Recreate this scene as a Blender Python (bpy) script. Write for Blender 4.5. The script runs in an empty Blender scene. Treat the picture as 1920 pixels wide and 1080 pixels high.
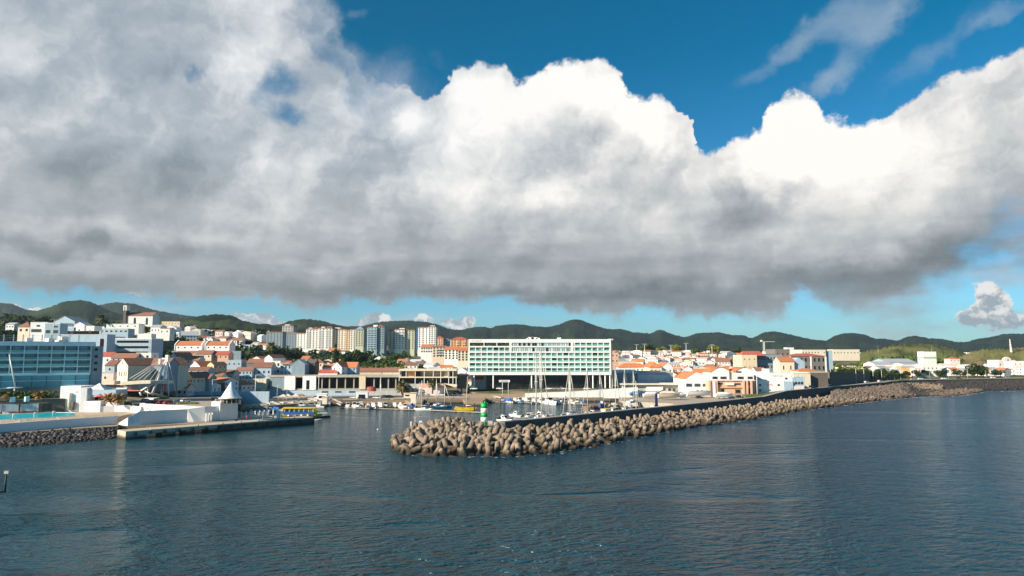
import bpy, bmesh, math, random
import numpy as np
from mathutils import Vector, Matrix

random.seed(7)
R = math.radians
C = bpy.context.scene.collection
SC = bpy.context.scene
HAZE = 0.00004                     # extinction per metre

# ------------------------------------------------------------------ camera
FPX = 1280.0                       # focal length in pixels of the 1920 wide photograph
PITCH = math.atan(125.0 / FPX)
EYE = Vector((0.0, 0.0, 28.0))     # an upper ship deck, 28 m above the water
cam_data = bpy.data.cameras.new('camera')
cam_data.sensor_width = 36.0
cam_data.lens = 36.0 * FPX / 1920.0
cam_data.clip_start = 0.5
cam_data.clip_end = 60000.0
cam = bpy.data.objects.new('camera', cam_data)
C.objects.link(cam)
cam.location = EYE
cam.rotation_euler = (math.pi / 2 + PITCH, 0, 0)
SC.camera = cam

def ray(px, py):
    x = (px - 960.0) / FPX; y = (540.0 - py) / FPX
    c, s = math.cos(PITCH), math.sin(PITCH)
    return Vector((x, c - y * s, s + y * c))
def at(px, py, Y):                 # world point at depth Y seen at a pixel (used to survey the place)
    d = ray(px, py); return EYE + d * (Y / d.y)
def on(px, py, z=0.0):             # world point on the level z
    d = ray(px, py); return EYE + d * ((z - EYE.z) / d.z)
def proj(p):
    v = Vector(p) - EYE
    c, s = math.cos(PITCH), math.sin(PITCH)
    f = v.y * c + v.z * s; u = -v.y * s + v.z * c
    return 960 + FPX * v.x / f, 540 - FPX * u / f
def azel(px, py):
    d = ray(px, py).normalized()
    return math.atan2(d.x, d.y), math.asin(d.z)

# ------------------------------------------------------------------ sun
SUN_TO = Vector((-0.86, -0.51, 0.0)).normalized()      # ground direction towards the sun
SUN_EL = R(25)
sun_data = bpy.data.lights.new('sun', 'SUN')
sun_data.energy = 5.0
sun_data.angle = R(0.6)
sun_data.color = (1.0, 0.865, 0.69)
sun = bpy.data.objects.new('sun', sun_data)
C.objects.link(sun)
sv = Vector((SUN_TO.x * math.cos(SUN_EL), SUN_TO.y * math.cos(SUN_EL), math.sin(SUN_EL)))
sun.rotation_euler = (-sv).to_track_quat('-Z', 'Y').to_euler()
sun.location = sv * 500

# ------------------------------------------------------------------ colour management
SC.view_settings.view_transform = 'Standard'
SC.view_settings.look = 'None'
SC.view_settings.exposure = 0.85
SC.view_settings.gamma = 1.0
SC.view_settings.use_curve_mapping = False

# ------------------------------------------------------------------ node helpers
class NT:
    def __init__(s, tree): s.t = tree; s.n = tree.nodes; s.l = tree.links
    def new(s, typ, ins=None, **kw):
        nd = s.n.new(typ)
        for k, v in kw.items(): setattr(nd, k, v)
        for k, v in (ins or {}).items(): s.put(nd.inputs[k], v)
        return nd
    def put(s, sock, v):
        if isinstance(v, bpy.types.NodeSocket): s.l.new(v, sock)
        else: sock.default_value = v
    def m(s, op, a, b=None, c=None, clamp=False):
        nd = s.n.new('ShaderNodeMath'); nd.operation = op; nd.use_clamp = clamp
        for i, v in enumerate((a, b, c)):
            if v is not None: s.put(nd.inputs[i], v)
        return nd.outputs[0]
    def v(s, op, a, b=None, c=None):
        nd = s.n.new('ShaderNodeVectorMath'); nd.operation = op
        for i, x in enumerate((a, b)):
            if x is not None: s.put(nd.inputs[i], x)
        if c is not None: s.put(nd.inputs[2], c)
        return nd.outputs['Value'] if op in ('LENGTH', 'DISTANCE', 'DOT_PRODUCT') else nd.outputs[0]
    def scale(s, a, f):
        nd = s.n.new('ShaderNodeVectorMath'); nd.operation = 'SCALE'
        s.put(nd.inputs[0], a); s.put(nd.inputs['Scale'], f); return nd.outputs[0]
    def noise(s, vec, scale, detail=5, rough=0.55, out='Fac', dist=0.0, lac=2.0):
        nd = s.n.new('ShaderNodeTexNoise')
        if vec is not None: s.put(nd.inputs['Vector'], vec)
        s.put(nd.inputs['Scale'], scale); nd.inputs['Detail'].default_value = detail
        nd.inputs['Roughness'].default_value = rough; nd.inputs['Distortion'].default_value = dist
        nd.inputs['Lacunarity'].default_value = lac
        return nd.outputs[out]
    def step(s, v, a, b, lo=0.0, hi=1.0, kind='SMOOTHSTEP'):
        nd = s.n.new('ShaderNodeMapRange'); nd.interpolation_type = kind; nd.clamp = True
        s.put(nd.inputs['Value'], v)
        nd.inputs['From Min'].default_value = a; nd.inputs['From Max'].default_value = b
        nd.inputs['To Min'].default_value = lo; nd.inputs['To Max'].default_value = hi
        return nd.outputs['Result']
    def mix(s, f, a, b, mode='MIX'):
        nd = s.n.new('ShaderNodeMix'); nd.data_type = 'RGBA'; nd.blend_type = mode
        s.put(nd.inputs[0], f)
        for i, x in ((6, a), (7, b)):
            if isinstance(x, (tuple, list)) and len(x) == 3: x = (*x, 1.0)
            s.put(nd.inputs[i], x)
        return nd.outputs[2]
    def xyz(s, v):
        nd = s.n.new('ShaderNodeSeparateXYZ'); s.put(nd.inputs[0], v); return nd.outputs
    def comb(s, x=0.0, y=0.0, z=0.0):
        nd = s.n.new('ShaderNodeCombineXYZ')
        for i, v in enumerate((x, y, z)): s.put(nd.inputs[i], v)
        return nd.outputs[0]
    def ramp(s, v, stops, interp='LINEAR'):
        nd = s.n.new('ShaderNodeValToRGB'); s.put(nd.inputs[0], v)
        cr = nd.color_ramp; cr.interpolation = interp
        while len(cr.elements) < len(stops): cr.elements.new(0.5)
        for e, (p, c) in zip(cr.elements, stops):
            e.position = p; e.color = (*c, 1.0) if len(c) == 3 else c
        return nd.outputs['Color']
    def curve(s, v, pts, x0, x1, y0, y1):
        """piecewise-linear look-up of pts inside [x0,x1]x[y0,y1]"""
        t = s.step(v, x0, x1, kind='LINEAR')
        nd = s.n.new('ShaderNodeFloatCurve'); cm = nd.mapping; cv = cm.curves[0]
        P = [((x - x0) / (x1 - x0), (y - y0) / (y1 - y0)) for x, y in pts]
        cv.points[0].location = P[0]; cv.points[1].location = P[-1]
        for p in P[1:-1]: cv.points.new(*p)
        for p in cv.points: p.handle_type = 'AUTO_CLAMPED'
        cm.update(); s.put(nd.inputs['Value'], t); nd.inputs['Factor'].default_value = 1.0
        return s.m('MULTIPLY_ADD', nd.outputs[0], y1 - y0, y0)
# ------------------------------------------------------------------ world: clear sky and clouds
W = bpy.data.worlds.new('World'); SC.world = W; W.use_nodes = True
W.node_tree.nodes.clear()
w = NT(W.node_tree)
SKY_STRENGTH = 0.1
sky = w.new('ShaderNodeTexSky', sky_type='NISHITA', sun_disc=False, sun_elevation=SUN_EL,
            sun_rotation=math.atan2(SUN_TO.x, SUN_TO.y), altitude=0.0, air_density=1.0, dust_density=0.4, ozone_density=1.6)
tc = w.new('ShaderNodeTexCoord')
dirv = w.v('NORMALIZE', tc.outputs['Generated'])
dx, dy, dz = w.xyz(dirv)
AZ = w.m('ARCTAN2', dx, dy)
EL = w.m('ARCSINE', dz)
# domain warp that gives every cloud edge its ragged, billowing outline
n1 = w.noise(dirv, 5.0, 6, 0.6, out='Color')
n2 = w.noise(dirv, 20.0, 8, 0.62, out='Color')
wv = w.v('ADD', w.scale(w.v('SUBTRACT', n1, (0.5, 0.5, 0.5)), 0.10), w.scale(w.v('SUBTRACT', n2, (0.5, 0.5, 0.5)), 0.045))
wx, wy, wz_ = w.xyz(wv)
A2 = w.m('ADD', AZ, wx); E2 = w.m('ADD', EL, wy)
P2 = w.comb(A2, E2, 0.0)
def blob(px, py, rx, ry, rot=0.0, soft=1.0, P=None):
    """elliptical soft patch, centre and radii given in photograph pixels"""
    a, e = azel(px, py)
    v = w.v('SUBTRACT', P or P2, (a, e, 0.0))
    if rot:
        nd = w.new('ShaderNodeVectorRotate', rotation_type='Z_AXIS'); w.put(nd.inputs['Vector'], v)
        nd.inputs['Angle'].default_value = -R(rot); v = nd.outputs[0]
    d = w.v('LENGTH', w.v('MULTIPLY', v, (FPX / rx, FPX / ry, 0.0)))
    return w.step(d, 1.0, 1.0 - soft)
def addup(items):
    tot = None
    for wt, b in items:
        tot = w.m('MULTIPLY', b, wt) if tot is None else w.m('MULTIPLY_ADD', b, wt, tot)
    return tot
def aecurve(val, pts):
    q = sorted(azel(x, y) for x, y in pts)
    return w.curve(val, q, q[0][0], q[-1][0], -0.2, 1.0)
top_pts = [(-900, -1000), (-300, -900), (0, -800), (300, -500), (480, -230), (570, -60), (630, 60), (665, 140), (760, 168), (820, 168), (850, 145), (890, 118), (945, 118), (995, 150), (1030, 138),
           (1085, 122), (1140, 117), (1172, 140), (1196, 180), (1250, 178), (1277, 205), (1292, 262), (1335, 282), (1368, 255), (1410, 240), (1436, 205), (1462, 186), (1500, 190), (1545, 215),
           (1600, 225), (1660, 202), (1740, 158), (1850, 105), (1920, 80), (2100, 10), (2400, 120), (3000, 300)]
bot_pts = [(-900, 560), (-300, 558), (0, 560), (200, 566), (420, 575), (470, 562), (560, 566), (700, 574), (900, 580), (1000, 574), (1120, 590), (1260, 596), (1400, 602), (1460, 604), (1530, 590),
           (1640, 598), (1710, 588), (1760, 548), (1840, 505), (1930, 470), (2100, 500), (2400, 560), (3000, 600)]
bot_pts = [(x, y - 8) for x, y in bot_pts]
topE = aecurve(A2, top_pts); botE = aecurve(A2, bot_pts)
dT = w.m('SUBTRACT', topE, E2); dB = w.m('SUBTRACT', E2, botE)
fine = w.noise(dirv, 9.0, 9, 0.6)
gaps = addup([(0.9, blob(355, 132, 42, 32)), (0.95, blob(535, 165, 75, 60)), (1.0, blob(545, 235, 90, 34)), (0.75, blob(590, 60, 50, 80)), (0.8, blob(620, 130, 60, 60)), (0.6, blob(480, 190, 50, 50)), (0.5, blob(540, 20, 40, 30))])
gap = w.step(w.m('ADD', gaps, w.m('MULTIPLY', w.m('SUBTRACT', fine, 0.5), 1.6)), 0.30, 1.15, 1.0, 0.12)
holes = addup([(0.03, blob(1905, 455, 120, 40, 25)),
               (0.05, blob(1880, 520, 70, 30)), (0.04, blob(800, 150, 60, 60))])
mT = w.m('SUBTRACT', w.m('MULTIPLY_ADD', w.m('SUBTRACT', fine, 0.5), 0.05, dT), holes)
softE = w.step(AZ, azel(600, 200)[0], azel(860, 200)[0], 1.0, 0.0)
aT = w.mix(softE, w.step(w.m('MULTIPLY_ADD', w.m('SUBTRACT', w.noise(dirv, 34.0, 6, 0.6), 0.5), 0.012, mT), 0.0, 0.011), w.step(w.m('MULTIPLY_ADD', w.m('SUBTRACT', w.noise(dirv, 6.0, 8, 0.62), 0.5), 0.22, mT), -0.03, 0.10))
aT = w.m('MULTIPLY', aT, 1.0)
aB = w.step(w.m('MULTIPLY_ADD', w.m('SUBTRACT', w.noise(dirv, 16.0, 9, 0.62), 0.5), 0.06, dB), -0.004, 0.016)
aB2 = w.step(w.m('MULTIPLY_ADD', w.m('SUBTRACT', w.noise(w.v('MULTIPLY', dirv, (1, 1, 2.5)), 7.0, 8, 0.62), 0.5), 0.22, dB), -0.045, 0.06)
aB = w.mix(w.step(AZ, azel(1450, 560)[0], azel(1720, 560)[0]), aB, aB2)
main = w.m('MULTIPLY', aT, w.m('MULTIPLY', aB, 1.0))
# thin wisps in the blue and small low cumulus
streak = w.noise(w.v('MULTIPLY', dirv, (1.0, 1.0, 2.2)), 7.0, 8, 0.6)
ws = addup([(0.9, blob(1500, 82, 230, 44, 27)), (1.0, blob(1640, 40, 150, 56, 30)), (0.95, blob(1545, 165, 105, 40, 30)), (0.5, blob(1780, 60, 260, 60, 25)),
            (0.35, blob(1310, 215, 75, 26, 40)), (0.5, blob(1885, 25, 80, 26, 20)), (0.6, blob(660, 30, 60, 34, 10)), (0.4, blob(815, 130, 60, 50)),
            (0.3, blob(1700, 130, 170, 40, 30)), (1.0, blob(1870, 590, 130, 34, 8)), (0.6, blob(1760, 540, 120, 50, 20)), (0.8, blob(1640, 604, 140, 18)), (0.5, blob(1300, 620, 260, 16)), (0.9, blob(1900, 505, 130, 40)),
            (0.75, blob(120, 578, 240, 24)), (0.6, blob(350, 575, 200, 26)), (0.6, blob(1050, 598, 280, 22)), (0.8, blob(760, 612, 280, 34)), (0.7, blob(560, 598, 170, 30)),
            (0.32, blob(1550, 628, 480, 18))])
wisp = w.m('MULTIPLY', w.step(w.m('ADD', ws, w.m('MULTIPLY', w.m('SUBTRACT', streak, 0.5), 0.9)), 0.30, 1.15), 0.62)
puffs = addup([(1.15, blob(478, 600, 62, 34)), (1.0, blob(520, 600, 40, 26)), (1.15, blob(690, 602, 70, 36)), (0.9, blob(650, 610, 50, 24)), (1.0, blob(875, 616, 56, 24)), (0.8, blob(800, 616, 50, 22)),
               (0.8, blob(60, 583, 50, 10)), (0.5, blob(260, 556, 60, 14)),
               (1.1, blob(1842, 554, 44, 40)), (0.9, blob(1812, 590, 52, 20)), (0.7, blob(1875, 584, 44, 20))])
puff = w.step(w.m('ADD', puffs, w.m('MULTIPLY', w.m('SUBTRACT', fine, 0.5), 0.8)), 0.32, 0.5)
# fair-weather clouds out of view, on the side away from the sun only
away = w.step(w.v('DOT_PRODUCT', dirv, tuple(Vector((0.25, 0.9, 0.1)))), 0.1, 0.5)
alpha = w.m('MULTIPLY', main, gap)
# brightness of the cloud body
hrel = w.m('DIVIDE', dB, w.m('MAXIMUM', w.m('ADD', dT, dB), 0.05))
lit = w.step(dB, 0.0, 0.20)
body = w.m('MULTIPLY_ADD', lit, 0.31, 0.31)
rim = w.step(dT, 0.13, 0.0)                                 # towering tops stand in the sun
rimg = w.step(AZ, azel(700, 200)[0], azel(880, 200)[0])
body = w.m('MULTIPLY_ADD', w.m('MULTIPLY', rim, rimg), 0.18, body)
tone = addup([(0.60, blob(1490, 262, 185, 100, 0)), (0.40, blob(1120, 190, 160, 95)), (0.25, blob(1560, 300, 180, 60, 10)), (0.22, blob(1220, 270, 60, 60)), (0.2, blob(760, 250, 60, 60)), (0.18, blob(800, 340, 120, 40, 20)), (0.30, blob(900, 270, 190, 150, -20)), (0.22, blob(900, 180, 90, 60)), (0.22, blob(1230, 235, 70, 70)),
              (0.20, blob(1700, 300, 260, 120, 10)), (0.16, blob(760, 235, 70, 50)), (0.22, blob(840, 370, 80, 50)), (0.26, blob(1040, 370, 90, 40)), (0.16, blob(470, 262, 60, 30)),
              (0.16, blob(60, 120, 120, 80)), (0.16, blob(460, 110, 140, 100)), (-0.14, blob(260, 200, 460, 300)), (0.15, blob(500, 320, 60, 60)),
              (-0.16, blob(240, 330, 330, 90)), (-0.10, blob(500, 250, 200, 70)), (-0.36, blob(1395, 385, 105, 66)), (-0.16, blob(1290, 310, 90, 60, 30)), (-0.10, blob(720, 330, 140, 90)),
              (0.14, blob(200, 420, 420, 26)), (0.12, blob(60, 480, 220, 22)), (0.14, blob(470, 455, 80, 26)), (0.13, blob(1250, 420, 160, 60, 20)), (0.12, blob(1700, 430, 250, 60, 20)), (0.16, blob(1600, 380, 300, 130, 10)), (0.10, blob(900, 400, 260, 90)),
              (-0.14, blob(150, 455, 330, 22)), (-0.12, blob(100, 525, 420, 24)), (-0.18, blob(560, 525, 260, 28)), (-0.20, blob(900, 545, 560, 26)), (-0.22, blob(1250, 545, 420, 44)),
              (-0.20, blob(1620, 520, 330, 48, 12)), (-0.12, blob(1820, 470, 180, 34, 18)), (0.10, blob(620, 480, 300, 16)), (0.5, blob(1840, 545, 36, 26)), (0.40, blob(480, 592, 50, 20)), (0.40, blob(690, 594, 60, 22)), (0.3, blob(880, 608, 46, 14))])
# billow relief: the same noise sampled a little nearer the light; the difference shades each puff
lightdir = Vector((-0.55, -0.10, 0.75)) * 0.035
fine_rel = w.noise(w.v('ADD', dirv, wv), 26.0, 6, 0.6)
rel_a = w.noise(w.v('ADD', dirv, w.scale(wv, 0.6)), 6.0, 5, 0.48)
rel_b = w.noise(w.v('ADD', w.v('ADD', dirv, w.scale(wv, 0.6)), tuple(lightdir)), 6.0, 5, 0.48)
relief = w.m('SUBTRACT', rel_a, rel_b)
body = w.m('ADD', body, tone)
relamp = w.step(EL, 0.05, 0.25, 0.6, 1.35)
rel2 = w.m('SUBTRACT', w.noise(w.v('ADD', dirv, wv), 17.0, 6, 0.55), w.noise(w.v('ADD', w.v('ADD', dirv, wv), tuple(lightdir * 0.35)), 17.0, 6, 0.55))
body = w.m('MULTIPLY_ADD', rel2, w.step(EL, 0.08, 0.3, 0.15, 0.55), body)
body = w.m('MULTIPLY_ADD', relief, relamp, body)
body = w.m('MULTIPLY_ADD', w.m('SUBTRACT', fine_rel, 0.5), 0.10, body)
layer = w.noise(w.v('MULTIPLY', dirv, (1.0, 1.0, 6.5)), 4.0, 7, 0.58)
body = w.m('MULTIPLY_ADD', w.m('SUBTRACT', layer, 0.5), w.step(EL, 0.08, 0.34, 0.62, 0.10), body)
body = w.m('MULTIPLY_ADD', w.m('SUBTRACT', w.noise(dirv, 3.0, 5, 0.5), 0.5), 0.16, body)
cw = w.ramp(body, [(0.0, (0.165, 0.190, 0.205)), (0.25, (0.29, 0.32, 0.34)), (0.5, (0.49, 0.515, 0.53)), (0.72, (0.76, 0.75, 0.73)), (0.97, (1.06, 1.02, 0.97))])
cb = w.ramp(body, [(0.0, (0.15, 0.19, 0.23)), (0.25, (0.27, 0.33, 0.39)), (0.5, (0.42, 0.48, 0.54)), (0.72, (0.68, 0.71, 0.74)), (0.97, (1.0, 0.99, 0.98))])
ccol = w.mix(w.m('MULTIPLY', w.step(EL, 0.12, 0.34), w.step(AZ, azel(1250, 200)[0], azel(650, 200)[0], 0.25, 1.0)), cw, cb)
wcol = w.mix(w.step(EL, 0.05, 0.25), (0.50, 0.56, 0.60), (0.42, 0.52, 0.62))
pcol = w.mix(w.step(w.m('ADD', w.m('MULTIPLY_ADD', rel2, 7.0, 0.5), w.m('MULTIPLY', w.m('SUBTRACT', EL, azel(1840, 585)[1]), 9.0)), 0.1, 0.95), (0.36, 0.43, 0.48), (0.92, 0.90, 0.87))
# clear sky, graded a little towards the deep blue of the photograph
hs = w.new('ShaderNodeHueSaturation', {'Color': sky.outputs[0], 'Hue': 0.5, 'Saturation': 1.1, 'Value': 1.0})
tint = w.mix(w.step(EL, 0.0, 0.42, kind='LINEAR'), (0.30, 0.55, 0.80), (0.0, 0.44, 0.545))
clear = w.mix(1.0, hs.outputs[0], tint, 'MULTIPLY')
def rad(c): return w.scale(c, 0.555 / SKY_STRENGTH)
col = w.mix(wisp, clear, rad(wcol))
col = w.mix(puff, col, rad(pcol))
col = w.mix(w.m('MULTIPLY', alpha, away), col, rad(ccol))
# below the horizon: dim sea colour (never in view, the water sheet covers it)
col = w.mix(w.step(EL, -0.02, -0.001), (0.3, 0.5, 0.6), col)
bg = w.new('ShaderNodeBackground', {'Color': col, 'Strength': SKY_STRENGTH})
out = w.new('ShaderNodeOutputWorld'); w.l.new(bg.outputs[0], out.inputs['Surface'])

W.cycles.sampling_method = 'MANUAL'; W.cycles.sample_map_resolution = 512
# ------------------------------------------------------------------ object helpers
class MB:
    """collects faces, builds ONE mesh; each face may carry a material slot"""
    def __init__(s): s.v = []; s.f = []; s.m = []; s.sm = []
    def add(s, vs, fs, mi=0, M=None, smooth=False):
        k = len(s.v)
        s.v += [tuple(M @ Vector(v)) for v in vs] if M is not None else [tuple(v) for v in vs]
        s.f += [tuple(k + i for i in f) for f in fs]; s.m += [mi] * len(fs); s.sm += [smooth] * len(fs)
        return s
    def box(s, x0, x1, y0, y1, z0, z1, mi=0, M=None):
        return s.add([(x0,y0,z0),(x1,y0,z0),(x1,y1,z0),(x0,y1,z0),(x0,y0,z1),(x1,y0,z1),(x1,y1,z1),(x0,y1,z1)],
                     [(0,3,2,1),(4,5,6,7),(0,1,5,4),(1,2,6,5),(2,3,7,6),(3,0,4,7)], mi, M)
    def prism(s, poly, z0, z1, mi=0, M=None):
        """poly counter-clockwise seen from above; z1 may be a list"""
        n = len(poly); zt = z1 if isinstance(z1, (list, tuple)) else [z1] * n
        zb = z0 if isinstance(z0, (list, tuple)) else [z0] * n
        vs = [(p[0], p[1], zb[i]) for i, p in enumerate(poly)] + [(p[0], p[1], zt[i]) for i, p in enumerate(poly)]
        fs = [tuple(range(n - 1, -1, -1)), tuple(range(n, 2 * n))] + [(i, (i+1) % n, n + (i+1) % n, n + i) for i in range(n)]
        return s.add(vs, fs, mi, M)
    def profile(s, poly, y0, y1, mi=0, M=None):
        """poly in (x,z), extruded along y"""
        n = len(poly)
        vs = [(p[0], y0, p[1]) for p in poly] + [(p[0], y1, p[1]) for p in poly]
        fs = [tuple(range(n)), tuple(range(2*n - 1, n - 1, -1))] + [((i+1) % n, i, n + i, n + (i+1) % n) for i in range(n)]
        return s.add(vs, fs, mi, M)
    def cyl(s, p0, p1, r0, r1=None, n=8, mi=0, M=None, cap=True, smooth=True):
        r1 = r0 if r1 is None else r1
        p0 = Vector(p0); p1 = Vector(p1); d = (p1 - p0).normalized()
        a = d.orthogonal().normalized(); b = d.cross(a)
        vs = []
        for p, r in ((p0, r0), (p1, r1)):
            for i in range(n):
                t = 2 * math.pi * i / n; vs.append(p + (a * math.cos(t) + b * math.sin(t)) * r)
        fs = [(i, (i+1) % n, n + (i+1) % n, n + i) for i in range(n)]
        s.add(vs, fs, mi, M, smooth)
        if cap:
            k = len(s.v) - 2 * n
            s.f += [tuple(k + i for i in range(n - 1, -1, -1)), tuple(k + n + i for i in range(n))]; s.m += [mi] * 2; s.sm += [False] * 2
        return s
    def build(s, name, mats, parent=None, loc=None, rz=0.0):
        o = bpy.data.objects.new(name, s.mesh(name, mats)); C.objects.link(o)
        if parent is not None: o.parent = parent
        if loc is not None: o.location = loc
        if rz: o.rotation_euler = (0, 0, rz)
        return o
    def mesh(s, name, mats):
        me = bpy.data.meshes.new(name); me.from_pydata(s.v, [], s.f)
        for m in (mats if isinstance(mats, (list, tuple)) else [mats]): me.materials.append(m)
        me.polygons.foreach_set('material_index', s.m)
        me.polygons.foreach_set('use_smooth', s.sm)
        me.update(); return me

def tag(o, label, cat, group=None):
    o['label'] = label; o['category'] = cat
    if group: o['group'] = group
    return o
def thing(name, label, cat, loc=(0, 0, 0), rz=0.0, group=None):
    o = bpy.data.objects.new(name, None); C.objects.link(o)
    o.location = loc; o.rotation_euler = (0, 0, rz); o.empty_display_size = 1.0
    return tag(o, label, cat, group)
def inst(name, me, parent=None, loc=(0, 0, 0), rot=(0, 0, 0), sc=(1, 1, 1)):
    o = bpy.data.objects.new(name, me); C.objects.link(o)
    if parent is not None: o.parent = parent
    o.location = loc; o.rotation_euler = rot; o.scale = sc
    return o
def kind(o, k): o['kind'] = k; return o
KIDS = {}
def kids(o):
    return [c for c in C.objects if c.parent is o]
def dup(root, tree, loc, rz, label, group=None, sc=None):
    """copy a thing and each of its parts; tree = [(part, [subparts])]"""
    r = root.copy(); C.objects.link(r); r.location = loc; r.rotation_euler = (0, 0, rz); r['label'] = label
    if group: r['group'] = group
    if sc: r.scale = (sc, sc, sc)
    for p, subs in tree:
        c = p.copy(); C.objects.link(c); c.parent = r
        for g in subs:
            d = g.copy(); C.objects.link(d); d.parent = c
    return r
def tree_of(root): return [(p, kids(p)) for p in kids(root)]

# ------------------------------------------------------------------ materials
def material(name, col, rough=0.8, var=0.0, scale=1.0, col2=None, mixs=(0.4, 0.6), bump=0.0, bscale=8.0, metal=0.0, rnd=0.0, spec=0.5, rndcols=None, stretch=(1, 1, 1), extra=None, transl=0.0):
    m = bpy.data.materials.new(name); m.use_nodes = True
    t = NT(m.node_tree); b = t.n['Principled BSDF']
    b.inputs['Roughness'].default_value = rough; b.inputs['Metallic'].default_value = metal
    b.inputs['Specular IOR Level'].default_value = spec
    tc = t.new('ShaderNodeTexCoord'); co = tc.outputs['Object']
    c = None
    if rndcols:
        oi = t.new('ShaderNodeObjectInfo')
        n = len(rndcols)
        c = t.ramp(oi.outputs['Random'], [(i / n, k) for i, k in enumerate(rndcols)], 'CONSTANT')
    base = c if c is not None else (*col, 1.0)
    if col2 is not None:
        f = t.step(t.noise(t.v('MULTIPLY', co, stretch), scale, 6, 0.6), *mixs)
        base = t.mix(f, base, col2)
    if var:
        f = t.noise(t.v('MULTIPLY', co, stretch), scale * 2.3, 5, 0.6)
        f = t.step(f, 0.25, 0.75, 1 - var, 1 + var, 'LINEAR')
        base = t.mix(1.0, base, t.comb(f, f, f), 'MULTIPLY')
    if rnd:
        oi = t.new('ShaderNodeObjectInfo')
        f = t.step(oi.outputs['Random'], 0, 1, 1 - rnd, 1 + rnd, 'LINEAR')
        base = t.mix(1.0, base, t.comb(f, f, f), 'MULTIPLY')
    if extra: base = extra(t, base, co)
    t.put(b.inputs['Base Color'], base)
    if bump:
        bn = t.new('ShaderNodeBump'); bn.inputs['Strength'].default_value = bump; bn.inputs['Distance'].default_value = 0.1
        t.put(bn.inputs['Height'], t.noise(co, bscale, 5, 0.6)); t.l.new(bn.outputs[0], b.inputs['Normal'])
    return m

def world_stain(z0, z1, colr, amt=1.0):
    """wet / weed band by height above the water"""
    def f(t, base, co):
        g = t.new('ShaderNodeNewGeometry'); x, y, z = t.xyz(g.outputs['Position'])
        n = t.noise(g.outputs['Position'], 0.6, 4, 0.6)
        k = t.step(t.m('ADD', z, t.m('MULTIPLY', t.m('SUBTRACT', n, 0.5), 1.2)), z1, z0, 0.0, amt)
        return t.mix(k, base, colr)
    return f
def tiles(t, base, co):
    """clay tile rows: darker line between rows plus lichen blotches"""
    n = t.noise(co, 0.35, 5, 0.65)
    base = t.mix(t.step(n, 0.5, 0.68, 0.0, 0.5), base, (0.30, 0.20, 0.13))
    n2 = t.noise(co, 2.2, 4, 0.6)
    f = t.step(n2, 0.2, 0.8, 0.72, 1.25, 'LINEAR')
    return t.mix(1.0, base, t.comb(f, f, f), 'MULTIPLY')
def streaks(t, base, co):
    """rain streaks and soft patches on render"""
    n = t.noise(t.v('MULTIPLY', co, (1.2, 1.2, 0.15)), 1.0, 5, 0.65)
    f = t.step(n, 0.42, 0.72, 1.0, 0.80)
    return t.mix(1.0, base, t.comb(f, f, t.m('MULTIPLY', f, 0.98)), 'MULTIPLY')

M = {}
M['white'] = material('white_render', (0.78, 0.77, 0.74), 0.75, extra=streaks)
M['white_clean'] = material('white_paint', (0.80, 0.79, 0.77), 0.6, var=0.04, scale=0.3)
M['walls'] = material('house_render', (0.7, 0.7, 0.7), 0.8, extra=streaks,
    rndcols=[(0.76, 0.74, 0.70), (0.78, 0.77, 0.74), (0.72, 0.68, 0.60), (0.77, 0.76, 0.74), (0.70, 0.60, 0.50), (0.76, 0.75, 0.72), (0.74, 0.55, 0.46), (0.66, 0.62, 0.52), (0.78, 0.76, 0.72), (0.62, 0.70, 0.74)])
M['roofs'] = material('clay_tiles', (0.5, 0.2, 0.1), 0.85, extra=tiles,
    rndcols=[(0.42, 0.155, 0.08), (0.50, 0.20, 0.11), (0.36, 0.155, 0.10), (0.56, 0.34, 0.26), (0.50, 0.20, 0.10), (0.60, 0.46, 0.39), (0.28, 0.13, 0.09), (0.46, 0.24, 0.17), (0.58, 0.46, 0.41), (0.52, 0.18, 0.08)])
M['roof_orange'] = material('orange_clay_tiles', (0.52, 0.175, 0.07), 0.8, extra=tiles, rnd=0.12)
M['roof_brown'] = material('brown_clay_tiles', (0.26, 0.12, 0.08), 0.85, extra=tiles, rnd=0.15)
M['roof_red'] = material('red_clay_tiles', (0.42, 0.10, 0.07), 0.85, extra=tiles)
M['roof_grey'] = material('grey_sheet_roof', (0.42, 0.43, 0.44), 0.5, var=0.12, scale=0.4, rnd=0.15)
M['cream'] = material('cream_render', (0.72, 0.64, 0.50), 0.8, extra=streaks)
M['beige'] = material('beige_render', (0.66, 0.55, 0.40), 0.8, extra=streaks)
M['pink'] = material('pink_render', (0.66, 0.40, 0.28), 0.8, extra=streaks)
M['pale_pink'] = material('pale_pink_render', (0.78, 0.62, 0.58), 0.8, extra=streaks)
M['peach'] = material('peach_render', (0.72, 0.50, 0.28), 0.8, extra=streaks)
M['orange'] = material('orange_render', (0.70, 0.38, 0.16), 0.8, extra=streaks)
M['yellow'] = material('yellow_render', (0.72, 0.52, 0.10), 0.8, extra=streaks)
M['olive'] = material('olive_render', (0.50, 0.52, 0.38), 0.8, extra=streaks)
M['grey'] = material('grey_render', (0.45, 0.45, 0.44), 0.8, extra=streaks)
M['slate'] = material('slate_and_shaded_render', (0.22, 0.30, 0.36), 0.8, extra=streaks)  # also wall faces in shadow, with the shade put into the colour
M['bluegrey'] = material('blue_grey_and_shaded_render', (0.36, 0.48, 0.58), 0.8, extra=streaks)  # also white walls in shadow, their blue shade put into the colour
M['concrete'] = material('concrete', (0.40, 0.37, 0.32), 0.85, var=0.15, scale=0.25, bump=0.3, bscale=3, extra=streaks)
M['quay'] = material('quay_concrete', (0.48, 0.41, 0.31), 0.85, var=0.2, scale=0.2, extra=world_stain(0.3, 1.7, (0.035, 0.03, 0.022)))
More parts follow.
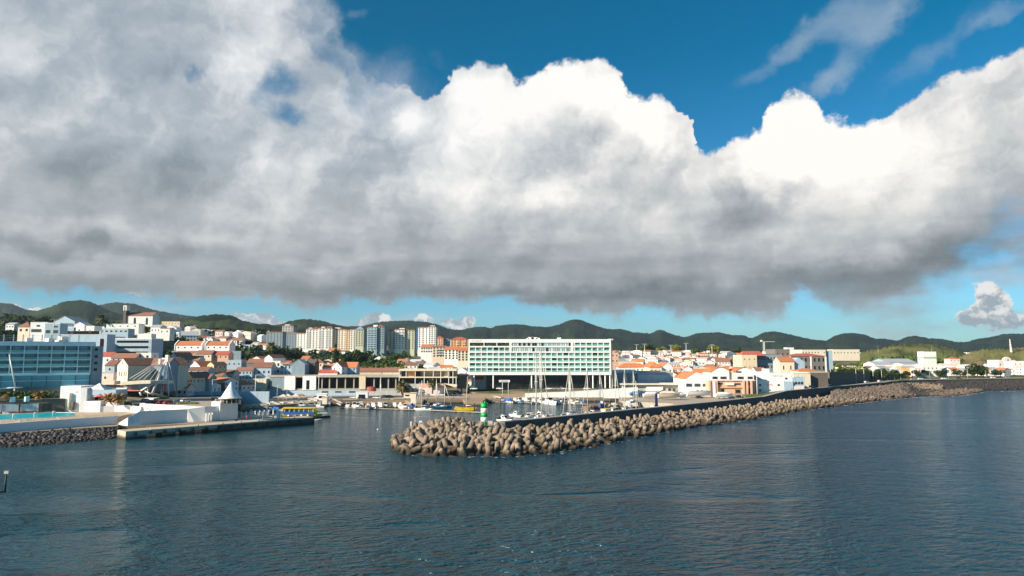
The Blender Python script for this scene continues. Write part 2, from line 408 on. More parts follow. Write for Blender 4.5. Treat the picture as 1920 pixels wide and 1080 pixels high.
M['quay_stone'] = material('quay_stone', (0.30, 0.22, 0.15), 0.9, var=0.3, scale=0.8, bump=0.6, bscale=1.5, extra=world_stain(0.2, 1.5, (0.04, 0.03, 0.02)))
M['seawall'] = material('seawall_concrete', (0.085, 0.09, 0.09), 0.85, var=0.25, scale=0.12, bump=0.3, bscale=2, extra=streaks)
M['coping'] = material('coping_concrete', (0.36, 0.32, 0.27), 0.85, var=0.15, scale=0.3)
M['pier_dark'] = material('dark_wet_concrete', (0.10, 0.09, 0.08), 0.7, var=0.3, scale=0.4, extra=world_stain(0.2, 1.2, (0.02, 0.02, 0.015)))
M['tetra'] = material('armour_concrete', (0.215, 0.165, 0.12), 0.9, var=0.5, scale=0.6, bump=0.7, bscale=2.5, rnd=0.32, extra=world_stain(0.6, 2.3, (0.04, 0.026, 0.014)))
M['rubble'] = material('gap_shadow_rubble', (0.02, 0.018, 0.016), 0.95, var=0.4, scale=0.8, bump=0.8, bscale=1.5)  # near black, standing in for deep shadow in the armour gaps
M['rock_dark'] = material('black_basalt', (0.055, 0.05, 0.05), 0.85, var=0.4, scale=0.9, col2=(0.16, 0.125, 0.10), mixs=(0.5, 0.7), bump=0.6, bscale=3, rnd=0.6, extra=world_stain(0.1, 0.9, (0.015, 0.015, 0.012)))
M['rock_brown'] = material('brown_basalt', (0.16, 0.12, 0.09), 0.9, var=0.4, scale=0.35, col2=(0.09, 0.075, 0.065), bump=0.6, bscale=2, extra=world_stain(0.1, 1.2, (0.07, 0.035, 0.02)))
M['stone_wall'] = material('dark_stone_masonry', (0.12, 0.10, 0.085), 0.9, var=0.45, scale=1.5, col2=(0.22, 0.17, 0.13), mixs=(0.55, 0.65), bump=0.7, bscale=4)
M['fort_stone'] = material('grey_basalt_masonry', (0.17, 0.16, 0.15), 0.9, var=0.3, scale=0.8, bump=0.5, bscale=3)
M['grass'] = material('lawn', (0.06, 0.10, 0.025), 0.95, var=0.35, scale=0.3, col2=(0.11, 0.12, 0.04), spec=0.15)
M['soil'] = material('town_ground', (0.20, 0.17, 0.13), 0.95, var=0.3, scale=0.05, col2=(0.06, 0.085, 0.03), mixs=(0.45, 0.58), spec=0.15)
M['asphalt'] = material('asphalt', (0.06, 0.06, 0.06), 0.9, var=0.2, scale=0.3)
M['paving'] = material('pale_paving', (0.38, 0.32, 0.25), 0.85, var=0.15, scale=0.3)
M['deck'] = material('terrace_paving', (0.50, 0.38, 0.27), 0.8, var=0.12, scale=0.4)
M['glass'] = material('window_glass', (0.03, 0.045, 0.055), 0.12, spec=0.7, rnd=0.5)
M['glass_dark'] = material('dark_glazing', (0.012, 0.014, 0.016), 0.15, spec=0.5, rnd=0.4)
M['glass_teal'] = material('teal_glass', (0.15, 0.36, 0.33), 0.12, spec=0.8, rnd=0.4, var=0.25, scale=0.5)
M['glass_green'] = material('green_balustrade_glass', (0.22, 0.47, 0.40), 0.1, spec=0.8, rnd=0.25)
M['glass_pale'] = material('pale_curtained_glass', (0.46, 0.56, 0.52), 0.2, spec=0.7, rnd=0.35)
M['shade_blue_paint'] = material('pale_blue_paint_and_shade', (0.50, 0.70, 0.78), 0.6, var=0.08, scale=0.3)  # blue paint; on the left hotel its blue stands in for shade
M['teal_facade'] = material('teal_facade_glass', (0.09, 0.30, 0.38), 0.1, spec=0.9, var=0.3, scale=0.2, rnd=0.3)
M['metal_white'] = material('white_metal', (0.76, 0.75, 0.72), 0.4)
M['metal_grey'] = material('galvanised_steel', (0.42, 0.42, 0.41), 0.45, metal=0.6)
M['mast'] = material('mast_alloy', (0.72, 0.69, 0.62), 0.4, metal=0.2)
M['black'] = material('black_rubber', (0.015, 0.015, 0.015), 0.7)
M['pile'] = material('tarred_pile', (0.03, 0.035, 0.03), 0.7, var=0.3, scale=1)
M['green_paint'] = material('beacon_green', (0.0, 0.42, 0.07), 0.4, var=0.06, scale=0.8, extra=streaks)
M['beacon_white'] = material('beacon_white', (0.80, 0.78, 0.74), 0.45, extra=streaks)
M['boat_white'] = material('gelcoat_white', (0.78, 0.77, 0.74), 0.25, rnd=0.06)
M['boat_blue'] = material('gelcoat_blue', (0.05, 0.16, 0.34), 0.25)
M['boat_navy'] = material('gelcoat_navy', (0.02, 0.03, 0.12), 0.25)
M['boat_yellow'] = material('boat_yellow', (0.85, 0.58, 0.01), 0.3)
M['canvas'] = material('cream_canvas', (0.66, 0.56, 0.45), 0.9, var=0.1, scale=1)
M['canvas_blue'] = material('blue_canvas', (0.02, 0.12, 0.40), 0.9)
M['wood'] = material('weathered_planks', (0.32, 0.24, 0.16), 0.85, var=0.2, scale=1.5)
M['red'] = material('red_cloth', (0.60, 0.05, 0.05), 0.8, var=0.1, scale=1)
M['coral'] = material('coral_canvas', (0.75, 0.22, 0.18), 0.85)
M['pool'] = material('pool_water', (0.0, 0.40, 0.48), 0.3, spec=0.2, bump=0.15, bscale=2)
M['rust_red'] = material('red_oxide_paint', (0.30, 0.05, 0.03), 0.6, var=0.1, scale=0.6)
M['leaf'] = material('leaf', (0.045, 0.075, 0.018), 0.85, rndcols=[(0.05, 0.085, 0.022), (0.07, 0.11, 0.025), (0.09, 0.125, 0.028), (0.045, 0.08, 0.025)], var=0.45, scale=0.4, spec=0.15)
M['leaf_light'] = material('light_green_leaf', (0.20, 0.22, 0.035), 0.85, var=0.4, scale=0.35, spec=0.15)  # yellow green foliage
M['leaf_dark'] = material('dark_leaf', (0.032, 0.056, 0.018), 0.9, var=0.4, scale=0.3, spec=0.15)
M['scrub'] = material('dry_scrub', (0.13, 0.13, 0.045), 0.9, col2=(0.20, 0.14, 0.08), var=0.4, scale=0.12, spec=0.15)
M['palm'] = material('palm_frond', (0.09, 0.11, 0.03), 0.7, var=0.3, scale=0.8)
M['palm_dry'] = material('dry_palm_frond', (0.38, 0.20, 0.06), 0.8, var=0.2, scale=1)
M['bark'] = material('bark', (0.09, 0.065, 0.045), 0.95, var=0.3, scale=2)
M['car_glass'] = material('car_window', (0.02, 0.025, 0.03), 0.08, spec=0.8)
for i, c in enumerate([(0.75, 0.75, 0.74), (0.02, 0.022, 0.03), (0.30, 0.31, 0.32), (0.35, 0.03, 0.03), (0.05, 0.09, 0.20), (0.60, 0.58, 0.55)]):
    M['car%d' % i] = material('car_paint', c, 0.25, spec=0.7)
CARN = ['white', 'black', 'grey', 'red', 'dark blue', 'silver']

def text_mesh(name, s, size, mat, parent, loc, rot=(math.pi / 2, 0, 0), ext=0.03):
    cu = bpy.data.curves.new('t', 'FONT'); cu.body = s; cu.size = size; cu.extrude = ext; cu.align_x = 'LEFT'; cu.resolution_u = 2
    to = bpy.data.objects.new('t', cu); C.objects.link(to)
    dg = bpy.context.evaluated_depsgraph_get(); me = bpy.data.meshes.new_from_object(to.evaluated_get(dg))
    bpy.data.objects.remove(to); bpy.data.curves.remove(cu)
    me.materials.clear(); me.materials.append(mat)
    return inst(name, me, parent, loc, rot)

# window meshes shared by every building: a surround proud of the wall and a pane set inside it
def window_mesh(frame, pane, t=0.12):
    b = MB()
    b.box(-.5, .5, -0.06, 0.0, .5 - t, .5, 0).box(-.5, .5, -0.06, 0.0, -.5, -.5 + t, 0)
    b.box(-.5, -.5 + t, -0.055, 0.0, -.5 + t, .5 - t, 0).box(.5 - t, .5, -0.055, 0.0, -.5 + t, .5 - t, 0)
    b.add([(-.5 + t, -0.02, -.5 + t), (.5 - t, -0.02, -.5 + t), (.5 - t, -0.02, .5 - t), (-.5 + t, -0.02, .5 - t)], [(0, 1, 2, 3)], 1)
    return b.mesh('window', [frame, pane])
WIN = window_mesh(M['white'], M['glass_dark'], 0.05)
WIN_DARK = window_mesh(M['fort_stone'], M['glass_dark'], 0.16)
WIN_STONE = window_mesh(M['stone_wall'], M['glass'], 0.13)
BAND = window_mesh(M['metal_grey'], M['glass_dark'], 0.04)
# ------------------------------------------------------------------ water
def water():
    m = bpy.data.materials.new('sea_water'); m.use_nodes = True
    t = NT(m.node_tree); b = t.n['Principled BSDF']
    tc = t.new('ShaderNodeTexCoord'); co = tc.outputs['Object']
    def wav(sc, st, rot, det=4, rgh=0.55):
        r = t.new('ShaderNodeVectorRotate', rotation_type='Z_AXIS'); t.put(r.inputs['Vector'], co); r.inputs['Angle'].default_value = R(rot)
        return t.noise(t.v('MULTIPLY', r.outputs[0], st), sc, det, rgh, dist=0.3)
    patch = t.noise(t.v('MULTIPLY', co, (1.0, 0.45, 1.0)), 0.012, 5, 0.6, dist=0.8)
    slick = t.noise(t.v('MULTIPLY', co, (0.5, 1.5, 1.0)), 0.02, 4, 0.5, dist=1.2)
    x, y, z = t.xyz(co)
    # sheltered water inside the harbour mouth is calmer than the open sea to the right
    shelter = t.step(t.m('SUBTRACT', x, t.m('MULTIPLY', y, 0.15)), -70, 20, 0.45, 1.0)
    shelter = t.m('MULTIPLY', shelter, t.step(t.m('SUBTRACT', y, x), 255, 300, 1.0, 0.45))
    amp = t.m('MULTIPLY', t.step(patch, 0.35, 0.65, 0.65, 1.15), t.m('MULTIPLY', shelter, t.step(slick, 0.53, 0.64, 1.0, 0.35)))
    h = t.m('MULTIPLY', wav(0.22, (0.7, 1.5, 1), 20, 1, 0.4), 1.1)
    h = t.m('MULTIPLY_ADD', wav(0.62, (0.7, 1.4, 1), -15, 2, 0.4), 0.95, h)
    h = t.m('MULTIPLY_ADD', wav(1.8, (0.7, 1.3, 1), 8, 2, 0.45), 0.42, h)
    h = t.m('MULTIPLY', h, amp)
    bn = t.new('ShaderNodeBump'); bn.inputs['Strength'].default_value = 1.0; bn.inputs['Distance'].default_value = 2.6
    t.put(bn.inputs['Height'], h); t.l.new(bn.outputs[0], b.inputs['Normal'])
    col = t.mix(t.step(patch, 0.4, 0.65), (0.003, 0.040, 0.064), (0.005, 0.054, 0.088))
    col = t.mix(t.step(x, -120, 160), t.mix(1.0, col, (1.1, 1.0, 0.85), 'MULTIPLY'), t.mix(1.0, col, (0.7, 1.15, 1.35), 'MULTIPLY'))
    t.put(b.inputs['Base Color'], col)
    b.inputs['Roughness'].default_value = 0.16
    b.inputs['IOR'].default_value = 1.33; b.inputs['Specular IOR Level'].default_value = 0.36
    me = MB().add([(-9000, -1500, 0), (9000, -1500, 0), (9000, 9000, 0), (-9000, 9000, 0)], [(0, 1, 2, 3)]).build('water', m)
    kind(me, 'structure')
water()

# ------------------------------------------------------------------ terrain heights
_ctl = [(-300, 290, 5.5), (0, 290, 5.5), (180, 300, 5.5), (300, 300, 7.0), (420, 300, 7.0), (100, 345, 12), (250, 345, 11), (400, 345, 5),
        (100, 400, 24), (250, 400, 17), (400, 400, 7), (0, 480, 38), (100, 480, 37), (200, 480, 32), (300, 470, 18), (360, 440, 8), (500, 440, 3.4), (620, 440, 3.4), (800, 440, 4), (900, 420, 4.6),
        (1000, 420, 5.6), (1150, 420, 6.4), (1250, 440, 4.5), (1400, 430, 4.2), (1480, 430, 6.0), (1600, 520, 6.5), (1750, 590, 6.6), (1920, 640, 6.6), (2100, 660, 6.6),
        (450, 500, 9), (560, 500, 8), (680, 500, 11), (800, 500, 8), (1000, 500, 7), (1250, 520, 7), (1450, 520, 7),
        (300, 560, 27), (380, 530, 27), (260, 600, 46), (100, 600, 48), (-200, 600, 52), (480, 600, 18), (620, 600, 16), (720, 600, 18), (850, 600, 13), (1100, 600, 11), (1300, 600, 10), (1500, 600, 8), (1700, 680, 8), (1900, 720, 8),
        (100, 760, 56), (280, 760, 54), (400, 750, 40), (520, 750, 31), (650, 750, 27), (760, 750, 26), (850, 740, 21), (1000, 750, 16), (1200, 750, 18), (1400, 750, 16), (1600, 760, 10), (1800, 800, 10),
        (0, 950, 72), (300, 950, 62), (450, 950, 52), (600, 900, 38), (750, 900, 36), (850, 900, 30), (1000, 900, 27), (1200, 900, 26), (1400, 900, 24), (1600, 900, 14), (1900, 900, 12),
        (0, 1300, 78), (300, 1300, 64), (600, 1300, 48), (900, 1300, 34), (1200, 1300, 28), (1500, 1300, 24), (1900, 1300, 20),
        (0, 1800, 85), (400, 1800, 66), (800, 1800, 48), (1200, 1800, 32), (1900, 1800, 26), (0, 2600, 60), (400, 2600, 50), (800, 2600, 40), (1200, 2600, 30), (1900, 2600, 25)]
_cp = np.array([(a / 110.0, 9.0 * math.log(b)) for a, b, _ in _ctl]); _cz = np.array([c for _, _, c in _ctl])
def gz(px, Y):
    d2 = ((_cp - np.array([px / 110.0, 9.0 * math.log(max(Y, 60))])) ** 2).sum(1) + 0.03
    w8 = d2 ** -2.2
    return float((w8 * _cz).sum() / w8.sum())
def gxy(x, Y):
    return gz(960 + FPX * x / (Y * 1.0), Y)
# front edge of the natural ground behind the quays
_front = [(-500, 290), (430, 300), (440, 438), (880, 438), (890, 416), (1180, 416), (1190, 436), (1330, 425), (1400, 408), (1463, 407), (1530, 452), (1600, 505), (1657, 541), (1700, 572), (1760, 590), (1850, 608), (1920, 628), (2400, 690)]
def front(px):
    for (a, ya), (b, yb) in zip(_front, _front[1:]):
        if a <= px <= b: return ya + (yb - ya) * (px - a) / (b - a)
    return 300 if px < 0 else 690
def terrain():
    cols = list(range(-560, 2460, 20)); rows = [0.0, 0.001]
    r = 0.0; 
    while r < 1.0:
        r += 0.012 if r < 0.35 else 0.03; rows.append(min(r, 1.0))
    vs = []; 
    for px in cols:
        y0 = front(px)
        for j, k in enumerate(rows):
            Y = y0 * (2600.0 / y0) ** k
            x = (px - 960) / FPX * Y
            z = -2.0 if j == 0 else gz(px, Y) + (0 if k < 0.03 else 0.8 * math.sin(x * 0.05) * math.sin(Y * 0.043))
            vs.append((x, Y + (0.0 if j == 0 else 0.02), z))
    n = len(rows); fs = [(i * n + j, (i+1) * n + j, (i+1) * n + j + 1, i * n + j + 1) for i in range(len(cols) - 1) for j in range(n - 1)]
    o = MB().add(vs, fs, 0, None, True).build('ground', M['soil']); kind(o, 'structure')
terrain()

# ------------------------------------------------------------------ hills
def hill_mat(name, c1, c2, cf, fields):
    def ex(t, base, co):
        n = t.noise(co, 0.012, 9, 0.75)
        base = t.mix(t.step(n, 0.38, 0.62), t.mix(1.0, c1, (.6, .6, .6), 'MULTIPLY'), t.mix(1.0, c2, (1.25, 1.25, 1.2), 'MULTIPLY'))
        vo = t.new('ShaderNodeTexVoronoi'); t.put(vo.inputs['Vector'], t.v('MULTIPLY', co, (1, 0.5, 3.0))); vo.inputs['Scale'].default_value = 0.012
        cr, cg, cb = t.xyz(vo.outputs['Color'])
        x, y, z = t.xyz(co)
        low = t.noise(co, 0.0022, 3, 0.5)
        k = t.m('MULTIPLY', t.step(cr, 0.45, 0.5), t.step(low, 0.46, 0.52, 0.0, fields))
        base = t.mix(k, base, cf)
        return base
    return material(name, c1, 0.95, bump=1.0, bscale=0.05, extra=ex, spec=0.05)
HM_far = hill_mat('far_hill_forest', (0.007, 0.015, 0.011), (0.013, 0.024, 0.013), (0.028, 0.045, 0.02), 0.6)  # this and the nearer forest are darkened in place of cloud shadow
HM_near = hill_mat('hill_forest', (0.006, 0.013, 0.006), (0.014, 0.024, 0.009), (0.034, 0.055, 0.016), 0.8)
HM_green = hill_mat('wooded_mound', (0.05, 0.075, 0.025), (0.12, 0.12, 0.05), (0.10, 0.13, 0.04), 0.3)
HM_scrub = hill_mat('scrub_mound', (0.12, 0.12, 0.045), (0.19, 0.155, 0.085), (0.15, 0.17, 0.05), 0.6)
def hills(name, ridge, D, Wf, Wb, mat, base, rough=5.0, rows=26, step=5, seed=0, tree=0.0):
    rng = np.random.RandomState(seed)
    x0, x1 = ridge[0][0], ridge[-1][0]
    cols = np.arange(x0, x1 + 1, step)
    ry = np.interp(cols, [p[0] for p in ridge], [p[1] for p in ridge])
    k = np.ones(3) / 3.0; ry2 = np.convolve(np.pad(ry, 1, 'edge'), k, 'valid'); 
    vs = []; ts = np.linspace(0, 1, rows)
    ph = rng.rand(6) * 6.28
    for i, px in enumerate(cols):
        top = at(float(px), float(ry2[i]), D)
        bz = base(px)
        for j, t in enumerate(ts):
            tt = t * 1.35
            if tt <= 1: Y = D - Wf * (1 - tt); s = 0.5 - 0.5 * math.cos(math.pi * tt); s = s ** 0.9
            else: Y = D + Wb * (tt - 1) / 0.35; s = 0.5 + 0.5 * math.cos(math.pi * (tt - 1) / 0.35)
            X = (px - 960) / FPX * Y
            # spurs and gullies running down the slope
            und = (math.sin(px * 0.11 + ph[0]) + 0.6 * math.sin(px * 0.23 + ph[1] + 3 * t) + 0.5 * math.sin(px * 0.051 + ph[2] - 2 * t)) * rough * 0.5 * math.sin(math.pi * min(tt, 1)) * (1 - s)
            z = bz + (top.z - bz) * s + und + (rng.rand() - 0.5) * rough * (0.6 if abs(tt - 1) > 0.1 else 0.5 + tree)
            vs.append((X, Y, z))
    n = rows; fs = [(i * n + j, (i+1) * n + j, (i+1) * n + j + 1, i * n + j + 1) for i in range(len(cols) - 1) for j in range(n - 1)]
    o = MB().add(vs, fs, 0, None, True).build(name, mat); kind(o, 'structure'); return o
far_ridge = [(-500, 590), (-250, 575), (-60, 560), (0, 570), (20, 571), (35, 577), (50, 583), (100, 586), (160, 580), (190, 572), (215, 568), (250, 571), (270, 577), (290, 583), (330, 590), (380, 597), (450, 612), (600, 616),
             (680, 612), (715, 604), (740, 603), (765, 602), (800, 605), (820, 609), (840, 617), (862, 620), (880, 616), (905, 613), (920, 617), (930, 612), (960, 609), (985, 610), (1000, 613), (1030, 614), (1050, 609),
             (1065, 602), (1080, 600), (1092, 602), (1104, 607), (1120, 613), (1140, 618), (1165, 618), (1190, 624), (1220, 626), (1232, 620), (1240, 619), (1250, 623), (1262, 628), (1285, 633), (1300, 628), (1310, 625), (1350, 624),
             (1370, 629), (1395, 629), (1405, 635), (1415, 632), (1432, 624), (1450, 622), (1467, 625), (1490, 630), (1520, 637), (1548, 640), (1560, 632), (1580, 626), (1600, 625), (1620, 628), (1640, 636), (1660, 636),
             (1680, 640), (1700, 632), (1715, 630), (1740, 635), (1770, 637), (1790, 642), (1810, 642), (1830, 636), (1860, 632), (1880, 627), (1900, 626), (1940, 627), (2100, 622), (2400, 640)]
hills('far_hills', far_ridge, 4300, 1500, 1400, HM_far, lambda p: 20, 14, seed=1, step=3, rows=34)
mid_ridge = [(-500, 600), (-200, 585), (-60, 590), (0, 602), (30, 596), (50, 588), (75, 582), (90, 578), (110, 569), (128, 565), (150, 564), (172, 569), (195, 580), (230, 592), (320, 603), (400, 612), (500, 612), (530, 608), (550, 601), (575, 599), (595, 601),
             (610, 604), (640, 612), (700, 625), (760, 636)]
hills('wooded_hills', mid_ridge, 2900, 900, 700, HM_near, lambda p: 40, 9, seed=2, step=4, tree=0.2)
near_ridge = [(-500, 605), (-200, 600), (0, 610), (120, 606), (240, 600), (300, 603), (345, 601), (372, 594), (400, 590), (430, 592), (450, 600), (475, 607), (500, 609), (540, 617), (600, 624), (680, 634), (740, 640)]
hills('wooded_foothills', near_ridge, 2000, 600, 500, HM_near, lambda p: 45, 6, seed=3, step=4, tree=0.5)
m1 = [(1590, 668), (1620, 660), (1650, 653), (1680, 647), (1720, 646), (1755, 648), (1790, 657), (1815, 668)]
hills('wooded_mound', m1, 1150, 160, 150, HM_green, lambda p: 14, 3.0, seed=4, step=2, tree=1.5)
m2 = [(1780, 676), (1800, 668), (1820, 660), (1840, 656), (1880, 655), (1930, 653), (2000, 650), (2200, 655)]
hills('scrub_mound', m2, 1050, 150, 160, HM_scrub, lambda p: 12, 3.0, seed=5, step=2, tree=1.2)

# ------------------------------------------------------------------ quays and sea walls
def P2(px, py, z): v = on(px, py, z); return (v.x, v.y)
def slab(name, pts, z0, z1, mat):
    poly = [P2(*p) if len(p) == 3 else p for p in pts]
    a = sum(poly[i][0] * poly[(i+1) % len(poly)][1] - poly[(i+1) % len(poly)][0] * poly[i][1] for i in range(len(poly)))
    if a < 0: poly = poly[::-1]
    return kind(MB().prism(poly, z0, z1).build(name, mat), 'structure')
Q = 2.6
slab('quay', [(-500, 860, Q), (-250, 832, Q), (0, 813, Q), (220, 799, Q), (352, 795, Q), (384, 794, Q), (440, 789, Q), (446, 776, Q), (452, 764, Q), (600, 754, Q), (622, 751, Q),
              (760, 750, Q), (775, 757, Q), (790, 757, Q), (795, 749, Q), (868, 748, Q), (872, 752, Q), (905, 752, Q), (912, 747, Q), (1180, 744.5, Q), (1240, 746, Q), (1262, 752, Q), (1300, 757, Q), (180, 470), (-260, 330), (-400, 300)], -3, Q, M['quay_stone'])
# lighter road and promenade surface on top of the quay
slab('promenade', [(452, 762.4, Q), (600, 752.8, Q), (622, 749.8, Q), (868, 746.6, Q), (912, 745.8, Q), (1180, 743.2, Q), (1240, 744.8, Q), (1300, 755, Q), (1330, 750, Q), (160, 460), (-150, 460)], Q - 0.2, Q + 0.03, M['paving'])
slab('harbour_road', [(446, 756.5, Q + .03), (600, 748.3, Q + .03), (900, 741, Q + .03), (1180, 739.6, Q + .03), (1180, 736.6, Q + .03), (880, 738, Q + .03), (600, 744, Q + .03), (446, 751, Q + .03)], Q, Q + 0.04, M['asphalt'])

# breakwater line: seaward top edge of the wall
BW = [(-9.0, 235.0), (119.0, 362.0)]
def bwp(Y): return (-9 + 1.008 * (Y - 235), Y)
WALLPTS = [(bwp(240), 4.5), (bwp(300), 4.5), (bwp(350), 4.5), (bwp(383), 4.7), (bwp(404), 6.8), (bwp(460), 6.8), (bwp(528), 6.8)]
for px, py in [(1672, 715), (1700, 713.5), (1760, 712), (1850, 710.5), (1920, 709.5), (2060, 708), (2300, 706)]:
    WALLPTS.append((P2(px, py, 6.8), 6.8))
def ribbon(name, pts, thick, zbase, mat, parent=None, off=0.0, zadd=0.0):
    """a wall that follows pts; its thickness lies landward"""
    vs = []; n = len(pts)
    for i, ((x, y), z) in enumerate(pts):
        a = pts[max(i-1, 0)][0]; b = pts[min(i+1, n-1)][0]
        d = Vector((b[0] - a[0], b[1] - a[1])).normalized(); nn = Vector((-d.y, d.x))
        p = Vector((x, y)) + nn * off; q = p + nn * thick
        zb = zbase if not callable(zbase) else zbase(z)
        vs += [(p.x, p.y, zb), (p.x, p.y, z + zadd), (q.x, q.y, z + zadd), (q.x, q.y, zb)]
    fs = []
    for i in range(n - 1):
        a, b = 4 * i, 4 * i + 4
        fs += [(a, b, b+1, a+1), (a+1, b+1, b+2, a+2), (a+2, b+2, b+3, a+3), (a+3, b+3, b, a)]
    fs += [(0, 1, 2, 3), (4*n-1, 4*n-2, 4*n-3, 4*n-4)]
    return MB().add(vs, fs).build(name, mat, parent)
bw = thing('breakwater', 'long dark concrete breakwater wall running behind the tetrapods', 'sea wall', (0, 0, 0))
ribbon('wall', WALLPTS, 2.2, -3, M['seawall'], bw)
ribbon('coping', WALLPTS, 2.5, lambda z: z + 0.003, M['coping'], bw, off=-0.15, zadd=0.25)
ribbon('quay_deck', [(p, 1.9) for p, z in WALLPTS[:5]], 7.0, -3, M['quay'], bw, off=2.2)
# rounded head with low parapet and the mound of fill below the armour
hc = at(906, 793, 243); hc = Vector((-9.6, 241.5, 0))
def ringpts(c, r, a0, a1, n): return [(c.x + r * math.cos(R(a0 + (a1 - a0) * i / n)), c.y + r * math.sin(R(a0 + (a1 - a0) * i / n))) for i in range(n + 1)]
MB().prism(ringpts(hc, 7.5, 0, 350, 34), -3, 3.4).build('head_platform', M['coping'], bw)
par = [(p, 4.3) for p in ringpts(hc, 7.5, 70, 318, 24)]
ribbon('head_parapet', [(p, z) for p, z in par], -0.6, 3.39, M['coping'], bw)
MB().box(-1.7, 1.7, -1.2, 1.2, 0, 1.3).build('concrete_block', M['coping'], bw, (hc.x + 5.2, hc.y - 1.5, 3.4 - 0.0), 0.3)
w1 = MB()
for i in range(60):
    a = random.random(); p = (bwp(246 + 22 * a)[0] - 3.2 - random.random() * 2, bwp(246 + 22 * a)[1] + 3.2)
    w1.cyl((p[0], p[1], 1.9), (p[0] + random.uniform(-.4, .4), p[1], 3.2 + random.random() * 1.4), 0.25, 0.02, 4)
kind(w1.build('weeds', M['leaf_light']), 'stuff')

# beacon
bc = thing('harbour_beacon', 'green and white banded harbour light tower on the breakwater head', 'beacon', (hc.x, hc.y - 2.0, 3.4))
zb = [0, 1.5, 3.15, 4.55, 6.2, 7.75]; 
cols5 = ['green_paint', 'beacon_white', 'green_paint', 'beacon_white', 'green_paint']
for i in range(5):
    MB().cyl((0, 0, zb[i] + 0.001), (0, 0, zb[i+1]), 1.2, None, 24, 0).build('painted_band', M[cols5[i]], bc)
MB().cyl((0, 0, 7.751), (0, 0, 7.95), 1.32, None, 24).build('gallery', M['green_paint'], bc)
MB().cyl((0.2, 0, 7.951), (0.2, 0, 8.6), 0.28, 0.22, 12).build('lantern', M['green_paint'], bc)
MB().box(-.35, .35, -1.24, -1.1, 0.02, 1.45).build('door', M['green_paint'], bc)
pl = thing('steel_post', 'thin pale post beside the beacon on the breakwater head', 'post', (hc.x + 2.9, hc.y - 1.2, 3.4))
MB().cyl((0, 0, 0), (0, 0, 3.6), 0.06).build('pole', M['metal_white'], pl)

# ------------------------------------------------------------------ tetrapods
def tetra_mesh():
    b = MB(); n = 10
    dirs = [Vector((0, 0, 1)), Vector((0.943, 0, -0.333)), Vector((-0.471, 0.816, -0.333)), Vector((-0.471, -0.816, -0.333))]
    for d in dirs:
        a = d.orthogonal().normalized(); c = d.cross(a); vs = []
        for L, r in ((0.0, 0.98), (2.6, 0.70), (2.98, 0.65), (3.16, 0.42)):
            for i in range(n):
                t = 2 * math.pi * i / n; vs.append(d * L + (a * math.cos(t) + c * math.sin(t)) * r)
        fs = [(k * n + i, k * n + (i+1) % n, (k+1) * n + (i+1) % n, (k+1) * n + i) for k in range(3) for i in range(n)] + [tuple(3 * n + i for i in range(n))]
        b.add(vs, fs, 0, None, True)
        b.sm[-1] = False
    return b
TB = tetra_mesh(); TM = TB.mesh('tetrapod', M['tetra'])
SEAEDGE = [P2(x, y, 0) for x, y in [(734, 840), (762, 853), (860, 857), (960, 856), (1040, 849), (1140, 830), (1270, 805), (1400, 787), (1500, 770), (1600, 757), (1642, 752)]]
INNER = [(hc.x - 8, hc.y + 4), (hc.x - 8.5, hc.y - 1), (hc.x - 5, hc.y - 7), (hc.x + 1, hc.y - 8.5), bwp(246), bwp(262), bwp(290), bwp(330), bwp(385), bwp(440), bwp(480)]
INNER = [(x + 2.6, y - 2.6) if i > 3 else (x, y) for i, (x, y) in enumerate(INNER)]
def lerp2(P, s):
    k = s * (len(P) - 1); i = min(int(k), len(P) - 2); f = k - i
    return Vector((P[i][0] + (P[i+1][0] - P[i][0]) * f, P[i][1] + (P[i+1][1] - P[i][1]) * f))
# core mound under the armour
core = []; ns = 60
for i in range(ns + 1):
    s = i / ns; o_ = lerp2(SEAEDGE, s); n_ = lerp2(INNER, s)
    for t in (0, 0.2, 0.5, 0.8, 1.0):
        p = o_ + (n_ - o_) * t; core.append((p.x, p.y, -3.0 + 2.3 * t ** 0.8))
fs = [(i * 5 + j, (i+1) * 5 + j, (i+1) * 5 + j + 1, i * 5 + j + 1) for i in range(ns) for j in range(4)]
k0 = len(core); core += [(hc.x - 8, hc.y + 4, 1.4), (-38, 232, -2.2), (-33, 246, -2.2), (-20, 256, -2.2), (-8, 256, 0)]
fs += [(0, 4, k0 + 1), (k0 + 1, 4, k0 + 2), (k0 + 2, 4, k0 + 3), (k0 + 3, 4, k0 + 4)]
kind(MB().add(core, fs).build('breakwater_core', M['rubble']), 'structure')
rt = random.Random(11); spots = []; grid = {}
def place_t(x, y, z, dmin):
    gx, gy = int(x // 4), int(y // 4)
    for a in (-1, 0, 1):
        for c in (-1, 0, 1):
            for q in grid.get((gx + a, gy + c), []):
                if (q[0] - x) ** 2 + (q[1] - y) ** 2 + ((q[2] - z) * 0.8) ** 2 < dmin * dmin: return False
    grid.setdefault((gx, gy), []).append((x, y, z)); spots.append((x, y, z)); return True
for k in range(26000):
    s = rt.random(); t = rt.random()
    o_ = lerp2(SEAEDGE, s); n_ = lerp2(INNER, s); p = o_ + (n_ - o_) * t
    zm = np.interp(p.x, [-12, 8], [3.1, 0.9]); zs = -0.7 + zm * min(1, t * 1.25) ** 0.75 + rt.uniform(-0.5, 0.7)
    place_t(p.x, p.y, zs, 3.35 if p.y < 262 else 2.7)
BACK = [(735, 836), (748, 822), (775, 811), (800, 803), (835, 797), (870, 794)]
for k in range(1500):
    s = rt.random(); t = rt.random(); o_ = lerp2([P2(x, y, 0.0) for x, y in BACK], s); n_ = Vector((hc.x - 9, hc.y - 1.0))
    p = o_ + (n_ - o_) * t * 0.9
    place_t(p.x, p.y, -0.7 + 2.9 * min(1, t * 1.4) ** 0.8 + rt.uniform(-0.4, 0.5), 2.8)
place_t(*P2(758, 834, 0), 1.0, 0.5)
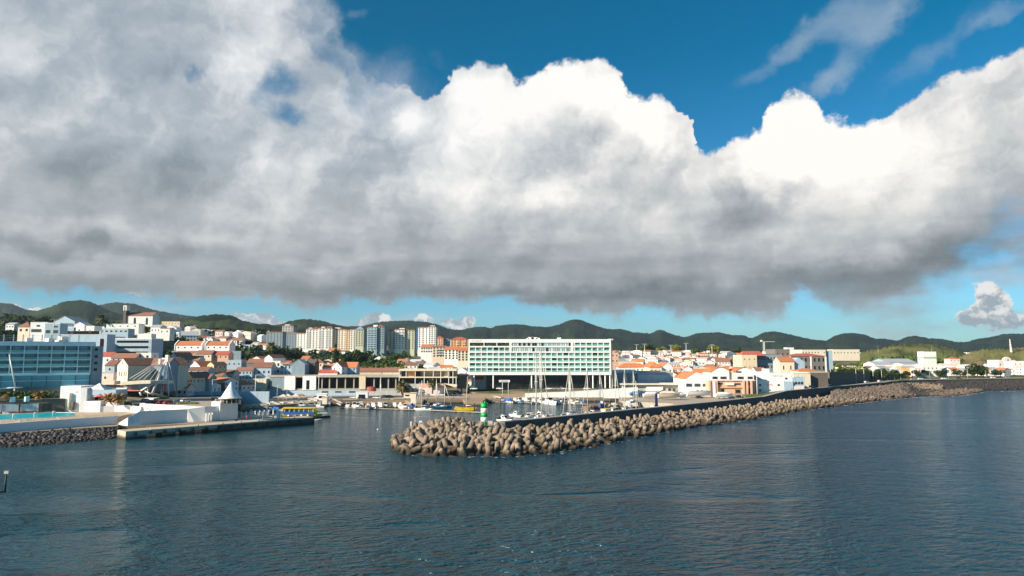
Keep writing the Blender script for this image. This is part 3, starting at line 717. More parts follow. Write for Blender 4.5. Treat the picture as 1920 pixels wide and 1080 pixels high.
spots.sort(key=lambda q: (q[0] ** 2 + q[1] ** 2))
def rrot(): return (rt.uniform(0, 6.28), rt.uniform(0, 6.28), rt.uniform(0, 6.28))
_o = 'leftmost,second,third,fourth,fifth,sixth,seventh,eighth,ninth,tenth,eleventh,twelfth,thirteenth,fourteenth,fifteenth,sixteenth,seventeenth,eighteenth,nineteenth,twentieth,twenty-first,twenty-second,twenty-third,twenty-fourth,twenty-fifth,twenty-sixth,twenty-seventh,twenty-eighth,twenty-ninth,thirtieth'.split(',')
ORD = [_o[0]] + [x + ' from left' for x in _o[1:]]
ROWN = ['waterline row'] + [x + ' row up' for x in _o[1:12]]
def by_place(items, zones, rowh, edge, fmt):
    """label every item by zone, row above the waterline and order in that row, as seen in the photograph"""
    cells = {}
    for i, p in enumerate(items):
        px, py = proj(p[:3]); zi = max(k for k, (x0, _) in enumerate(zones) if px >= x0 or k == 0)
        row = max(0, min(11, int((np.interp(px, [e[0] for e in edge], [e[1] for e in edge]) - py) / rowh)))
        cells.setdefault((zi, row), []).append((px, i))
    out = {}
    for (zi, row), L in cells.items():
        for k, (px, i) in enumerate(sorted(L)): out[i] = fmt(ORD[min(k, 29)], ROWN[row], zones[zi][1], row)
    return out
TZ = [(0, 'far left tip'), (775, 'left slope of tip'), (820, 'well left of the beacon'), (862, 'just left of the beacon'), (900, 'below the beacon'), (945, 'just right of the beacon'), (990, 'a little right of the beacon'), (1035, 'below leaning yacht stays'), (1080, 'below tall yacht masts'), (1125, 'below hotel right end'), (1170, 'beyond the hotel')]
tl = by_place(spots[:300], TZ, 9, [(730, 840), (762, 853), (860, 857), (960, 856), (1040, 849), (1140, 830), (1270, 805)], lambda o, r, z, n: ('wet' if n == 0 else 'tan') + ' tetrapod, ' + o + ' in ' + r + ', ' + z)
for i, (x, y, z) in enumerate(spots[:300]):
    o = inst('tetrapod', TM, None, (x, y, z), rrot(), (1.1 if y < 262 else .94,) * 3); tag(o, tl[i], 'tetrapod', 'tetrapods of the breakwater')
tv = np.array(TB.v); tf = TB.f
def merge_copies(name, V, F, places, mat, k='stuff', smooth=True, parent=None):
    allv = []; allf = []; nb = len(V); tot = 0
    for (x, y, z, rot, sc) in places:
        Rm = np.array(Matrix.Identity(3) if rot is None else __import__('mathutils').Euler(rot).to_matrix())
        allv.append((V * np.array(sc)) @ Rm.T + np.array((x, y, z)))
    av = np.concatenate(allv).tolist()
    af = [tuple(i + nb * c for i in f) for c in range(len(places)) for f in F]
    me = bpy.data.meshes.new(name); me.from_pydata(av, [], af); me.materials.append(mat)
    me.polygons.foreach_set('use_smooth', [smooth] * len(af)); me.update()
    o = inst(name, me, parent)
    if k: kind(o, k)
    return o
merge_copies('tetrapods', tv, tf, [(x, y, z, rrot(), (.88,) * 3) for x, y, z in spots[300:]], M['tetra'])

# ------------------------------------------------------------------ rubble shore on the right and boulders on the left
def rock_mesh(seed, n=10):
    rg = random.Random(seed); bm = bmesh.new(); bmesh.ops.create_icosphere(bm, subdivisions=1, radius=1.0)
    for v in bm.verts: v.co = v.co * rg.uniform(0.72, 1.2); v.co.z *= 0.72; v.co.y *= 0.85
    me = bpy.data.meshes.new('boulder'); bm.to_mesh(me); bm.free(); return me
ROCKS = [rock_mesh(s) for s in range(5)]
for me in ROCKS: me.materials.append(M['rock_dark'])
rv = [np.array([tuple(v.co) for v in me.vertices]) for me in ROCKS]; rf = [[tuple(p.vertices) for p in me.polygons] for me in ROCKS]
def shore(outer, inner, zi, n, size, mat, name, seed, ztop=None):
    rg = random.Random(seed); pl_ = []
    for k in range(n):
        s = rg.random(); t = rg.random() ** 0.85; o_ = lerp2(outer, s); n_ = lerp2(inner, s); p = o_ + (n_ - o_) * t
        sz = size * rg.uniform(0.5, 1.25)
        pl_.append((p.x, p.y, -0.3 + zi * t ** 0.8, (rg.uniform(0, 6), rg.uniform(0, 6), rg.uniform(0, 6)), (sz, sz, sz)))
    merge_copies(name, rv[seed % 5], rf[seed % 5], pl_, mat, smooth=False)
    cv = []
    for i in range(31):
        o_ = lerp2(outer, i / 30); n_ = lerp2(inner, i / 30); cv += [(o_.x, o_.y, -1.2), (n_.x, n_.y, zi - 0.6)]
    kind(MB().add(cv, [(2*i, 2*i+2, 2*i+3, 2*i+1) for i in range(30)]).build('shore_bank', mat), 'structure')
wl = lambda L, z=0: [P2(x, y, z) for x, y in L]
shore(wl([(1560, 762), (1600, 757), (1642, 753), (1690, 747), (1720, 744)]), [bwp(452), bwp(480), bwp(505), bwp(527), P2(1690, 716, 6)], 5.0, 1500, 1.15, M['rock_brown'], 'shore_rubble', 21)
shore(wl([(1690, 747), (1740, 742), (1790, 735), (1850, 733), (1925, 731), (2100, 730), (2300, 730)]), [P2(1690, 715, 6), P2(1740, 713.5, 6), P2(1790, 713, 6), P2(1850, 712, 6), P2(1925, 711, 6), P2(2080, 710, 6), P2(2280, 709, 6)], 5.6, 2400, 1.2, M['rock_dark'], 'dark_shore_rubble', 22)
shore(wl([(1736, 742), (1775, 743.5), (1810, 740), (1842, 734)]), wl([(1736, 733), (1775, 731), (1810, 729.5), (1842, 731)], 1.5), 1.6, 420, 1.3, M['rock_brown'], 'shore_spur_rubble', 23)
pl_ = []
for k in range(230):
    a = rt.random(); b_ = rt.random(); v = on(1676 + 90 * a, 733 - 14 * b_ * (1 - 0.3 * a), 1.2 + 3.0 * b_)
    pl_.append((v.x, v.y, v.z, rrot(), (.62, .62, .62)))
merge_copies('small_tetrapods', tv, tf, pl_, M['tetra'])
# left: boulders below the terrace wall, each its own thing
LO = wl([(-60, 845), (0, 839), (60, 836), (110, 832), (160, 828), (208, 823), (224, 818)]); LI = [P2(x, y, 2.4) for x, y in [(-60, 819), (0, 814.5), (60, 811), (110, 807), (160, 803.5), (208, 801), (224, 800)]]
rb = random.Random(5); cand = []
for k in range(9000):
    s = rb.random(); t = rb.random(); o_ = lerp2(LO, s); n_ = lerp2(LI, s); p = o_ + (n_ - o_) * t; sz = rb.uniform(0.6, 1.15)
    if all((p.x - q[0]) ** 2 + (p.y - q[1]) ** 2 > (0.72 * (sz + q[3])) ** 2 for q in cand): cand.append((p.x, p.y, -0.2 + 2.4 * t, sz))
cand.sort(key=lambda q: -q[3] / q[1])
BZ = [(-100, 'at the left photo edge'), (25, 'under the pool'), (50, 'below the second pool shower'), (75, 'left of the bank middle'), (100, 'below the white pavilion'), (130, 'right of the bank middle'), (160, 'left of the jetty'), (190, 'beside the jetty end')]
blb = by_place(cand[:300], BZ, 4.0, [(-60, 845), (0, 839), (60, 836), (110, 832), (160, 828), (224, 818)], lambda o, r, z, n: ('wet black' if n < 2 else 'dry dark') + ' boulder, ' + o + ' in ' + r + ', ' + z)
for i, (x, y, z, sz) in enumerate(cand[:300]):
    o = inst('boulder', ROCKS[i % 5], None, (x, y, z), (rb.uniform(0, 6), rb.uniform(0, 1), rb.uniform(0, 6)), (sz * 1.05,) * 3)
    tag(o, blb[i], 'boulder', 'boulders of the left bank')
if cand[300:]:
    merge_copies('boulders', rv[1], rf[1], [(x, y, z, (x, y, z), (sz, sz, sz)) for x, y, z, sz in cand[300:]], M['rock_dark'], smooth=False)
cv = []
for i in range(13):
    o_ = lerp2(LO, i / 12); n_ = lerp2(LI, i / 12); cv += [(o_.x, o_.y, -1.0), (n_.x, n_.y, 1.9)]
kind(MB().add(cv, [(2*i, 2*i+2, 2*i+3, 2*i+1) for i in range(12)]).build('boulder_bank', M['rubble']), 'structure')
# ------------------------------------------------------------------ building kit
UNIT = {}
def unit_mesh(key, mats, fn):
    if key not in UNIT: b = MB(); fn(b); UNIT[key] = b.mesh(key, mats)
    return UNIT[key]
def add_roof(par, w, d, h, kindr, rh, mat, over=0.35, chim=None, rng=random):
    b = MB(); o = over; t = 0.18
    if kindr == 'gx':      # ridge parallel to the front
        s = rh / (d / 2); z0 = h - s * o
        pr = [(-o, z0), (d / 2, h + rh), (d + o, z0), (d + o, z0 + t), (d / 2, h + rh + t), (-o, z0 + t)]
        n = 6; vs = [(-w/2 - o * .5, y, z) for y, z in pr] + [(w/2 + o * .5, y, z) for y, z in pr]
        fs = [(i, n + i, n + (i+1) % n, (i+1) % n) for i in range(n)] + [(0, 1, 4, 5), (1, 2, 3, 4), (6, 11, 10, 7), (7, 10, 9, 8)]
        b.add(vs, fs)
    elif kindr == 'gy':    # gable towards the front
        s = rh / (w / 2); z0 = h - s * o
        pr = [(-w/2 - o, z0), (0, h + rh), (w/2 + o, z0), (w/2 + o, z0 + t), (0, h + rh + t), (-w/2 - o, z0 + t)]
        n = 6; vs = [(x, -o * .5, z) for x, z in pr] + [(x, d + o * .5, z) for x, z in pr]
        fs = [((i+1) % n, n + (i+1) % n, n + i, i) for i in range(n)] + [(5, 4, 1, 0), (4, 3, 2, 1), (7, 10, 11, 6), (8, 9, 10, 7)]
        b.add(vs, fs)
    elif kindr == 'hip':
        m = min(w, d) / 2 * 0.95; x0, x1, y0, y1 = -w/2 - o, w/2 + o, -o, d + o
        if w >= d: r0 = (x0 + m, d/2, h + rh); r1 = (x1 - m, d/2, h + rh)
        else: r0 = (0, y0 + m, h + rh); r1 = (0, y1 - m, h + rh)
        vs = [(x0, y0, h), (x1, y0, h), (x1, y1, h), (x0, y1, h), (x0, y0, h + t), (x1, y0, h + t), (x1, y1, h + t), (x0, y1, h + t), r0, r1]
        fs = [(3, 2, 1, 0), (0, 1, 5, 4), (1, 2, 6, 5), (2, 3, 7, 6), (3, 0, 4, 7)]
        fs += [(4, 5, 9, 8), (5, 6, 9), (6, 7, 8, 9), (7, 4, 8)] if w >= d else [(4, 5, 8), (5, 6, 9, 8), (6, 7, 9), (7, 4, 8, 9)]
        b.add(vs, fs)
    elif kindr == 'shed':  # slopes down to the front
        b.add([(-w/2 - o, -o, h), (w/2 + o, -o, h), (w/2 + o, d + o, h + rh), (-w/2 - o, d + o, h + rh), (-w/2 - o, -o, h + t), (w/2 + o, -o, h + t), (w/2 + o, d + o, h + rh + t), (-w/2 - o, d + o, h + rh + t)],
              [(0,3,2,1),(4,5,6,7),(0,1,5,4),(1,2,6,5),(2,3,7,6),(3,0,4,7)])
    else:                  # flat slab with a low parapet
        b.box(-w/2 - .05, w/2 + .05, -.05, d + .05, h + 0.002, h + 0.15)
        q = 0.2; z1 = h + rh
        b.box(-w/2 - .05, w/2 + .05, -.05, q, h + .152, z1).box(-w/2 - .05, w/2 + .05, d - q, d + .05, h + .152, z1)
        b.box(-w/2 - .05, -w/2 + q, q, d - q, h + .152, z1).box(w/2 - q, w/2 + .05, q, d - q, h + .152, z1)
    r = b.build('roof', mat, par)
    if chim:
        for cx, cy in chim:
            me = unit_mesh('chimney', M['white'], lambda b: b.box(-.35, .35, -.3, .3, -1.2, 1.2).box(-.45, .45, -.4, .4, 1.201, 1.4))
            zt = h + rh * 0.75
            inst('chimney', me, r, (cx, cy, zt))
    return r
def add_walls(par, w, d, h, kindr, rh, mat, deep=5.0):
    b = MB(); hw = w / 2
    if kindr == 'gx':
        vs = []
        for x in (-hw, hw): vs += [(x, 0, -deep), (x, d, -deep), (x, d, h), (x, d/2, h + rh), (x, 0, h)]
        b.add(vs, [(0, 1, 2, 3, 4)[::-1], (5, 6, 7, 8, 9), (0, 5, 9, 4), (1, 2, 7, 6), (0, 1, 6, 5), (4, 9, 8, 3), (3, 8, 7, 2)])
    elif kindr == 'gy':
        vs = []
        for y in (0, d): vs += [(-hw, y, -deep), (hw, y, -deep), (hw, y, h), (0, y, h + rh), (-hw, y, h)]
        b.add(vs, [(0, 1, 2, 3, 4), (5, 6, 7, 8, 9)[::-1], (1, 6, 7, 2), (0, 4, 9, 5), (0, 5, 6, 1), (2, 7, 8, 3), (3, 8, 9, 4)])
    elif kindr == 'shed':
        b.add([(-hw, 0, -deep), (hw, 0, -deep), (hw, d, -deep), (-hw, d, -deep), (-hw, 0, h), (hw, 0, h), (hw, d, h + rh), (-hw, d, h + rh)],
              [(0,3,2,1),(4,5,6,7),(0,1,5,4),(1,2,6,5),(2,3,7,6),(3,0,4,7)])
    else:
        b.box(-hw, hw, 0, d, -deep, h)
    return b.build('wall', mat, par)
def add_windows(par, w, d, h, rows, cols, win=WIN, ww=1.0, wh=1.4, sides=1, skip=0.0, rng=random, margin=None, z0=None, side_cols=None, name='window'):
    if not rows or not cols: return
    fl = h / rows
    for r in range(rows):
        z = (fl * (r + 0.55)) if z0 is None else z0 + fl * r
        for c in range(cols):
            if skip and rng.random() < skip: continue
            x = -w/2 + w * (c + 0.5) / cols
            inst(name, win, par, (x, 0, z), (0, 0, 0), (ww, 1, wh))
        if sides:
            sc = side_cols if side_cols is not None else max(1, int(cols * d / w))
            for c in range(sc):
                y = d * (c + 0.5) / sc
                if sides in (1, 3): inst(name, win, par, (w/2, y, z), (0, 0, math.pi / 2), (ww, 1, wh))
                if sides in (2, 3): inst(name, win, par, (-w/2, y, z), (0, 0, -math.pi / 2), (ww, 1, wh))
def frame_of(px0, px1, pt, pb, Y, yaw=0.0):
    pm = (px0 + px1) / 2
    c = at(pm, pb, Y); k = math.cos(R(yaw))
    w = (at(px1, pb, Y).x - at(px0, pb, Y).x) / k
    return c, w, at(pm, pt, Y).z - c.z
def house(px0, px1, pt, pb, Y, d, roof, rh, wm, rm, label, rows=2, cols=3, yaw=0, cat='house', name='house', win=None, ww=1.0, wh=1.3, sides=1, group=None, chim=None, skip=0.0, over=0.35, z0=None, side_cols=None, deep=5):
    c, w, h = frame_of(px0, px1, pt, pb, Y, yaw)
    t = thing(name, label, cat, c, R(yaw), group)
    add_walls(t, w, d, h, roof, rh, M[wm] if isinstance(wm, str) else wm, deep)
    add_roof(t, w, d, h, roof, rh, M[rm] if isinstance(rm, str) else rm, over, chim)
    add_windows(t, w, d, h, rows, cols, win or WIN, ww, wh, sides, skip, z0=z0, side_cols=side_cols)
    return t, w, d, h
def bands(t, w, h, rows, x0=-0.46, x1=0.46, frac=0.45, mat='glass_dark', y=0):
    """ribbon windows: one long glazed band per floor"""
    fl = h / rows
    for r in range(rows):
        zz = fl * (r + 0.55); L = (x1 - x0) * w
        inst('window', BAND, t, ((x0 + x1) / 2 * w, y, zz), (0, 0, 0), (L, 1, fl * frac))

# ------------------------------------------------------------------ long white and glass hotel
def big_hotel():
    Y = 440.0; c = at(1012, 728, Y); xl = at(878, 680, Y).x - c.x; xr = at(1146, 680, Y).x - c.x
    t = thing('long_glass_hotel', 'long white hotel with green glass balconies raised on slim columns behind the marina', 'hotel', c)
    Z = lambda py: at(1012, py, Y).z - c.z
    W_ = xr - xl; D = 17.0
    hw = M['white_clean']; S = M['beige']
    ys = [650, 660.2, 669.8, 679.4, 688.9, 698.3]          # slab centres
    zt0, zt1 = Z(642.5), Z(636)
    MB().box(xl, xr, 0, D, zt0, zt1).build('parapet', hw, t)
    MB().box(xl, xr, 0, D, Z(703), Z(697.5)).build('base_slab', hw, t)
    for i, y in enumerate(ys[:-1]):
        MB().box(xl + .9, xr - .9, 0.003, D - 0.01, Z(y) - 0.42, Z(y) + 0.42).build('floor_slab', hw, t)
    MB().box(xl, xl + .9, 0.0, D, Z(697.5), zt0).build('side_wall', hw, t)
    MB().box(xr - .9, xr, 0.0, D, Z(697.5), zt0).build('side_wall', hw, t)
    # back wall of the rooms
    MB().box(xl + .9, xr - .9, 1.4, D - .02, Z(697.5), zt0).build('room_wall', M['bluegrey'], t)
    nb = 24; bwid = (W_ - 1.8) / nb
    zz = [zt0] + [Z(y) for y in ys]
    fin = unit_mesh('partition', M['white_clean'], lambda b: b.box(-.24, .24, 0.05, 1.39, 0, 1))
    gl = [unit_mesh('glazing%d' % i, [M[k]], lambda b: b.add([(-.5, 1.35, 0), (.5, 1.35, 0), (.5, 1.35, 1), (-.5, 1.35, 1)], [(0, 1, 2, 3)])) for i, k in enumerate(['glass_teal', 'glass_pale', 'glass_dark'])]
    bal = unit_mesh('balustrade', M['glass_green'], lambda b: b.box(-.5, .5, 0.1, 0.16, 0, 1.0))
    rg = random.Random(3)
    for r in range(6):
        zb = zz[r + 1] + 0.42; ztp = (zz[r] - 0.42) if r else zt0
        for k in range(nb):
            x = xl + .9 + bwid * (k + .5); u = (x - xl) / W_
            if r == 0 and u < 0.30: continue
            if r in (0, 1) and 0.30 <= u < 0.725: continue
            g = gl[rg.choices([0, 1, 2], [6, 4, 0.8])[0]]
            inst('glazing', g, t, (x, 0, zb), sc=(bwid - .5, 1, ztp - zb - .02))
            inst('balustrade', bal, t, (x, 0, zb), sc=(bwid - .44, 1, 1.0))
            if k: inst('partition', fin, t, (x - bwid / 2, 0, zb), sc=(1, 1, ztp - zb - .01))
    # roof garden at the top left, tall glazed hall in the middle
    x0, x1 = xl + .9, xl + .30 * W_
    gb = MB(); rg2 = random.Random(8)
    for k in range(700):
        x = rg2.uniform(x0, x1); z = zz[1] + .45 + rg2.random() ** 1.5 * 2.1; y = rg2.uniform(.3, 1.3); s = .3
        a = Vector((rg2.uniform(-1, 1), rg2.uniform(-1, 1), rg2.uniform(-1, 1))).normalized(); b_ = a.orthogonal().normalized(); c_ = a.cross(b_)
        p = Vector((x, y, z)); gb.add([p + b_ * s, p + c_ * s, p - b_ * s, p - c_ * s], [(0, 1, 2, 3)])
    kind(gb.build('roof_garden', M['leaf'], t), 'stuff')
    for u in (0.11, 0.20): MB().box(xl + u * W_ - .25, xl + u * W_ + .25, 0.1, .6, zz[1] + .42, zt0).build('column', hw, t)
    for u in (.295, .728): MB().box(xl + u * W_ - .75, xl + u * W_ + .75, -.01, 2.5, zz[2] + .42, zt0 - .002).build('frame_column', hw, t)
    xa, xb = xl + .295 * W_ + .76, xl + .728 * W_ - .76
    for r, key in ((0, 'glass_dark'), (1, 'glass_pale')):
        n = 26
        for k in range(n):
            wd = (xb - xa) / n; za = zz[r + 1] + (.35 if r == 0 else .42); zc = (zz[r] - .35) if r else zt0
            g = gl[rg.choices([1, 2, 0], [5, 2, 1])[0]] if r == 0 or k < n else gl[1]
            if r == 1 and rg.random() < .8: g = gl[1]
            inst('glazing', g, t, (xa + wd * (k + .5), -.85, za), sc=(wd - .16, 1, zc - za))
    MB().box(xa, xb, .3, .49, zz[1] - .35, zz[1] + .35).build('dark_transom', M['glass_dark'], t)
    mull = MB()
    for k in range(27): x = xa + (xb - xa) * k / 26; mull.box(x - .08, x + .08, .3, .47, zz[2] + .42, zt0)
    mull.build('mullions', M['metal_grey'], t)
    # columns and recessed ground floor
    colm = unit_mesh('column', M['white_clean'], lambda b: b.cyl((0, 0, 0), (0, 0, 1), 0.45, None, 10))
    zb = Z(703)
    for px, yy, z0 in ((889, .8, -1), (925, .8, 0), (997, .8, 0), (1112, .8, 0), (1135, .8, 0), (1144, .8, 0), (884, 8, 0), (1066, 8, 0)):
        inst('column', colm, t, (at(px, 700, Y).x - c.x, yy, z0), sc=(1, 1, zb - z0 - .01))
    xm = at(912, 700, Y).x - c.x
    MB().box(xm, xr - 1.5, 6.5, D, -1, zb - .01).build('ground_floor', M['glass_dark'], t)
    dk = unit_mesh('ground_pane', M['glass_dark'], lambda b: b.box(-.5, .5, 6.3, 6.42, 0, 1))
    n = 20; wd = (xr - 1.5 - xm) / n
    for k in range(n): inst('shop_pane', dk, t, (xm + wd * (k + .5), 0, .4), sc=(wd - .3, 1, zb - 1.4))
    MB().box(xl + 2, xm - .3, 9, D, -1, zb - .02).build('shop_wall', M['grey'], t)
    MB().box(xl + 3, xm - 2, 8.7, 8.98, zb - 3.2, zb - 1.2).build('red_shopfront', M['rust_red'], t)
    # plant on the roof, dark lift overhang at the right end, sign
    for px, w_, h_ in ((990, .9, .8), (996, 1.8, 1.4), (1002, 2.0, 1.3), (1009, 1.2, .9), (1049, 1.2, 1.1)):
        x = at(px, 636, Y).x - c.x; MB().box(x - w_, x + w_, 3, 5, zt1 + .001, zt1 + h_).build('roof_plant', M['white'], t)
    x = at(1048, 636, Y).x - c.x; MB().cyl((x, 4, zt1 + 1.1), (x, 4, zt1 + 3.4), .05, None, 5).build('aerial', M['metal_grey'], t)
    MB().box(xr - .2, xr + 2.0, 3, 12, zt1 - .6, zt1 + .4).build('lift_overhang', M['grey'], t)
    MB().box(xr + .002, xr + 1.2, 3, D, -1, zt0 - 1).build('service_shaft', M['beige'], t)
    text_mesh('sign_lettering', 'OCTANT', 1.75, M['grey'], t, (at(882, 640, Y).x - c.x, -.06, Z(641.3)))
    return t
big_hotel()

# ------------------------------------------------------------------ blue-grey hotel at the left edge
def left_hotel():
    yaw = 30; Y = 290.0; c = at(167, 724, Y)
    t = thing('blue_glass_hotel', 'blue grey hotel with four rows of balconies at the left edge of the photo', 'hotel', c, R(yaw))
    Z = lambda py: at(167, py, Y).z - c.z
    bayw = 4.62; nb = 13; xl = -bayw * nb; D = 16
    zs = [Z(653), Z(660.5), Z(674), Z(687.5), Z(699)]
    zt, ztop = Z(649), Z(641)
    P = M['shade_blue_paint']  # slabs and fins get the blue of their shade as colour
    MB().box(xl, 1.2, -.2, D, zt, ztop).build('roof_fascia', P, t)
    fin = unit_mesh('blue_fin', P, lambda b: b.box(-.17, .17, 0, 1.8, 0, 1))
    slab_ = unit_mesh('balcony_slab', P, lambda b: b.box(-.5, .5, .01, 1.79, -.2, .2))
    glz = unit_mesh('blue_glazing', M['teal_facade'], lambda b: b.box(-.5, .5, 1.7, 1.78, 0, 1))
    bls = unit_mesh('blue_balustrade', M['glass_teal'], lambda b: b.box(-.5, .5, .02, .08, 0, 1))
    MB().box(xl, 0, 1.8, D, zs[4] - .2, zt).build('room_wall', M['slate'], t)
    edges = [zt] + [Z(y) for y in (662, 674.5, 687, 699.5)]
    door = window_mesh(M['shade_blue_paint'], M['teal_facade'], .05)
    rg = random.Random(4)
    for r in range(4):
        zb, zc = edges[r + 1], edges[r]
        for k in range(nb):
            x = xl + bayw * (k + .5)
            inst('balcony_slab', slab_, t, (x, 0, zb), sc=(bayw - .24, 1, 1))
            inst('balcony_door', door, t, (x - .5, 1.795, (zb + zc) / 2 - .1), sc=(2.5, 1, (zc - zb) * .82))
            inst('balustrade', bls, t, (x, 0, zb + .15), sc=(bayw - .26, 1, 1.05))
            inst('partition', fin, t, (x + bayw / 2, 0, zb), sc=(1, 1, zc - zb))
    # recessed stair tower at the right end
    MB().box(.13, 4.2, .9, D, -5, zt - .002).build('stair_tower', M['slate'], t)
    for r in range(4): inst('window', WIN, t, (1.9, .9, (edges[r] + edges[r+1]) / 2), sc=(1.6, 1, 1.6))
    MB().box(3.0, 4.3, .8, D, zt + .01, zt + 3.2).build('roof_box', M['rust_red'], t)
    # two storey glass base
    zb = edges[4]
    MB().box(xl, .1, -.5, 1.7, zb - .75, zb - .151).build('base_canopy', P, t)
    MB().box(xl, 0, 1.801, D, -9, zb - .25).build('base_wall', M['slate'], t)
    n = 12; wd = -xl / n
    for k in range(n):
        for (a, b_) in ((Z(712), zb - .8), (Z(724), Z(713))):
            inst('base_glazing', glz, t, (xl + wd * (k + .5), -1.3, a), sc=(wd - .2, 1, b_ - a))
    MB().box(xl, 0, .15, .38, Z(713), Z(712)).build('transom', P, t)
    # roof terrace: slim posts, plant boxes and a lone mast
    post = unit_mesh('roof_post', M['metal_white'], lambda b: b.box(-.17, .17, .4, .7, 0, 2.8))
    for k in range(18): inst('roof_post', post, t, (xl + 3.2 * k + 1, 0, ztop))
    for x, w_, h_ in ((-16, 1.7, 1.4), (-11.5, 2.0, 2.2), (-23, .4, 1.4), (-14, 5, .6)):
        MB().box(-w_, w_, 0, 2.5, 0, h_).build('roof_plant', M['white'], t, (x, 2.2, ztop + .001), R(-62))
    m = MB().cyl((-14.3, 3.5, ztop + .6), (-13.8, 3.5, ztop + 9.5), .22, .12, 8).box(-15.4, -12.4, 3.4, 3.6, ztop + 9.2, ztop + 9.45)
    m.build('mast', M['canvas'], t)
    for k in range(3): MB().box(xl, 1.2, 1.05, 1.1, ztop + .8 + .8 * k, ztop + .85 + .8 * k).build('roof_rail', M['metal_white'], t)
left_hotel()
# ------------------------------------------------------------------ named buildings, left hillside
house(57, 85, 605.5, 632, 400, 9, 'flat', .5, 'white_clean', 'white', 'white flat roofed villa with dark windows above the blue glass hotel', 0, 0, yaw=8, deep=12)
t, w, d, h = house(84, 110, 607, 634, 397, 9, 'flat', .5, 'bluegrey', 'white', 'pale blue flat roofed villa joined right of the white villa above the hotel', 0, 0, yaw=8, deep=12)
for x, z, a, b in ((.22, .8, .26, .12), (-.28, .45, .3, .22), (.2, .45, .38, .22)): inst('window', WIN_STONE, t, (x * w, 0, z * h), sc=(a * w, 1, b * h))
t = C.objects['house']; 
for x, z, a, b in ((-.02, .8, .2, .13), (-.12, .46, .62, .22)): inst('window', WIN_STONE, t, (x * 9, 0, z * 8.2), sc=(a * 9, 1, b * 8.2))
house(100, 139, 603, 622, 440, 14, 'gy', 3.4, 'bluegrey', 'roof_grey', 'plain pale gable end of a hall rising behind the white villas', 0, 0)
house(33, 55, 613, 626, 430, 9, 'hip', 3.4, 'cream', 'roof_brown', 'cream cottage with steep brown roof left of the white villas', 1, 2, wh=1.6, ww=1.6)
house(10, 26, 608, 618, 560, 9, 'gx', 1.4, 'white', 'roof_grey', 'small far white cottage in trees at the left edge', 1, 3)
for i, (a, b, pt, pb, m, lb) in enumerate([(114, 126, 611, 632, 'white_clean', 'narrow white house with half gable just right of the villas'), (126, 141, 614, 634, 'bluegrey', 'shaded pale blue house between two bright white gables'),
        (138, 157, 609, 632, 'white_clean', 'bright white house with stepped gable left of a dark doorway'), (160, 176, 612, 632, 'white', 'white cube house left of the yellow green tree')]):
    house(a, b, pt, pb, 425, 8, 'gy' if i in (0, 2) else 'flat', 1.6 if i in (0, 2) else .4, m, 'white', lb, 1, 1, ww=.9)
house(112, 200, 628, 645, 385, 8, 'flat', .4, 'bluegrey', 'grey', 'long low pale blue block with a dark window band above the hotel roof', 0, 0, deep=9)
bands(C.objects['house.007'] if 'house.007' in C.objects else C.objects['house'], 30, 5, 1)
# church on the hill
t, w, d, h = house(236, 285, 592, 621, 600, 12, 'gx', 3.2, 'white', 'roof_brown', 'white hilltop church with a brown roof, arched windows and slim bell tower', 0, 0, cat='church', name='church')
for x in (-.18, .28): MB().profile([(x*w-1, h*.42), (x*w+1, h*.42), (x*w+1, h*.75), (x*w+.6, h*.88), (x*w-.6, h*.88), (x*w-1, h*.75)], -.08, -.02).build('arched_window', M['glass'], t)
b = MB().box(-w/2 - 2.6, -w/2 - .05, -1, 4, -4, h + 4.5); b.build('bell_tower', M['stone_wall'], t)
b = MB().box(-w/2 - 2.7, -w/2 - 2.0, -1.2, 4.1, h + 4.51, h + 8).box(-w/2 - .8, -w/2 + .2, -1.2, 4.1, h + 4.51, h + 8).box(-w/2 - 2.7, -w/2 + .2, -1.2, 4.1, h + 8.01, h + 9)
b.build('belfry', M['white'], t); MB().cyl((-w/2 - 1.3, 1.2, h + 9), (-w/2 - 1.3, 1.2, h + 11), .9, .1, 8).build('spire', M['stone_wall'], t)
house(190, 260, 608, 616, 560, 9, 'flat', .5, 'white', 'grey', 'long low white wall like building below the hilltop church', 1, 5, sides=0)
house(186, 240, 617, 626, 520, 9, 'flat', .4, 'bluegrey', 'grey', 'long pale block with dark verandah below the church', 1, 6, ww=2, sides=0)
house(282, 300, 613, 626, 560, 10, 'gx', 1.8, 'white', 'roof_grey', 'white house with grey roof just right of the church trees', 1, 3)
house(298, 318, 617, 627, 550, 8, 'flat', .4, 'white', 'grey', 'low white box house right of the grey roofed one near the church', 1, 2)
house(303, 337, 603, 611, 900, 12, 'flat', .5, 'beige', 'roof_brown', 'far sand coloured farm building on the dark hillside right of the church', 1, 6)
# white office block
t, w, d, h = house(185, 209, 632, 661, 420, 14, 'flat', .5, 'white', 'white', 'tall plain white stair block left of the banded office', 0, 0, cat='office', name='office_building')
t, w, d, h = house(212, 283, 636, 667, 418, 14, 'flat', .6, 'bluegrey', 'white', 'white office building with long dark ribbon windows on the left hillside', 0, 0, cat='office', name='office_building')
bands(t, w, h, 3); MB().box(w/2 - 9, w/2 - .5, .2, 6, h + .16, h + 3.4).build('roof_box', M['white'], t)
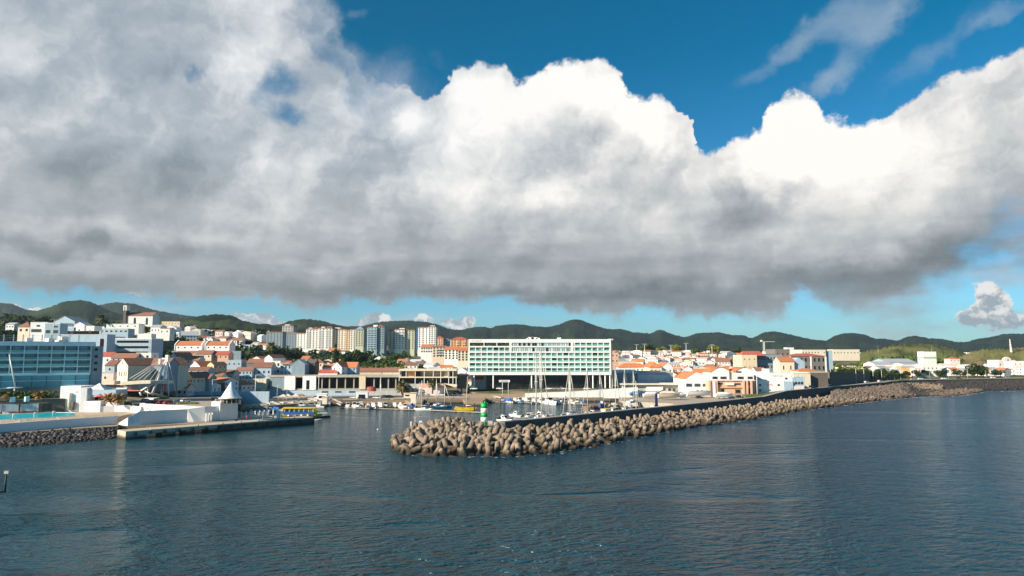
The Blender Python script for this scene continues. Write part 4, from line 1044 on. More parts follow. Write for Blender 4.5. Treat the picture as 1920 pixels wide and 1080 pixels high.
# houses under it
house(183, 207, 668, 684, 380, 9, 'gx', 2.2, 'white', 'roof_red', 'white house with a red roof beside the blue hotel tower', 1, 2)
house(208, 254, 671, 680, 372, 8, 'gx', 2.4, 'bluegrey', 'roof_brown', 'long pale house with dark brown roof above the stone warehouse', 1, 5)
house(255, 283, 663, 675, 376, 8, 'flat', .5, 'white', 'white', 'white cottage with two round windows above the stone warehouse', 1, 2, ww=1.4, wh=1.4)
house(196, 214, 685, 701, 346, 9, 'gx', 2.4, 'bluegrey', 'roof_brown', 'small shaded house with brown roof left of the stone warehouse', 1, 1)
house(181, 212, 700, 718, 335, 6, 'flat', .4, 'pale_pink', 'grey', 'pale lilac flat block at the foot of the stone warehouse', 1, 1)
# stone warehouse with sunlit gable
c, w, h = frame_of(212, 245, 685, 716, 330, -35)
t = thing('stone_warehouse', 'big stone warehouse with cream gable and long brown tiled roof behind the footbridge', 'warehouse', c, R(-35))
add_walls(t, w, 30, h, 'gy', 3.3, M['cream']); add_roof(t, w, 30, h, 'gy', 3.3, M['roof_brown'], .3)
for x in (-.28, -.05, .18, .36): inst('window', WIN, t, (x * w, 0, h * .48), sc=(.8, 1, 2.4))
inst('window', WIN_DARK, t, (0, 0, h + 1.2), sc=(.7, 1, 1.6))
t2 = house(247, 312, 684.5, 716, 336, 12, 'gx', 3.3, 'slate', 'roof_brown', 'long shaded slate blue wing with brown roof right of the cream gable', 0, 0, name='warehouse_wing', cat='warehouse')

# two orange roofed white sheds with buttress gables
for a, b, lb in ((328, 377, 'left of two long white houses with bright orange roofs on a retaining wall'), (385, 429, 'right of two long white houses with bright orange roofs on a retaining wall')):
    t, w, d, h = house(a, b, 647, 657, 525, 11, 'gx', 3.0, 'white_clean', 'roof_orange', lb, 1, 4, ww=1.2, wh=1.2)
    for x in (-w/2 - .5, w/2 - .2): MB().add([(x, -.3, 0), (x + .7, -.3, 0), (x + .7, 11.3, 0), (x, 11.3, 0), (x, -.3, h + .4), (x + .7, -.3, h + .4), (x + .7, 11.3, h + .4), (x, 11.3, h + .4), (x, 5.5, h + 4), (x + .7, 5.5, h + 4)],
        [(0,3,2,1),(0,1,5,4),(2,3,7,6),(1,2,6,9,5),(3,0,4,8,7),(4,5,9,8),(8,9,6,7)]).build('gable_wall', M['white_clean'], t)
kind(MB().box(0, 52, 0, 1, -8, 0).build('retaining_wall', M['slate'], None, at(322, 658, 515)), 'structure')
house(328, 362, 664, 672, 480, 9, 'gx', 2.2, 'white', 'roof_brown', 'low white house with dark roof below the left orange roofed shed', 1, 3)
house(366, 396, 664, 673, 476, 10, 'gx', 2.6, 'cream', 'roof_brown', 'brown roofed house right below the orange roofed sheds', 1, 3)
house(398, 428, 665, 674, 478, 9, 'gx', 2.4, 'pink', 'roof_red', 'pink house with red brown roof below the right orange shed', 1, 3)
house(317, 332, 668, 684, 440, 12, 'gy', 2.5, 'white_clean', 'roof_brown', 'white gabled house directly right of the bridge pylon top', 1, 1, yaw=-28)
house(334, 372, 675, 690, 430, 9, 'gx', 2.6, 'bluegrey', 'roof_orange', 'pale blue house with bright orange roof right of the pylon', 2, 3)
house(352, 378, 687, 703, 410, 14, 'gy', 3.0, 'white_clean', 'roof_orange', 'white gabled house with orange roof in the old quarter', 1, 2, yaw=-30)
house(386, 402, 684, 704, 405, 9, 'gy', 1.6, 'peach', 'stone_wall', 'peach gabled house with dark flank in the old quarter', 2, 2, yaw=-30)
house(352, 390, 694, 702, 380, 8, 'gx', 1.6, 'bluegrey', 'roof_brown', 'small pale blue annex with brown roof in the old quarter', 1, 3)
t, w, d, h = house(342, 363, 708, 722, 360, 12, 'gy', 2.8, 'cream', 'roof_brown', 'cream gabled shed with triple window behind the footbridge cables', 1, 3, yaw=-25)
house(364, 392, 710, 724, 366, 9, 'gx', 2.2, 'slate', 'roof_brown', 'shaded grey shed with brown roof right of the cream gable', 0, 0)
kind(MB().box(0, 30, 0, 1.2, -9, 3.0).build('retaining_wall', M['stone_wall'], None, at(318, 727, 378)), 'structure')
house(393, 415, 706, 736, 402, 8, 'gx', 1.8, 'white', 'roof_brown', 'narrow white three storey house left of the cone roofed kiosk', 3, 2)
house(416, 437, 700, 728, 415, 9, 'gx', 2.0, 'grey', 'roof_brown', 'grey rendered house above the cone roof', 2, 2, skip=.2)
house(440, 472, 695, 722, 432, 9, 'gx', 2.0, 'bluegrey', 'roof_brown', 'long pale blue terrace with many dark windows above the beige box', 3, 5)
house(472, 508, 689, 708, 436, 10, 'gx', 3.2, 'bluegrey', 'roof_brown', 'pale blue two storey house with broad brown roof behind the beige box', 1, 4, ww=1.2, wh=1.8)
house(494, 511, 671, 700, 450, 12, 'gy', 2.0, 'white_clean', 'roof_brown', 'tall bright white house side with brown roof in the middle of the old quarter', 0, 0, yaw=-25)
house(510, 525, 678, 703, 446, 8, 'flat', .5, 'white', 'white', 'white four bay house with blue shaded front and tall windows', 2, 2, ww=1.4, wh=2)
t, w, d, h = house(525, 546, 684, 704, 444, 9, 'flat', .5, 'bluegrey', 'white', 'pale blue town house under a pink awning', 2, 3, wh=1.8)
MB().box(-w/2 + .5, w/2 - 1, -1.4, 3, h + .6, h + 1.3).build('awning', M['coral'], t)
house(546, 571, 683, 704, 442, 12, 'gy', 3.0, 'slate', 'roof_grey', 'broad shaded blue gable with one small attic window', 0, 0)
house(572, 590, 681, 703, 452, 10, 'gx', 2.4, 'stone_wall', 'stone_wall', 'dark ruined stone house right of the blue gable', 2, 2, win=WIN_DARK)
house(586, 606, 680, 690, 470, 10, 'hip', 2.6, 'cream', 'roof_brown', 'cream house with hipped roof right of the dark ruin', 1, 2)
house(564, 578, 673, 684, 480, 9, 'gx', 2.0, 'beige', 'roof_orange', 'small beige house with orange roof behind the blue gable', 1, 2)
house(462, 496, 680, 692, 455, 9, 'gx', 2.4, 'fort_stone', 'roof_brown', 'dark stone building with brown roof behind the pale blue terrace', 0, 0)
house(425, 452, 676, 690, 455, 9, 'flat', .4, 'bluegrey', 'roof_grey', 'pale blue flat roofed house beside the dark green tree', 1, 3)
# white houses with brilliant orange roof, lower middle
house(621, 641, 688, 704, 448, 13, 'gy', 3.0, 'white_clean', 'roof_orange', 'bright white gabled house with orange roof above the arcade', 2, 2, yaw=-25)
house(641, 668, 689, 705, 452, 10, 'gx', 3.4, 'bluegrey', 'roof_orange', 'shaded white house with bright orange roof above the arcade', 2, 3)
house(604, 622, 689, 703, 460, 9, 'gx', 2.0, 'white', 'roofs', 'white cottage left of the orange roofed pair', 1, 2)
house(597, 632, 699, 705, 445, 8, 'gx', 1.8, 'white', 'roof_red', 'low white house with dull red roof at the edge of the arcade', 0, 0)
house(670, 716, 697, 704, 470, 12, 'gx', 2.4, 'beige', 'roof_brown', 'long low warehouse with dark red brown roof, left half', 0, 0)
house(717, 748, 697, 704, 470, 12, 'gx', 2.6, 'cream', 'roof_brown', 'long low warehouse with dark red brown roof, right half', 0, 0)

# ------------------------------------------------------------------ apartment blocks on the skyline
def block(a, b, pt, pb, Y, wm, label, floors=9, cols=4, rm='roof_brown', d=16, win=None, yaw=0, roof='flat', rh=1.2, balc=None, sides=1, pent=None, bmat='grey', ww=1.5):
    t, w, d, h = house(a, b, pt, pb, Y, d, roof, rh, wm, rm, label, floors, cols, yaw=yaw, cat='apartment block', name='apartment_block', win=win or WIN_STONE, ww=ww, wh=1.5, sides=sides, side_cols=2, deep=12)
    if balc:
        fl = h / floors
        me = unit_mesh('balcony_' + bmat, M[bmat], lambda b_: b_.box(-.5, .5, -1.1, -.01, -.12, 0).box(-.5, .5, -1.1, -1.0, .001, .9))
        for r in range(1, floors):
            for x in balc: inst('balcony', me, t, (x * w, 0, r * fl), sc=(w / cols * .8, 1, 1))
    if pent:
        for k, (x, pw, phh) in enumerate(pent): MB().box(x * w - pw, x * w + pw, 2, 8, h + .2, h + phh).build('roof_house', M['roof_brown'] if k % 2 else M['white'], t)
    return t
block(499, 529, 624, 650, 800, 'slate', 'dark grey brown apartment slab at the left of the skyline row', 6, 5, d=14)
block(528, 549, 612, 648, 830, 'grey', 'pale grey apartment tower behind the dark slab', 9, 4, pent=[(-.1, 3, 2.4)])
block(536, 556, 625, 655, 790, 'slate', 'dark framed apartment block with low roof', 7, 4)
block(556, 573, 626, 656, 788, 'white', 'white apartment end block with dark right side', 7, 3)
block(573, 596, 618, 654, 780, 'white', 'off white ribbed apartment tower, left half, with white balconies', 9, 4, balc=(-.38, .38), bmat='white', pent=[(-.2, 2, 2.2), (.25, 2, 3)])
block(596, 622, 616.5, 654, 778, 'white', 'white ribbed apartment tower, right half, with white balconies', 9, 4, balc=(-.38, .12), bmat='white', pent=[(-.2, 2, 2.4), (.25, 3, 3)])
block(622, 640, 618, 656, 786, 'white', 'pale apartment block behind the tall cypress', 9, 3, balc=(-.33,), pent=[(0, 3, 2.4)])
block(633, 649, 619, 656, 780, 'cream', 'cream apartment block with tiny balconies left of the peach one', 9, 3, balc=(.3,), bmat='white')
block(648, 657, 620, 656, 776, 'peach' if 'peach' in M else 'orange', 'narrow peach coloured apartment tower', 9, 2)
block(656, 667, 619, 656, 774, 'white', 'narrow white apartment front between peach and olive towers', 9, 2, balc=(.2,))
block(666, 681, 618, 650, 772, 'olive', 'olive green apartment block under a dark mansard', 8, 3, roof='hip', rh=4.5, rm='slate')
block(681, 691, 619, 652, 778, 'slate', 'thin shaded grey green apartment block', 8, 2)
block(688, 706, 615, 657, 770, 'bluegrey', 'blue grey apartment tower, left face with wide balconies', 10, 3, balc=(-.3, 0, .3), bmat='bluegrey', pent=[(.3, 2.5, 3.6)])
block(705, 720, 612.5, 655, 772, 'slate', 'blue shaded apartment tower, right face with square windows', 10, 3, roof='hip', rh=2.5, rm='roof_brown')
block(728, 742, 621, 654, 790, 'cream', 'cream left bay of the grey apartment tower near the white one', 9, 2)
block(740, 758, 619, 655, 786, 'white', 'whitish middle of the apartment tower with curved balconies', 9, 3, balc=(-.3, 0, .3), bmat='white', pent=[(.2, 3, 2.4)])
block(758, 777, 620, 655, 788, 'olive', 'olive right bay of the apartment tower near the white one', 9, 3)
t = block(783, 803, 615, 652, 760, 'white', 'bright white apartment tower, plain left front', 10, 3, roof='flat', win=WIN)
MB().box(-7.2, -6.1, -.3, 12, -2, 22.5).build('blue_edge', M['boat_blue'], t)
block(803, 817, 613.5, 652, 757, 'white_clean', 'bright white apartment tower, right front with stacked balconies', 10, 3, balc=(.4,), bmat='white', pent=[(0, 2.5, 2)])
block(816, 831, 634, 648, 900, 'pink', 'small pink apartment block right of the white tower', 4, 3, roof='hip', rh=3, rm='roof_red')
block(830, 845, 637, 649, 905, 'bluegrey', 'blue shaded low block right of the pink one', 3, 3, roof='hip', rh=2)
block(845, 877, 637, 650, 860, 'orange', 'ochre apartment block with roof dormers left of the long hotel', 4, 6, roof='hip', rh=3.5, rm='roof_red', balc=(-.1, .3), bmat='cream')
block(789, 811, 651, 662, 640, 'white', 'white block with long orange roof beside the white tower', 2, 5, roof='gx', rh=2.6, rm='roof_orange')
block(811, 836, 651, 670, 600, 'beige', 'beige apartment block with deep brown balconies left of the hotel', 4, 4, roof='gx', rh=1.4, rm='roof_brown', balc=(-.1, .15, .38), bmat='grey')
block(833, 860, 656, 674, 560, 'white', 'white apartment block with bright orange roof near the hotel', 4, 4, roof='gx', rh=2.6, rm='roof_orange')
block(858, 878, 658, 677, 540, 'cream', 'cream gabled block touching the left side of the hotel view', 4, 3, roof='gx', rh=2.6, rm='roof_orange')

# ------------------------------------------------------------------ waterfront arcade, left of the hotel
def arcade():
    Y = 432.0; c = at(640, 744, Y)
    t = thing('waterfront_arcade', 'long low concrete arcade with dark openings and white panels above the harbour road', 'arcade', c)
    X = lambda p: at(p, 720, Y).x - c.x; Z = lambda p: at(640, p, Y).z - c.z
    MB().box(X(500), X(752), 1, 14, Z(732), Z(729)).build('terrace_slab', M['concrete'], t)
    MB().box(X(500), X(752), .5, 14, Z(707.5), Z(703.5)).build('roof_slab', M['concrete'], t)
    MB().box(X(508), X(750), 8, 13.9, Z(729), Z(707.5)).build('rear_wall', M['glass_dark'], t)
    for a, b in ((533, 553), (567, 592), (673, 685)):
        MB().box(X(a), X(b), .2, 1.6, Z(730 if b > 600 else 731), Z(705.5)).build('white_panel', M['white_clean' if b < 600 else 'beige'], t)
    MB().box(X(574), X(580), .12, .19, Z(730), Z(713)).build('panel_opening', M['glass_dark'], t)
    for p in (602, 616, 630, 646, 662, 700, 712, 727, 741): MB().box(X(p) - .35, X(p) + .35, 2, 2.7, Z(729), Z(707.5)).build('pillar', M['concrete'], t)
    MB().box(X(505), X(533), .8, 6, Z(729), Z(708)).build('glass_room', M['slate'], t)
    MB().box(X(443), X(752), -.5, .48, -.5, Z(732)).build('ramp_wall', M['bluegrey'], t)
    for p in (610, 635, 661): MB().box(X(p) - 2, X(p) + 2, -.6, -.51, Z(736), Z(733.5)).build('slot_opening', M['glass_dark'], t)
    MB().box(X(455), X(500), -1, 11, Z(729.5), Z(710)).build('beige_box', M['cream'], t)
    for i in range(7): MB().box(X(455) + (X(500) - X(455)) * i / 7 - .03, X(455) + (X(500) - X(455)) * i / 7 + .03, -1.04, -1.001, Z(729), Z(710.5)).build('panel_joint', M['beige'], t)
    MB().box(X(462), X(470), 2, 6, Z(710) + .01, Z(706.5)).build('roof_hut', M['white'], t)
    for p in (461, 478): MB().cyl((X(p), 1, -1), (X(p), 1, Z(729.6)), .5, None, 10).build('column', M['white_clean'], t)
    MB().box(X(685), X(752), -.6, -.1, -.4, Z(733.5)).build('lattice_screen', M['grey'], t)
arcade()
def upper_pavilion():
    Y = 428.0; c = at(805, 744, Y)
    t = thing('terrace_building', 'two level open concrete terrace building with slim columns behind the palms', 'pavilion', c)
    X = lambda p: at(p, 720, Y).x - c.x; Z = lambda p: at(805, p, Y).z - c.z
    MB().box(X(747), X(856), 0, 15, Z(695.5), Z(692)).build('roof_slab', M['cream'], t)
    MB().box(X(748), X(856), .3, 15, Z(708.5), Z(706.5)).build('floor_slab', M['cream'], t)
    MB().box(X(750), X(855), 8, 14.8, Z(706.5), Z(695.5)).build('upper_wall', M['beige'], t)
    MB().box(X(750), X(855), 7, 14.8, Z(722), Z(708.5)).build('lower_wall', M['glass_dark'], t)
    for a, b in ((749, 760), (775, 786), (842, 849)): MB().box(X(a), X(b), 6.5, 7.9, Z(706.5), Z(695.5)).build('dark_bay', M['glass_dark'], t)
    for a, b in ((762, 775), (832, 842)): MB().box(X(a), X(b), 3.5, 7.9, Z(706.5), Z(695.5)).build('room', M['orange'] if a < 800 else M['beige'], t)
    cm = unit_mesh('slim_column', M['white_clean'], lambda b: b.box(-.18, .18, .4, .8, 0, 1))
    for p in (748, 761, 778, 795, 812, 826, 840, 849): inst('column', cm, t, (X(p), 0, Z(706.5)), sc=(1, 1, Z(695.5) - Z(706.5)))
    for p in (748, 778, 795, 826, 841, 849, 855): inst('column', cm, t, (X(p), 0, Z(722)), sc=(1, 1, Z(708.5) - Z(722)))
    MB().box(X(785), X(832), -1, 4, Z(727), Z(719.5)).build('pink_panel', M['pink'], t)
    MB().box(X(768), X(832), -1.05, 4, -.5, Z(727) - .01).build('lower_panel', M['pale_pink'], t)
    MB().add([(X(832), -1, Z(719)), (X(857), -1, Z(721)), (X(857), -1, Z(724)), (X(853), -1, Z(726))], [(3, 2, 1, 0)]).add([(X(832), 2, Z(719)), (X(857), 2, Z(721)), (X(857), 2, Z(724)), (X(853), 2, Z(726))], [(0, 1, 2, 3)]).build('ramp_parapet', M['cream'], t)
    MB().box(X(752), X(785), -.5, 4, -.4, Z(720)).build('low_wall', M['grey'], t)
    text_mesh('graffiti', 'Anda', 4.2, M['black'], t, (X(771), -1.12, Z(737)))
upper_pavilion()
house(857, 876, 703, 728, 436, 10, 'flat', .5, 'stone_wall', 'grey', 'dark stone gate building left of the hotel columns', 1, 2, win=WIN_DARK)
kind(MB().box(at(868, 740, 414).x, at(1010, 740, 414).x, 414.2, 415.5, 0, at(900, 738.5, 414).z).build('stone_retaining_wall', M['quay_stone']), 'structure')
tw = MB(); a, b_ = at(985, 743, 413), at(1196, 738, 413); tp, tq = at(1075, 732.5, 413), at(1196, 726, 413)
tw.add([(a.x, 413, 2), (b_.x, 413, 2), (b_.x, 413, tq.z), (tp.x, 413, tp.z - .6), (a.x, 413, tp.z - 1.6), (a.x, 415, 2), (b_.x, 415, 2), (b_.x, 415, tq.z), (tp.x, 415, tp.z - .6), (a.x, 415, tp.z - 1.6)],
       [(0, 1, 2, 3, 4), (9, 8, 7, 6, 5), (4, 3, 8, 9), (3, 2, 7, 8), (1, 6, 7, 2), (0, 4, 9, 5)])
kind(tw.build('white_retaining_wall', M['white']), 'structure')

# ------------------------------------------------------------------ right of the hotel
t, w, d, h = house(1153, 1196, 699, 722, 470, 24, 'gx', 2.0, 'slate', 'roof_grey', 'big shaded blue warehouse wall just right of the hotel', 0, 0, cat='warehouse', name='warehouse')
t, w, d, h = house(1196, 1262, 703, 722, 468, 24, 'gx', 2.4, 'bluegrey', 'roof_grey', 'blue shaded gabled warehouse behind the boatyard', 0, 0, cat='warehouse', name='warehouse')  # blue shade put into both warehouse wall colours
house(1146, 1160, 662, 682, 520, 10, 'flat', .4, 'pink', 'grey', 'pink block touching the right side of the hotel', 2, 2)
house(1147, 1194, 678, 692, 540, 12, 'flat', .4, 'beige', 'grey', 'blank beige wall of a low block right of the hotel', 0, 0)
house(1160, 1216, 689, 699, 500, 11, 'hip', 3.0, 'white', 'roof_orange', 'long white house with hipped orange roof right of the hotel', 1, 7, wh=1.5)
house(1176, 1222, 700, 703, 490, 6, 'gx', 1.2, 'white', 'roof_orange', 'strip of low orange roof above the blue warehouses', 0, 0)
house(1218, 1241, 689, 703, 480, 26, 'hip', 4.0, 'cream', 'roof_orange', 'cream house with big orange hipped roof, centre right', 1, 3)
house(1241, 1262, 688, 704, 482, 22, 'gy', 3.0, 'white', 'roof_orange', 'white gabled house right of the big orange roof', 1, 2)
t, w, d, h = house(1165, 1288, 721, 742, 445, 16, 'flat', .5, 'grey', 'cream', 'long low flat roofed boatyard shed with projecting cream roof edge', 0, 0, cat='boat shed', name='boat_shed')
MB().box(-w/2 - 1, w/2 + 1, -2.5, .0, h - .1, h + .8).build('canopy', M['cream'], t)
MB().box(-w * .12, w * .13, -1.2, -.05, 0, h - 1.4).build('white_front', M['white_clean'], t)
for k in range(4): inst('window', WIN_STONE, t, (w * (.24 + .065 * k), 0, h * .42), sc=(w * .05, 1, h * .5))
# white gabled boatyard hall
t, w, d, h = house(1285, 1330, 711, 744, 426, 30, 'gy', 4.4, 'white_clean', 'roof_orange', 'white hall with broad gable and orange roof behind the boatyard', 0, 0, cat='hall', name='boatyard_hall', over=.2)
for x in (-.33, 0.02, .36): inst('window', WIN_STONE, t, (x * w, 0, h * .66), sc=(w * .26, 1, 2.0))
for x in (.02, .2): inst('window', WIN, t, (x * w, 0, h * .33), sc=(1.4, 1, 1.3))
# boat club with curved gables
def club():
    Y = 420.0; c = at(1372, 746, Y); X = lambda p: at(p, 720, Y).x - c.x; Z = lambda p: at(1372, p, Y).z - c.z
    t = thing('boat_club', 'white and salmon boat club with two curved gables and dark window rows', 'club house', c)
    MB().box(X(1328), X(1416), .6, 16, -1, Z(712)).build('lower_wall', M['pink'], t)
    for a, b in ((1332, 1368), (1377, 1414)):
        x0, x1, n = X(a), X(b), 14; pr = [(x0, Z(712) + .002), (x1, Z(712) + .002)] + [(x0 + (x1 - x0) * (1 - i / n), Z(697) + (Z(689.5) - Z(697)) * math.sin(math.pi * min(1, (i / n) * 1.12 + 0.0)) ** .8 if i < n else Z(699)) for i in range(n + 1)]
        MB().profile(pr, 0, 16).build('curved_gable', M['white_clean'], t)
        MB().profile([(x, z + .01) for x, z in pr[2:]] + [(x, z + .3) for x, z in pr[2:]][::-1], -.2, 16.2).build('roof', M['roof_orange'], t)
    MB().box(X(1368), X(1377), 1, 16, Z(712) + .002, Z(696)).build('link_block', M['beige'], t)
    MB().box(X(1340), X(1376), 8, 18, Z(697), Z(688.5)).build('rear_roof_block', M['roof_orange'], t)
    for p, a, b, z0, z1 in ((1336, 0, 10, 711, 706), (1351, 0, 12, 711, 706), (1383, 0, 12, 711, 706), (1402, 0, 10, 711, 706), (1381, 0, 10, 699, 696), (1345, .6, 11, 721, 717.5), (1378, .6, 12, 722, 718.5), (1378, .6, 12, 738, 730), (1402, .6, 6, 722, 714), (1402, .6, 6, 740, 727)):
        inst('window', WIN_STONE if z0 < 725 else WIN_DARK, t, (X(p + b / 2), a, (Z(z0) + Z(z1)) / 2), sc=(X(p + b) - X(p), 1, Z(z1) - Z(z0)))
    MB().box(X(1353), X(1358), .5, .59, 0, Z(729.5)).build('doorway', M['glass_dark'], t)
    MB().box(X(1336), X(1340), -1.6, .55, -1, Z(715)).build('white_pier', M['white_clean'], t)
    for p in (1330, 1343, 1394, 1400, 1408): MB().box(X(p) - .5, X(p) + .5, -1.2, .58, -1, Z(714)).build('pillar', M['pink'], t)
    MB().box(X(1361), X(1376), -.4, .58, Z(722), Z(718)).build('white_balcony', M['white_clean'], t)
    MB().box(X(1328), X(1416), -.2, .57, Z(714), Z(712) - .002).build('string_course', M['pale_pink'], t)
    MB().box(X(1345), X(1400), -.15, .57, Z(727.5), Z(725)).build('brick_band', M['orange'], t)
club()
def naval():
    Y = 427.0; c = at(1455, 742, Y); X = lambda p: at(p, 720, Y).x - c.x; Z = lambda p: at(1455, p, Y).z - c.z
    t = thing('naval_club', 'stepped white club building with red letters beside the breakwater wall', 'club house', c)
    MB().box(X(1421), X(1470), 0, 14, -3, Z(714)).build('front_wall', M['white_clean'], t)
    MB().box(X(1438), X(1487), 2, 16, -3, Z(700)).build('upper_wall', M['white_clean'], t)
    MB().box(X(1437.9), X(1487.1), 1.9, 16, Z(700) + .002, Z(699)).build('parapet', M['white'], t)
    MB().box(X(1470), X(1487), .002, 12, -3, Z(715)).build('shaded_annex', M['bluegrey'], t)
    MB().add([(X(1416), 3, Z(702)), (X(1440), 3, Z(714)), (X(1421), 3, Z(714)), (X(1416), 12, Z(702)), (X(1440), 12, Z(714)), (X(1421), 12, Z(714))], [(0, 2, 1), (3, 4, 5), (0, 1, 4, 3)]).build('slope_roof', M['roof_grey'], t)
    MB().box(X(1438), X(1447), 3, 8, Z(700), Z(691.5)).build('chimney_block', M['white_clean'], t)
    for p, q, y in ((1425, 722, 0), (1460, 722, 0), (1477, 710, 2), (1425, 732, 0)): inst('window', WIN_STONE, t, (X(p), y, Z(q)), sc=(1.5, 1, 1.2))
    MB().box(X(1483), X(1485), -.04, .0, -1, Z(728)).build('door', M['slate'], t)
    text_mesh('red_lettering', 'CNPD', 1.5, M['coral'], t, (X(1437), -.06, Z(723)))
    text_mesh('wall_lettering', 'CLUBE NAVAL', 1.15, M['grey'], t, (X(1449), 1.9, Z(706.2)))
    b = MB().box(X(1487.2), X(1510), 1, 12, -3, Z(709)); b.build('blue_wing', M['bluegrey'], t)
    for p in (1494, 1499.5, 1505): MB().profile([(X(p) - .75, Z(721)), (X(p) + .75, Z(721)), (X(p) + .75, Z(717)), (X(p), Z(715)), (X(p) - .75, Z(717))], .93, .99).build('arched_window', M['glass'], t)
    for k in range(4): x = X(1490) + k * 1.6; MB().box(x, x + 1.0, 1, 2, Z(709) + .002, Z(709) + .8 + .4 * (k % 2)).build('merlon', M['bluegrey'], t)
    MB().box(X(1487), X(1508), .3, .7, -2, Z(724)).build('low_wall', M['pale_pink'], t)
naval()
# grey fortress and neighbours
t, w, d, h = house(1392, 1420, 667, 696, 500, 20, 'flat', .5, 'beige', 'cream', 'square beige block with six small windows beside the grey fortress', 2, 3, ww=.9, wh=.9)
MB().add([(-w/2, 0, h), (w * 1.1, 0, h), (w * 1.1, 14, h), (-w/2, 14, h), (-w/2 + 3, 7, h + 3.4), (w * .9, 7, h + 3.4)], [(0, 1, 5, 4), (1, 2, 5), (2, 3, 4, 5), (3, 0, 4)]).build('red_roof', M['roof_red'], t)
t, w, d, h = house(1420, 1468, 665, 696, 506, 20, 'flat', .5, 'slate', 'roof_brown', 'long shaded grey fortress wing with two rows of windows', 2, 8, win=WIN_DARK, ww=1, wh=2.2, name='fortress_wing', cat='fortress')
t, w, d, h = house(1455, 1482, 657, 690, 530, 20, 'flat', 1, 'fort_stone', 'fort_stone', 'tall grey stone fortress block with terracotta band in the centre', 2, 3, win=WIN_DARK, ww=1.4, wh=2.6, name='fortress_keep', cat='fortress')
t, w, d, h = house(1483, 1549, 668, 698, 512, 18, 'hip', 2.2, 'fort_stone', 'roof_red', 'grey arcaded fortress building with dark red roof and pale corner strips', 2, 8, win=WIN_DARK, ww=2.0, wh=4.0, name='fortress_hall', cat='fortress', sides=0)
for x in (-.5, .08, .5): MB().box(x * w - .6, x * w + .6, -.25, .3, -1, h - .1).build('corner_strip', M['white'], t)
t, w, d, h = house(1463, 1490, 678, 703, 470, 12, 'gx', 3.0, 'cream', 'roof_orange', 'cream chapel with orange roof in front of the fortress', 1, 2, ww=.9, wh=3, name='chapel', cat='chapel')
MB().profile([(w/2 + .01, -1), (w/2 + 8, -1), (w/2 + 8, h), (w/2 + 4, h + 2.6), (w/2 + .01, h)], 2, 11).build('blue_facade', M['bluegrey'], t)
house(1504, 1549, 657, 682, 600, 26, 'flat', .6, 'cream', 'cream', 'large pale cream block behind the fortress', 3, 8, skip=.3)
house(1548, 1562, 658, 684, 602, 26, 'flat', .6, 'bluegrey', 'grey', 'shaded right end of the large pale block behind the fortress', 0, 0)
house(1476, 1489, 652, 662, 640, 8, 'flat', .4, 'white', 'grey', 'small white roof house above the fortress', 1, 2)
house(1497, 1536, 696, 701, 455, 12, 'hip', 1.8, 'cream', 'roof_orange', 'wide bright orange tiled roof beside the dark stone wall', 0, 0)
house(1488, 1520, 701, 716, 448, 8, 'flat', .4, 'cream', 'grey', 'low cream building under the bright orange roof', 0, 0)
house(1417, 1436, 695, 703, 445, 9, 'gx', 2.0, 'white', 'roof_brown', 'white house with dark red roof behind the naval club', 0, 0)
t, w, d, h = house(1520, 1553, 699, 722, 452, 16, 'flat', .6, 'stone_wall', 'concrete', 'square dark stone bastion wall right of the orange roof', 0, 0, name='stone_bastion', cat='bastion')
kind(ribbon('fort_wall', [((at(1556, 720, 470).x, 470), at(1556, 697.5, 470).z), ((at(1700, 700, 640).x, 640), at(1700, 700, 640).z)], 1.5, 0, M['stone_wall']), 'structure')
tag(C.objects['fort_wall'], 'long dark stone fort wall behind the lamp lined lawn', 'wall'); del C.objects['fort_wall']['kind']
house(1562, 1612, 656, 668, 780, 14, 'flat', .5, 'cream', 'cream', 'long cream building with arches among yellow trees right of the fortress', 1, 8, ww=1.4)
t, w, d, h = house(1733, 1757, 660, 690, 660, 10, 'flat', .4, 'white', 'white', 'tall plain pale grain silo block on the right', 0, 0, name='silo_block', cat='silo')
MB().box(-w/2 - .04, w/2 + .04, -.05, 10.05, h * .58, h * .7).build('green_band', M['glass_pale'], t)
house(1730, 1760, 684, 698, 640, 12, 'flat', .5, 'white', 'white', 'white block at the foot of the pale silo', 1, 4)
house(1662, 1718, 679, 690, 720, 30, 'gx', 3.4, 'bluegrey', 'roof_grey', 'big grey roofed warehouse left of the silo', 0, 0, name='warehouse', cat='warehouse')
house(1640, 1675, 683, 693, 700, 22, 'gx', 2.6, 'white', 'roof_grey', 'long grey roofed shed left of the big warehouse', 0, 0, name='warehouse', cat='warehouse')
house(1693, 1728, 683, 696, 650, 16, 'gx', 1.2, 'white', 'roof_grey', 'white shed with grey roof in front of the silo', 0, 0)
house(1690, 1716, 688, 698, 640, 10, 'gx', 1.2, 'orange', 'roof_grey', 'ochre yellow building under the grey roofed shed', 0, 0)
house(1716, 1727, 690, 700, 632, 10, 'flat', .4, 'pale_pink', 'grey', 'small lilac block beside the ochre building', 1, 2)
house(1781, 1800, 673, 680, 760, 10, 'hip', 1.8, 'pale_pink', 'roof_orange', 'pale house with orange roof right of the silo', 1, 3)
t, w, d, h = house(1873, 1905, 676, 692, 760, 18, 'flat', .5, 'pale_pink', 'white', 'pale pink church with shaped gable at the right edge', 1, 5, ww=1.2, wh=2, name='pink_church', cat='church')
MB().profile([(-3, h), (5, h), (4, h + 2.6), (1, h + 4), (-2, h + 2.6)], -.2, 4).build('shaped_gable', M['pale_pink'], t)
MB().box(.4, 1.8, -.3, -.2, h * .7, h + 1.5).build('window', M['rust_red'], t)
house(1901, 1935, 678, 698, 720, 14, 'flat', .5, 'white', 'white', 'white block at the far right edge beside the pink church', 2, 4)
t = thing('striped_chimney', 'thin tall chimney with faint red and white bands at the far right', 'chimney', at(1896, 658, 1000))
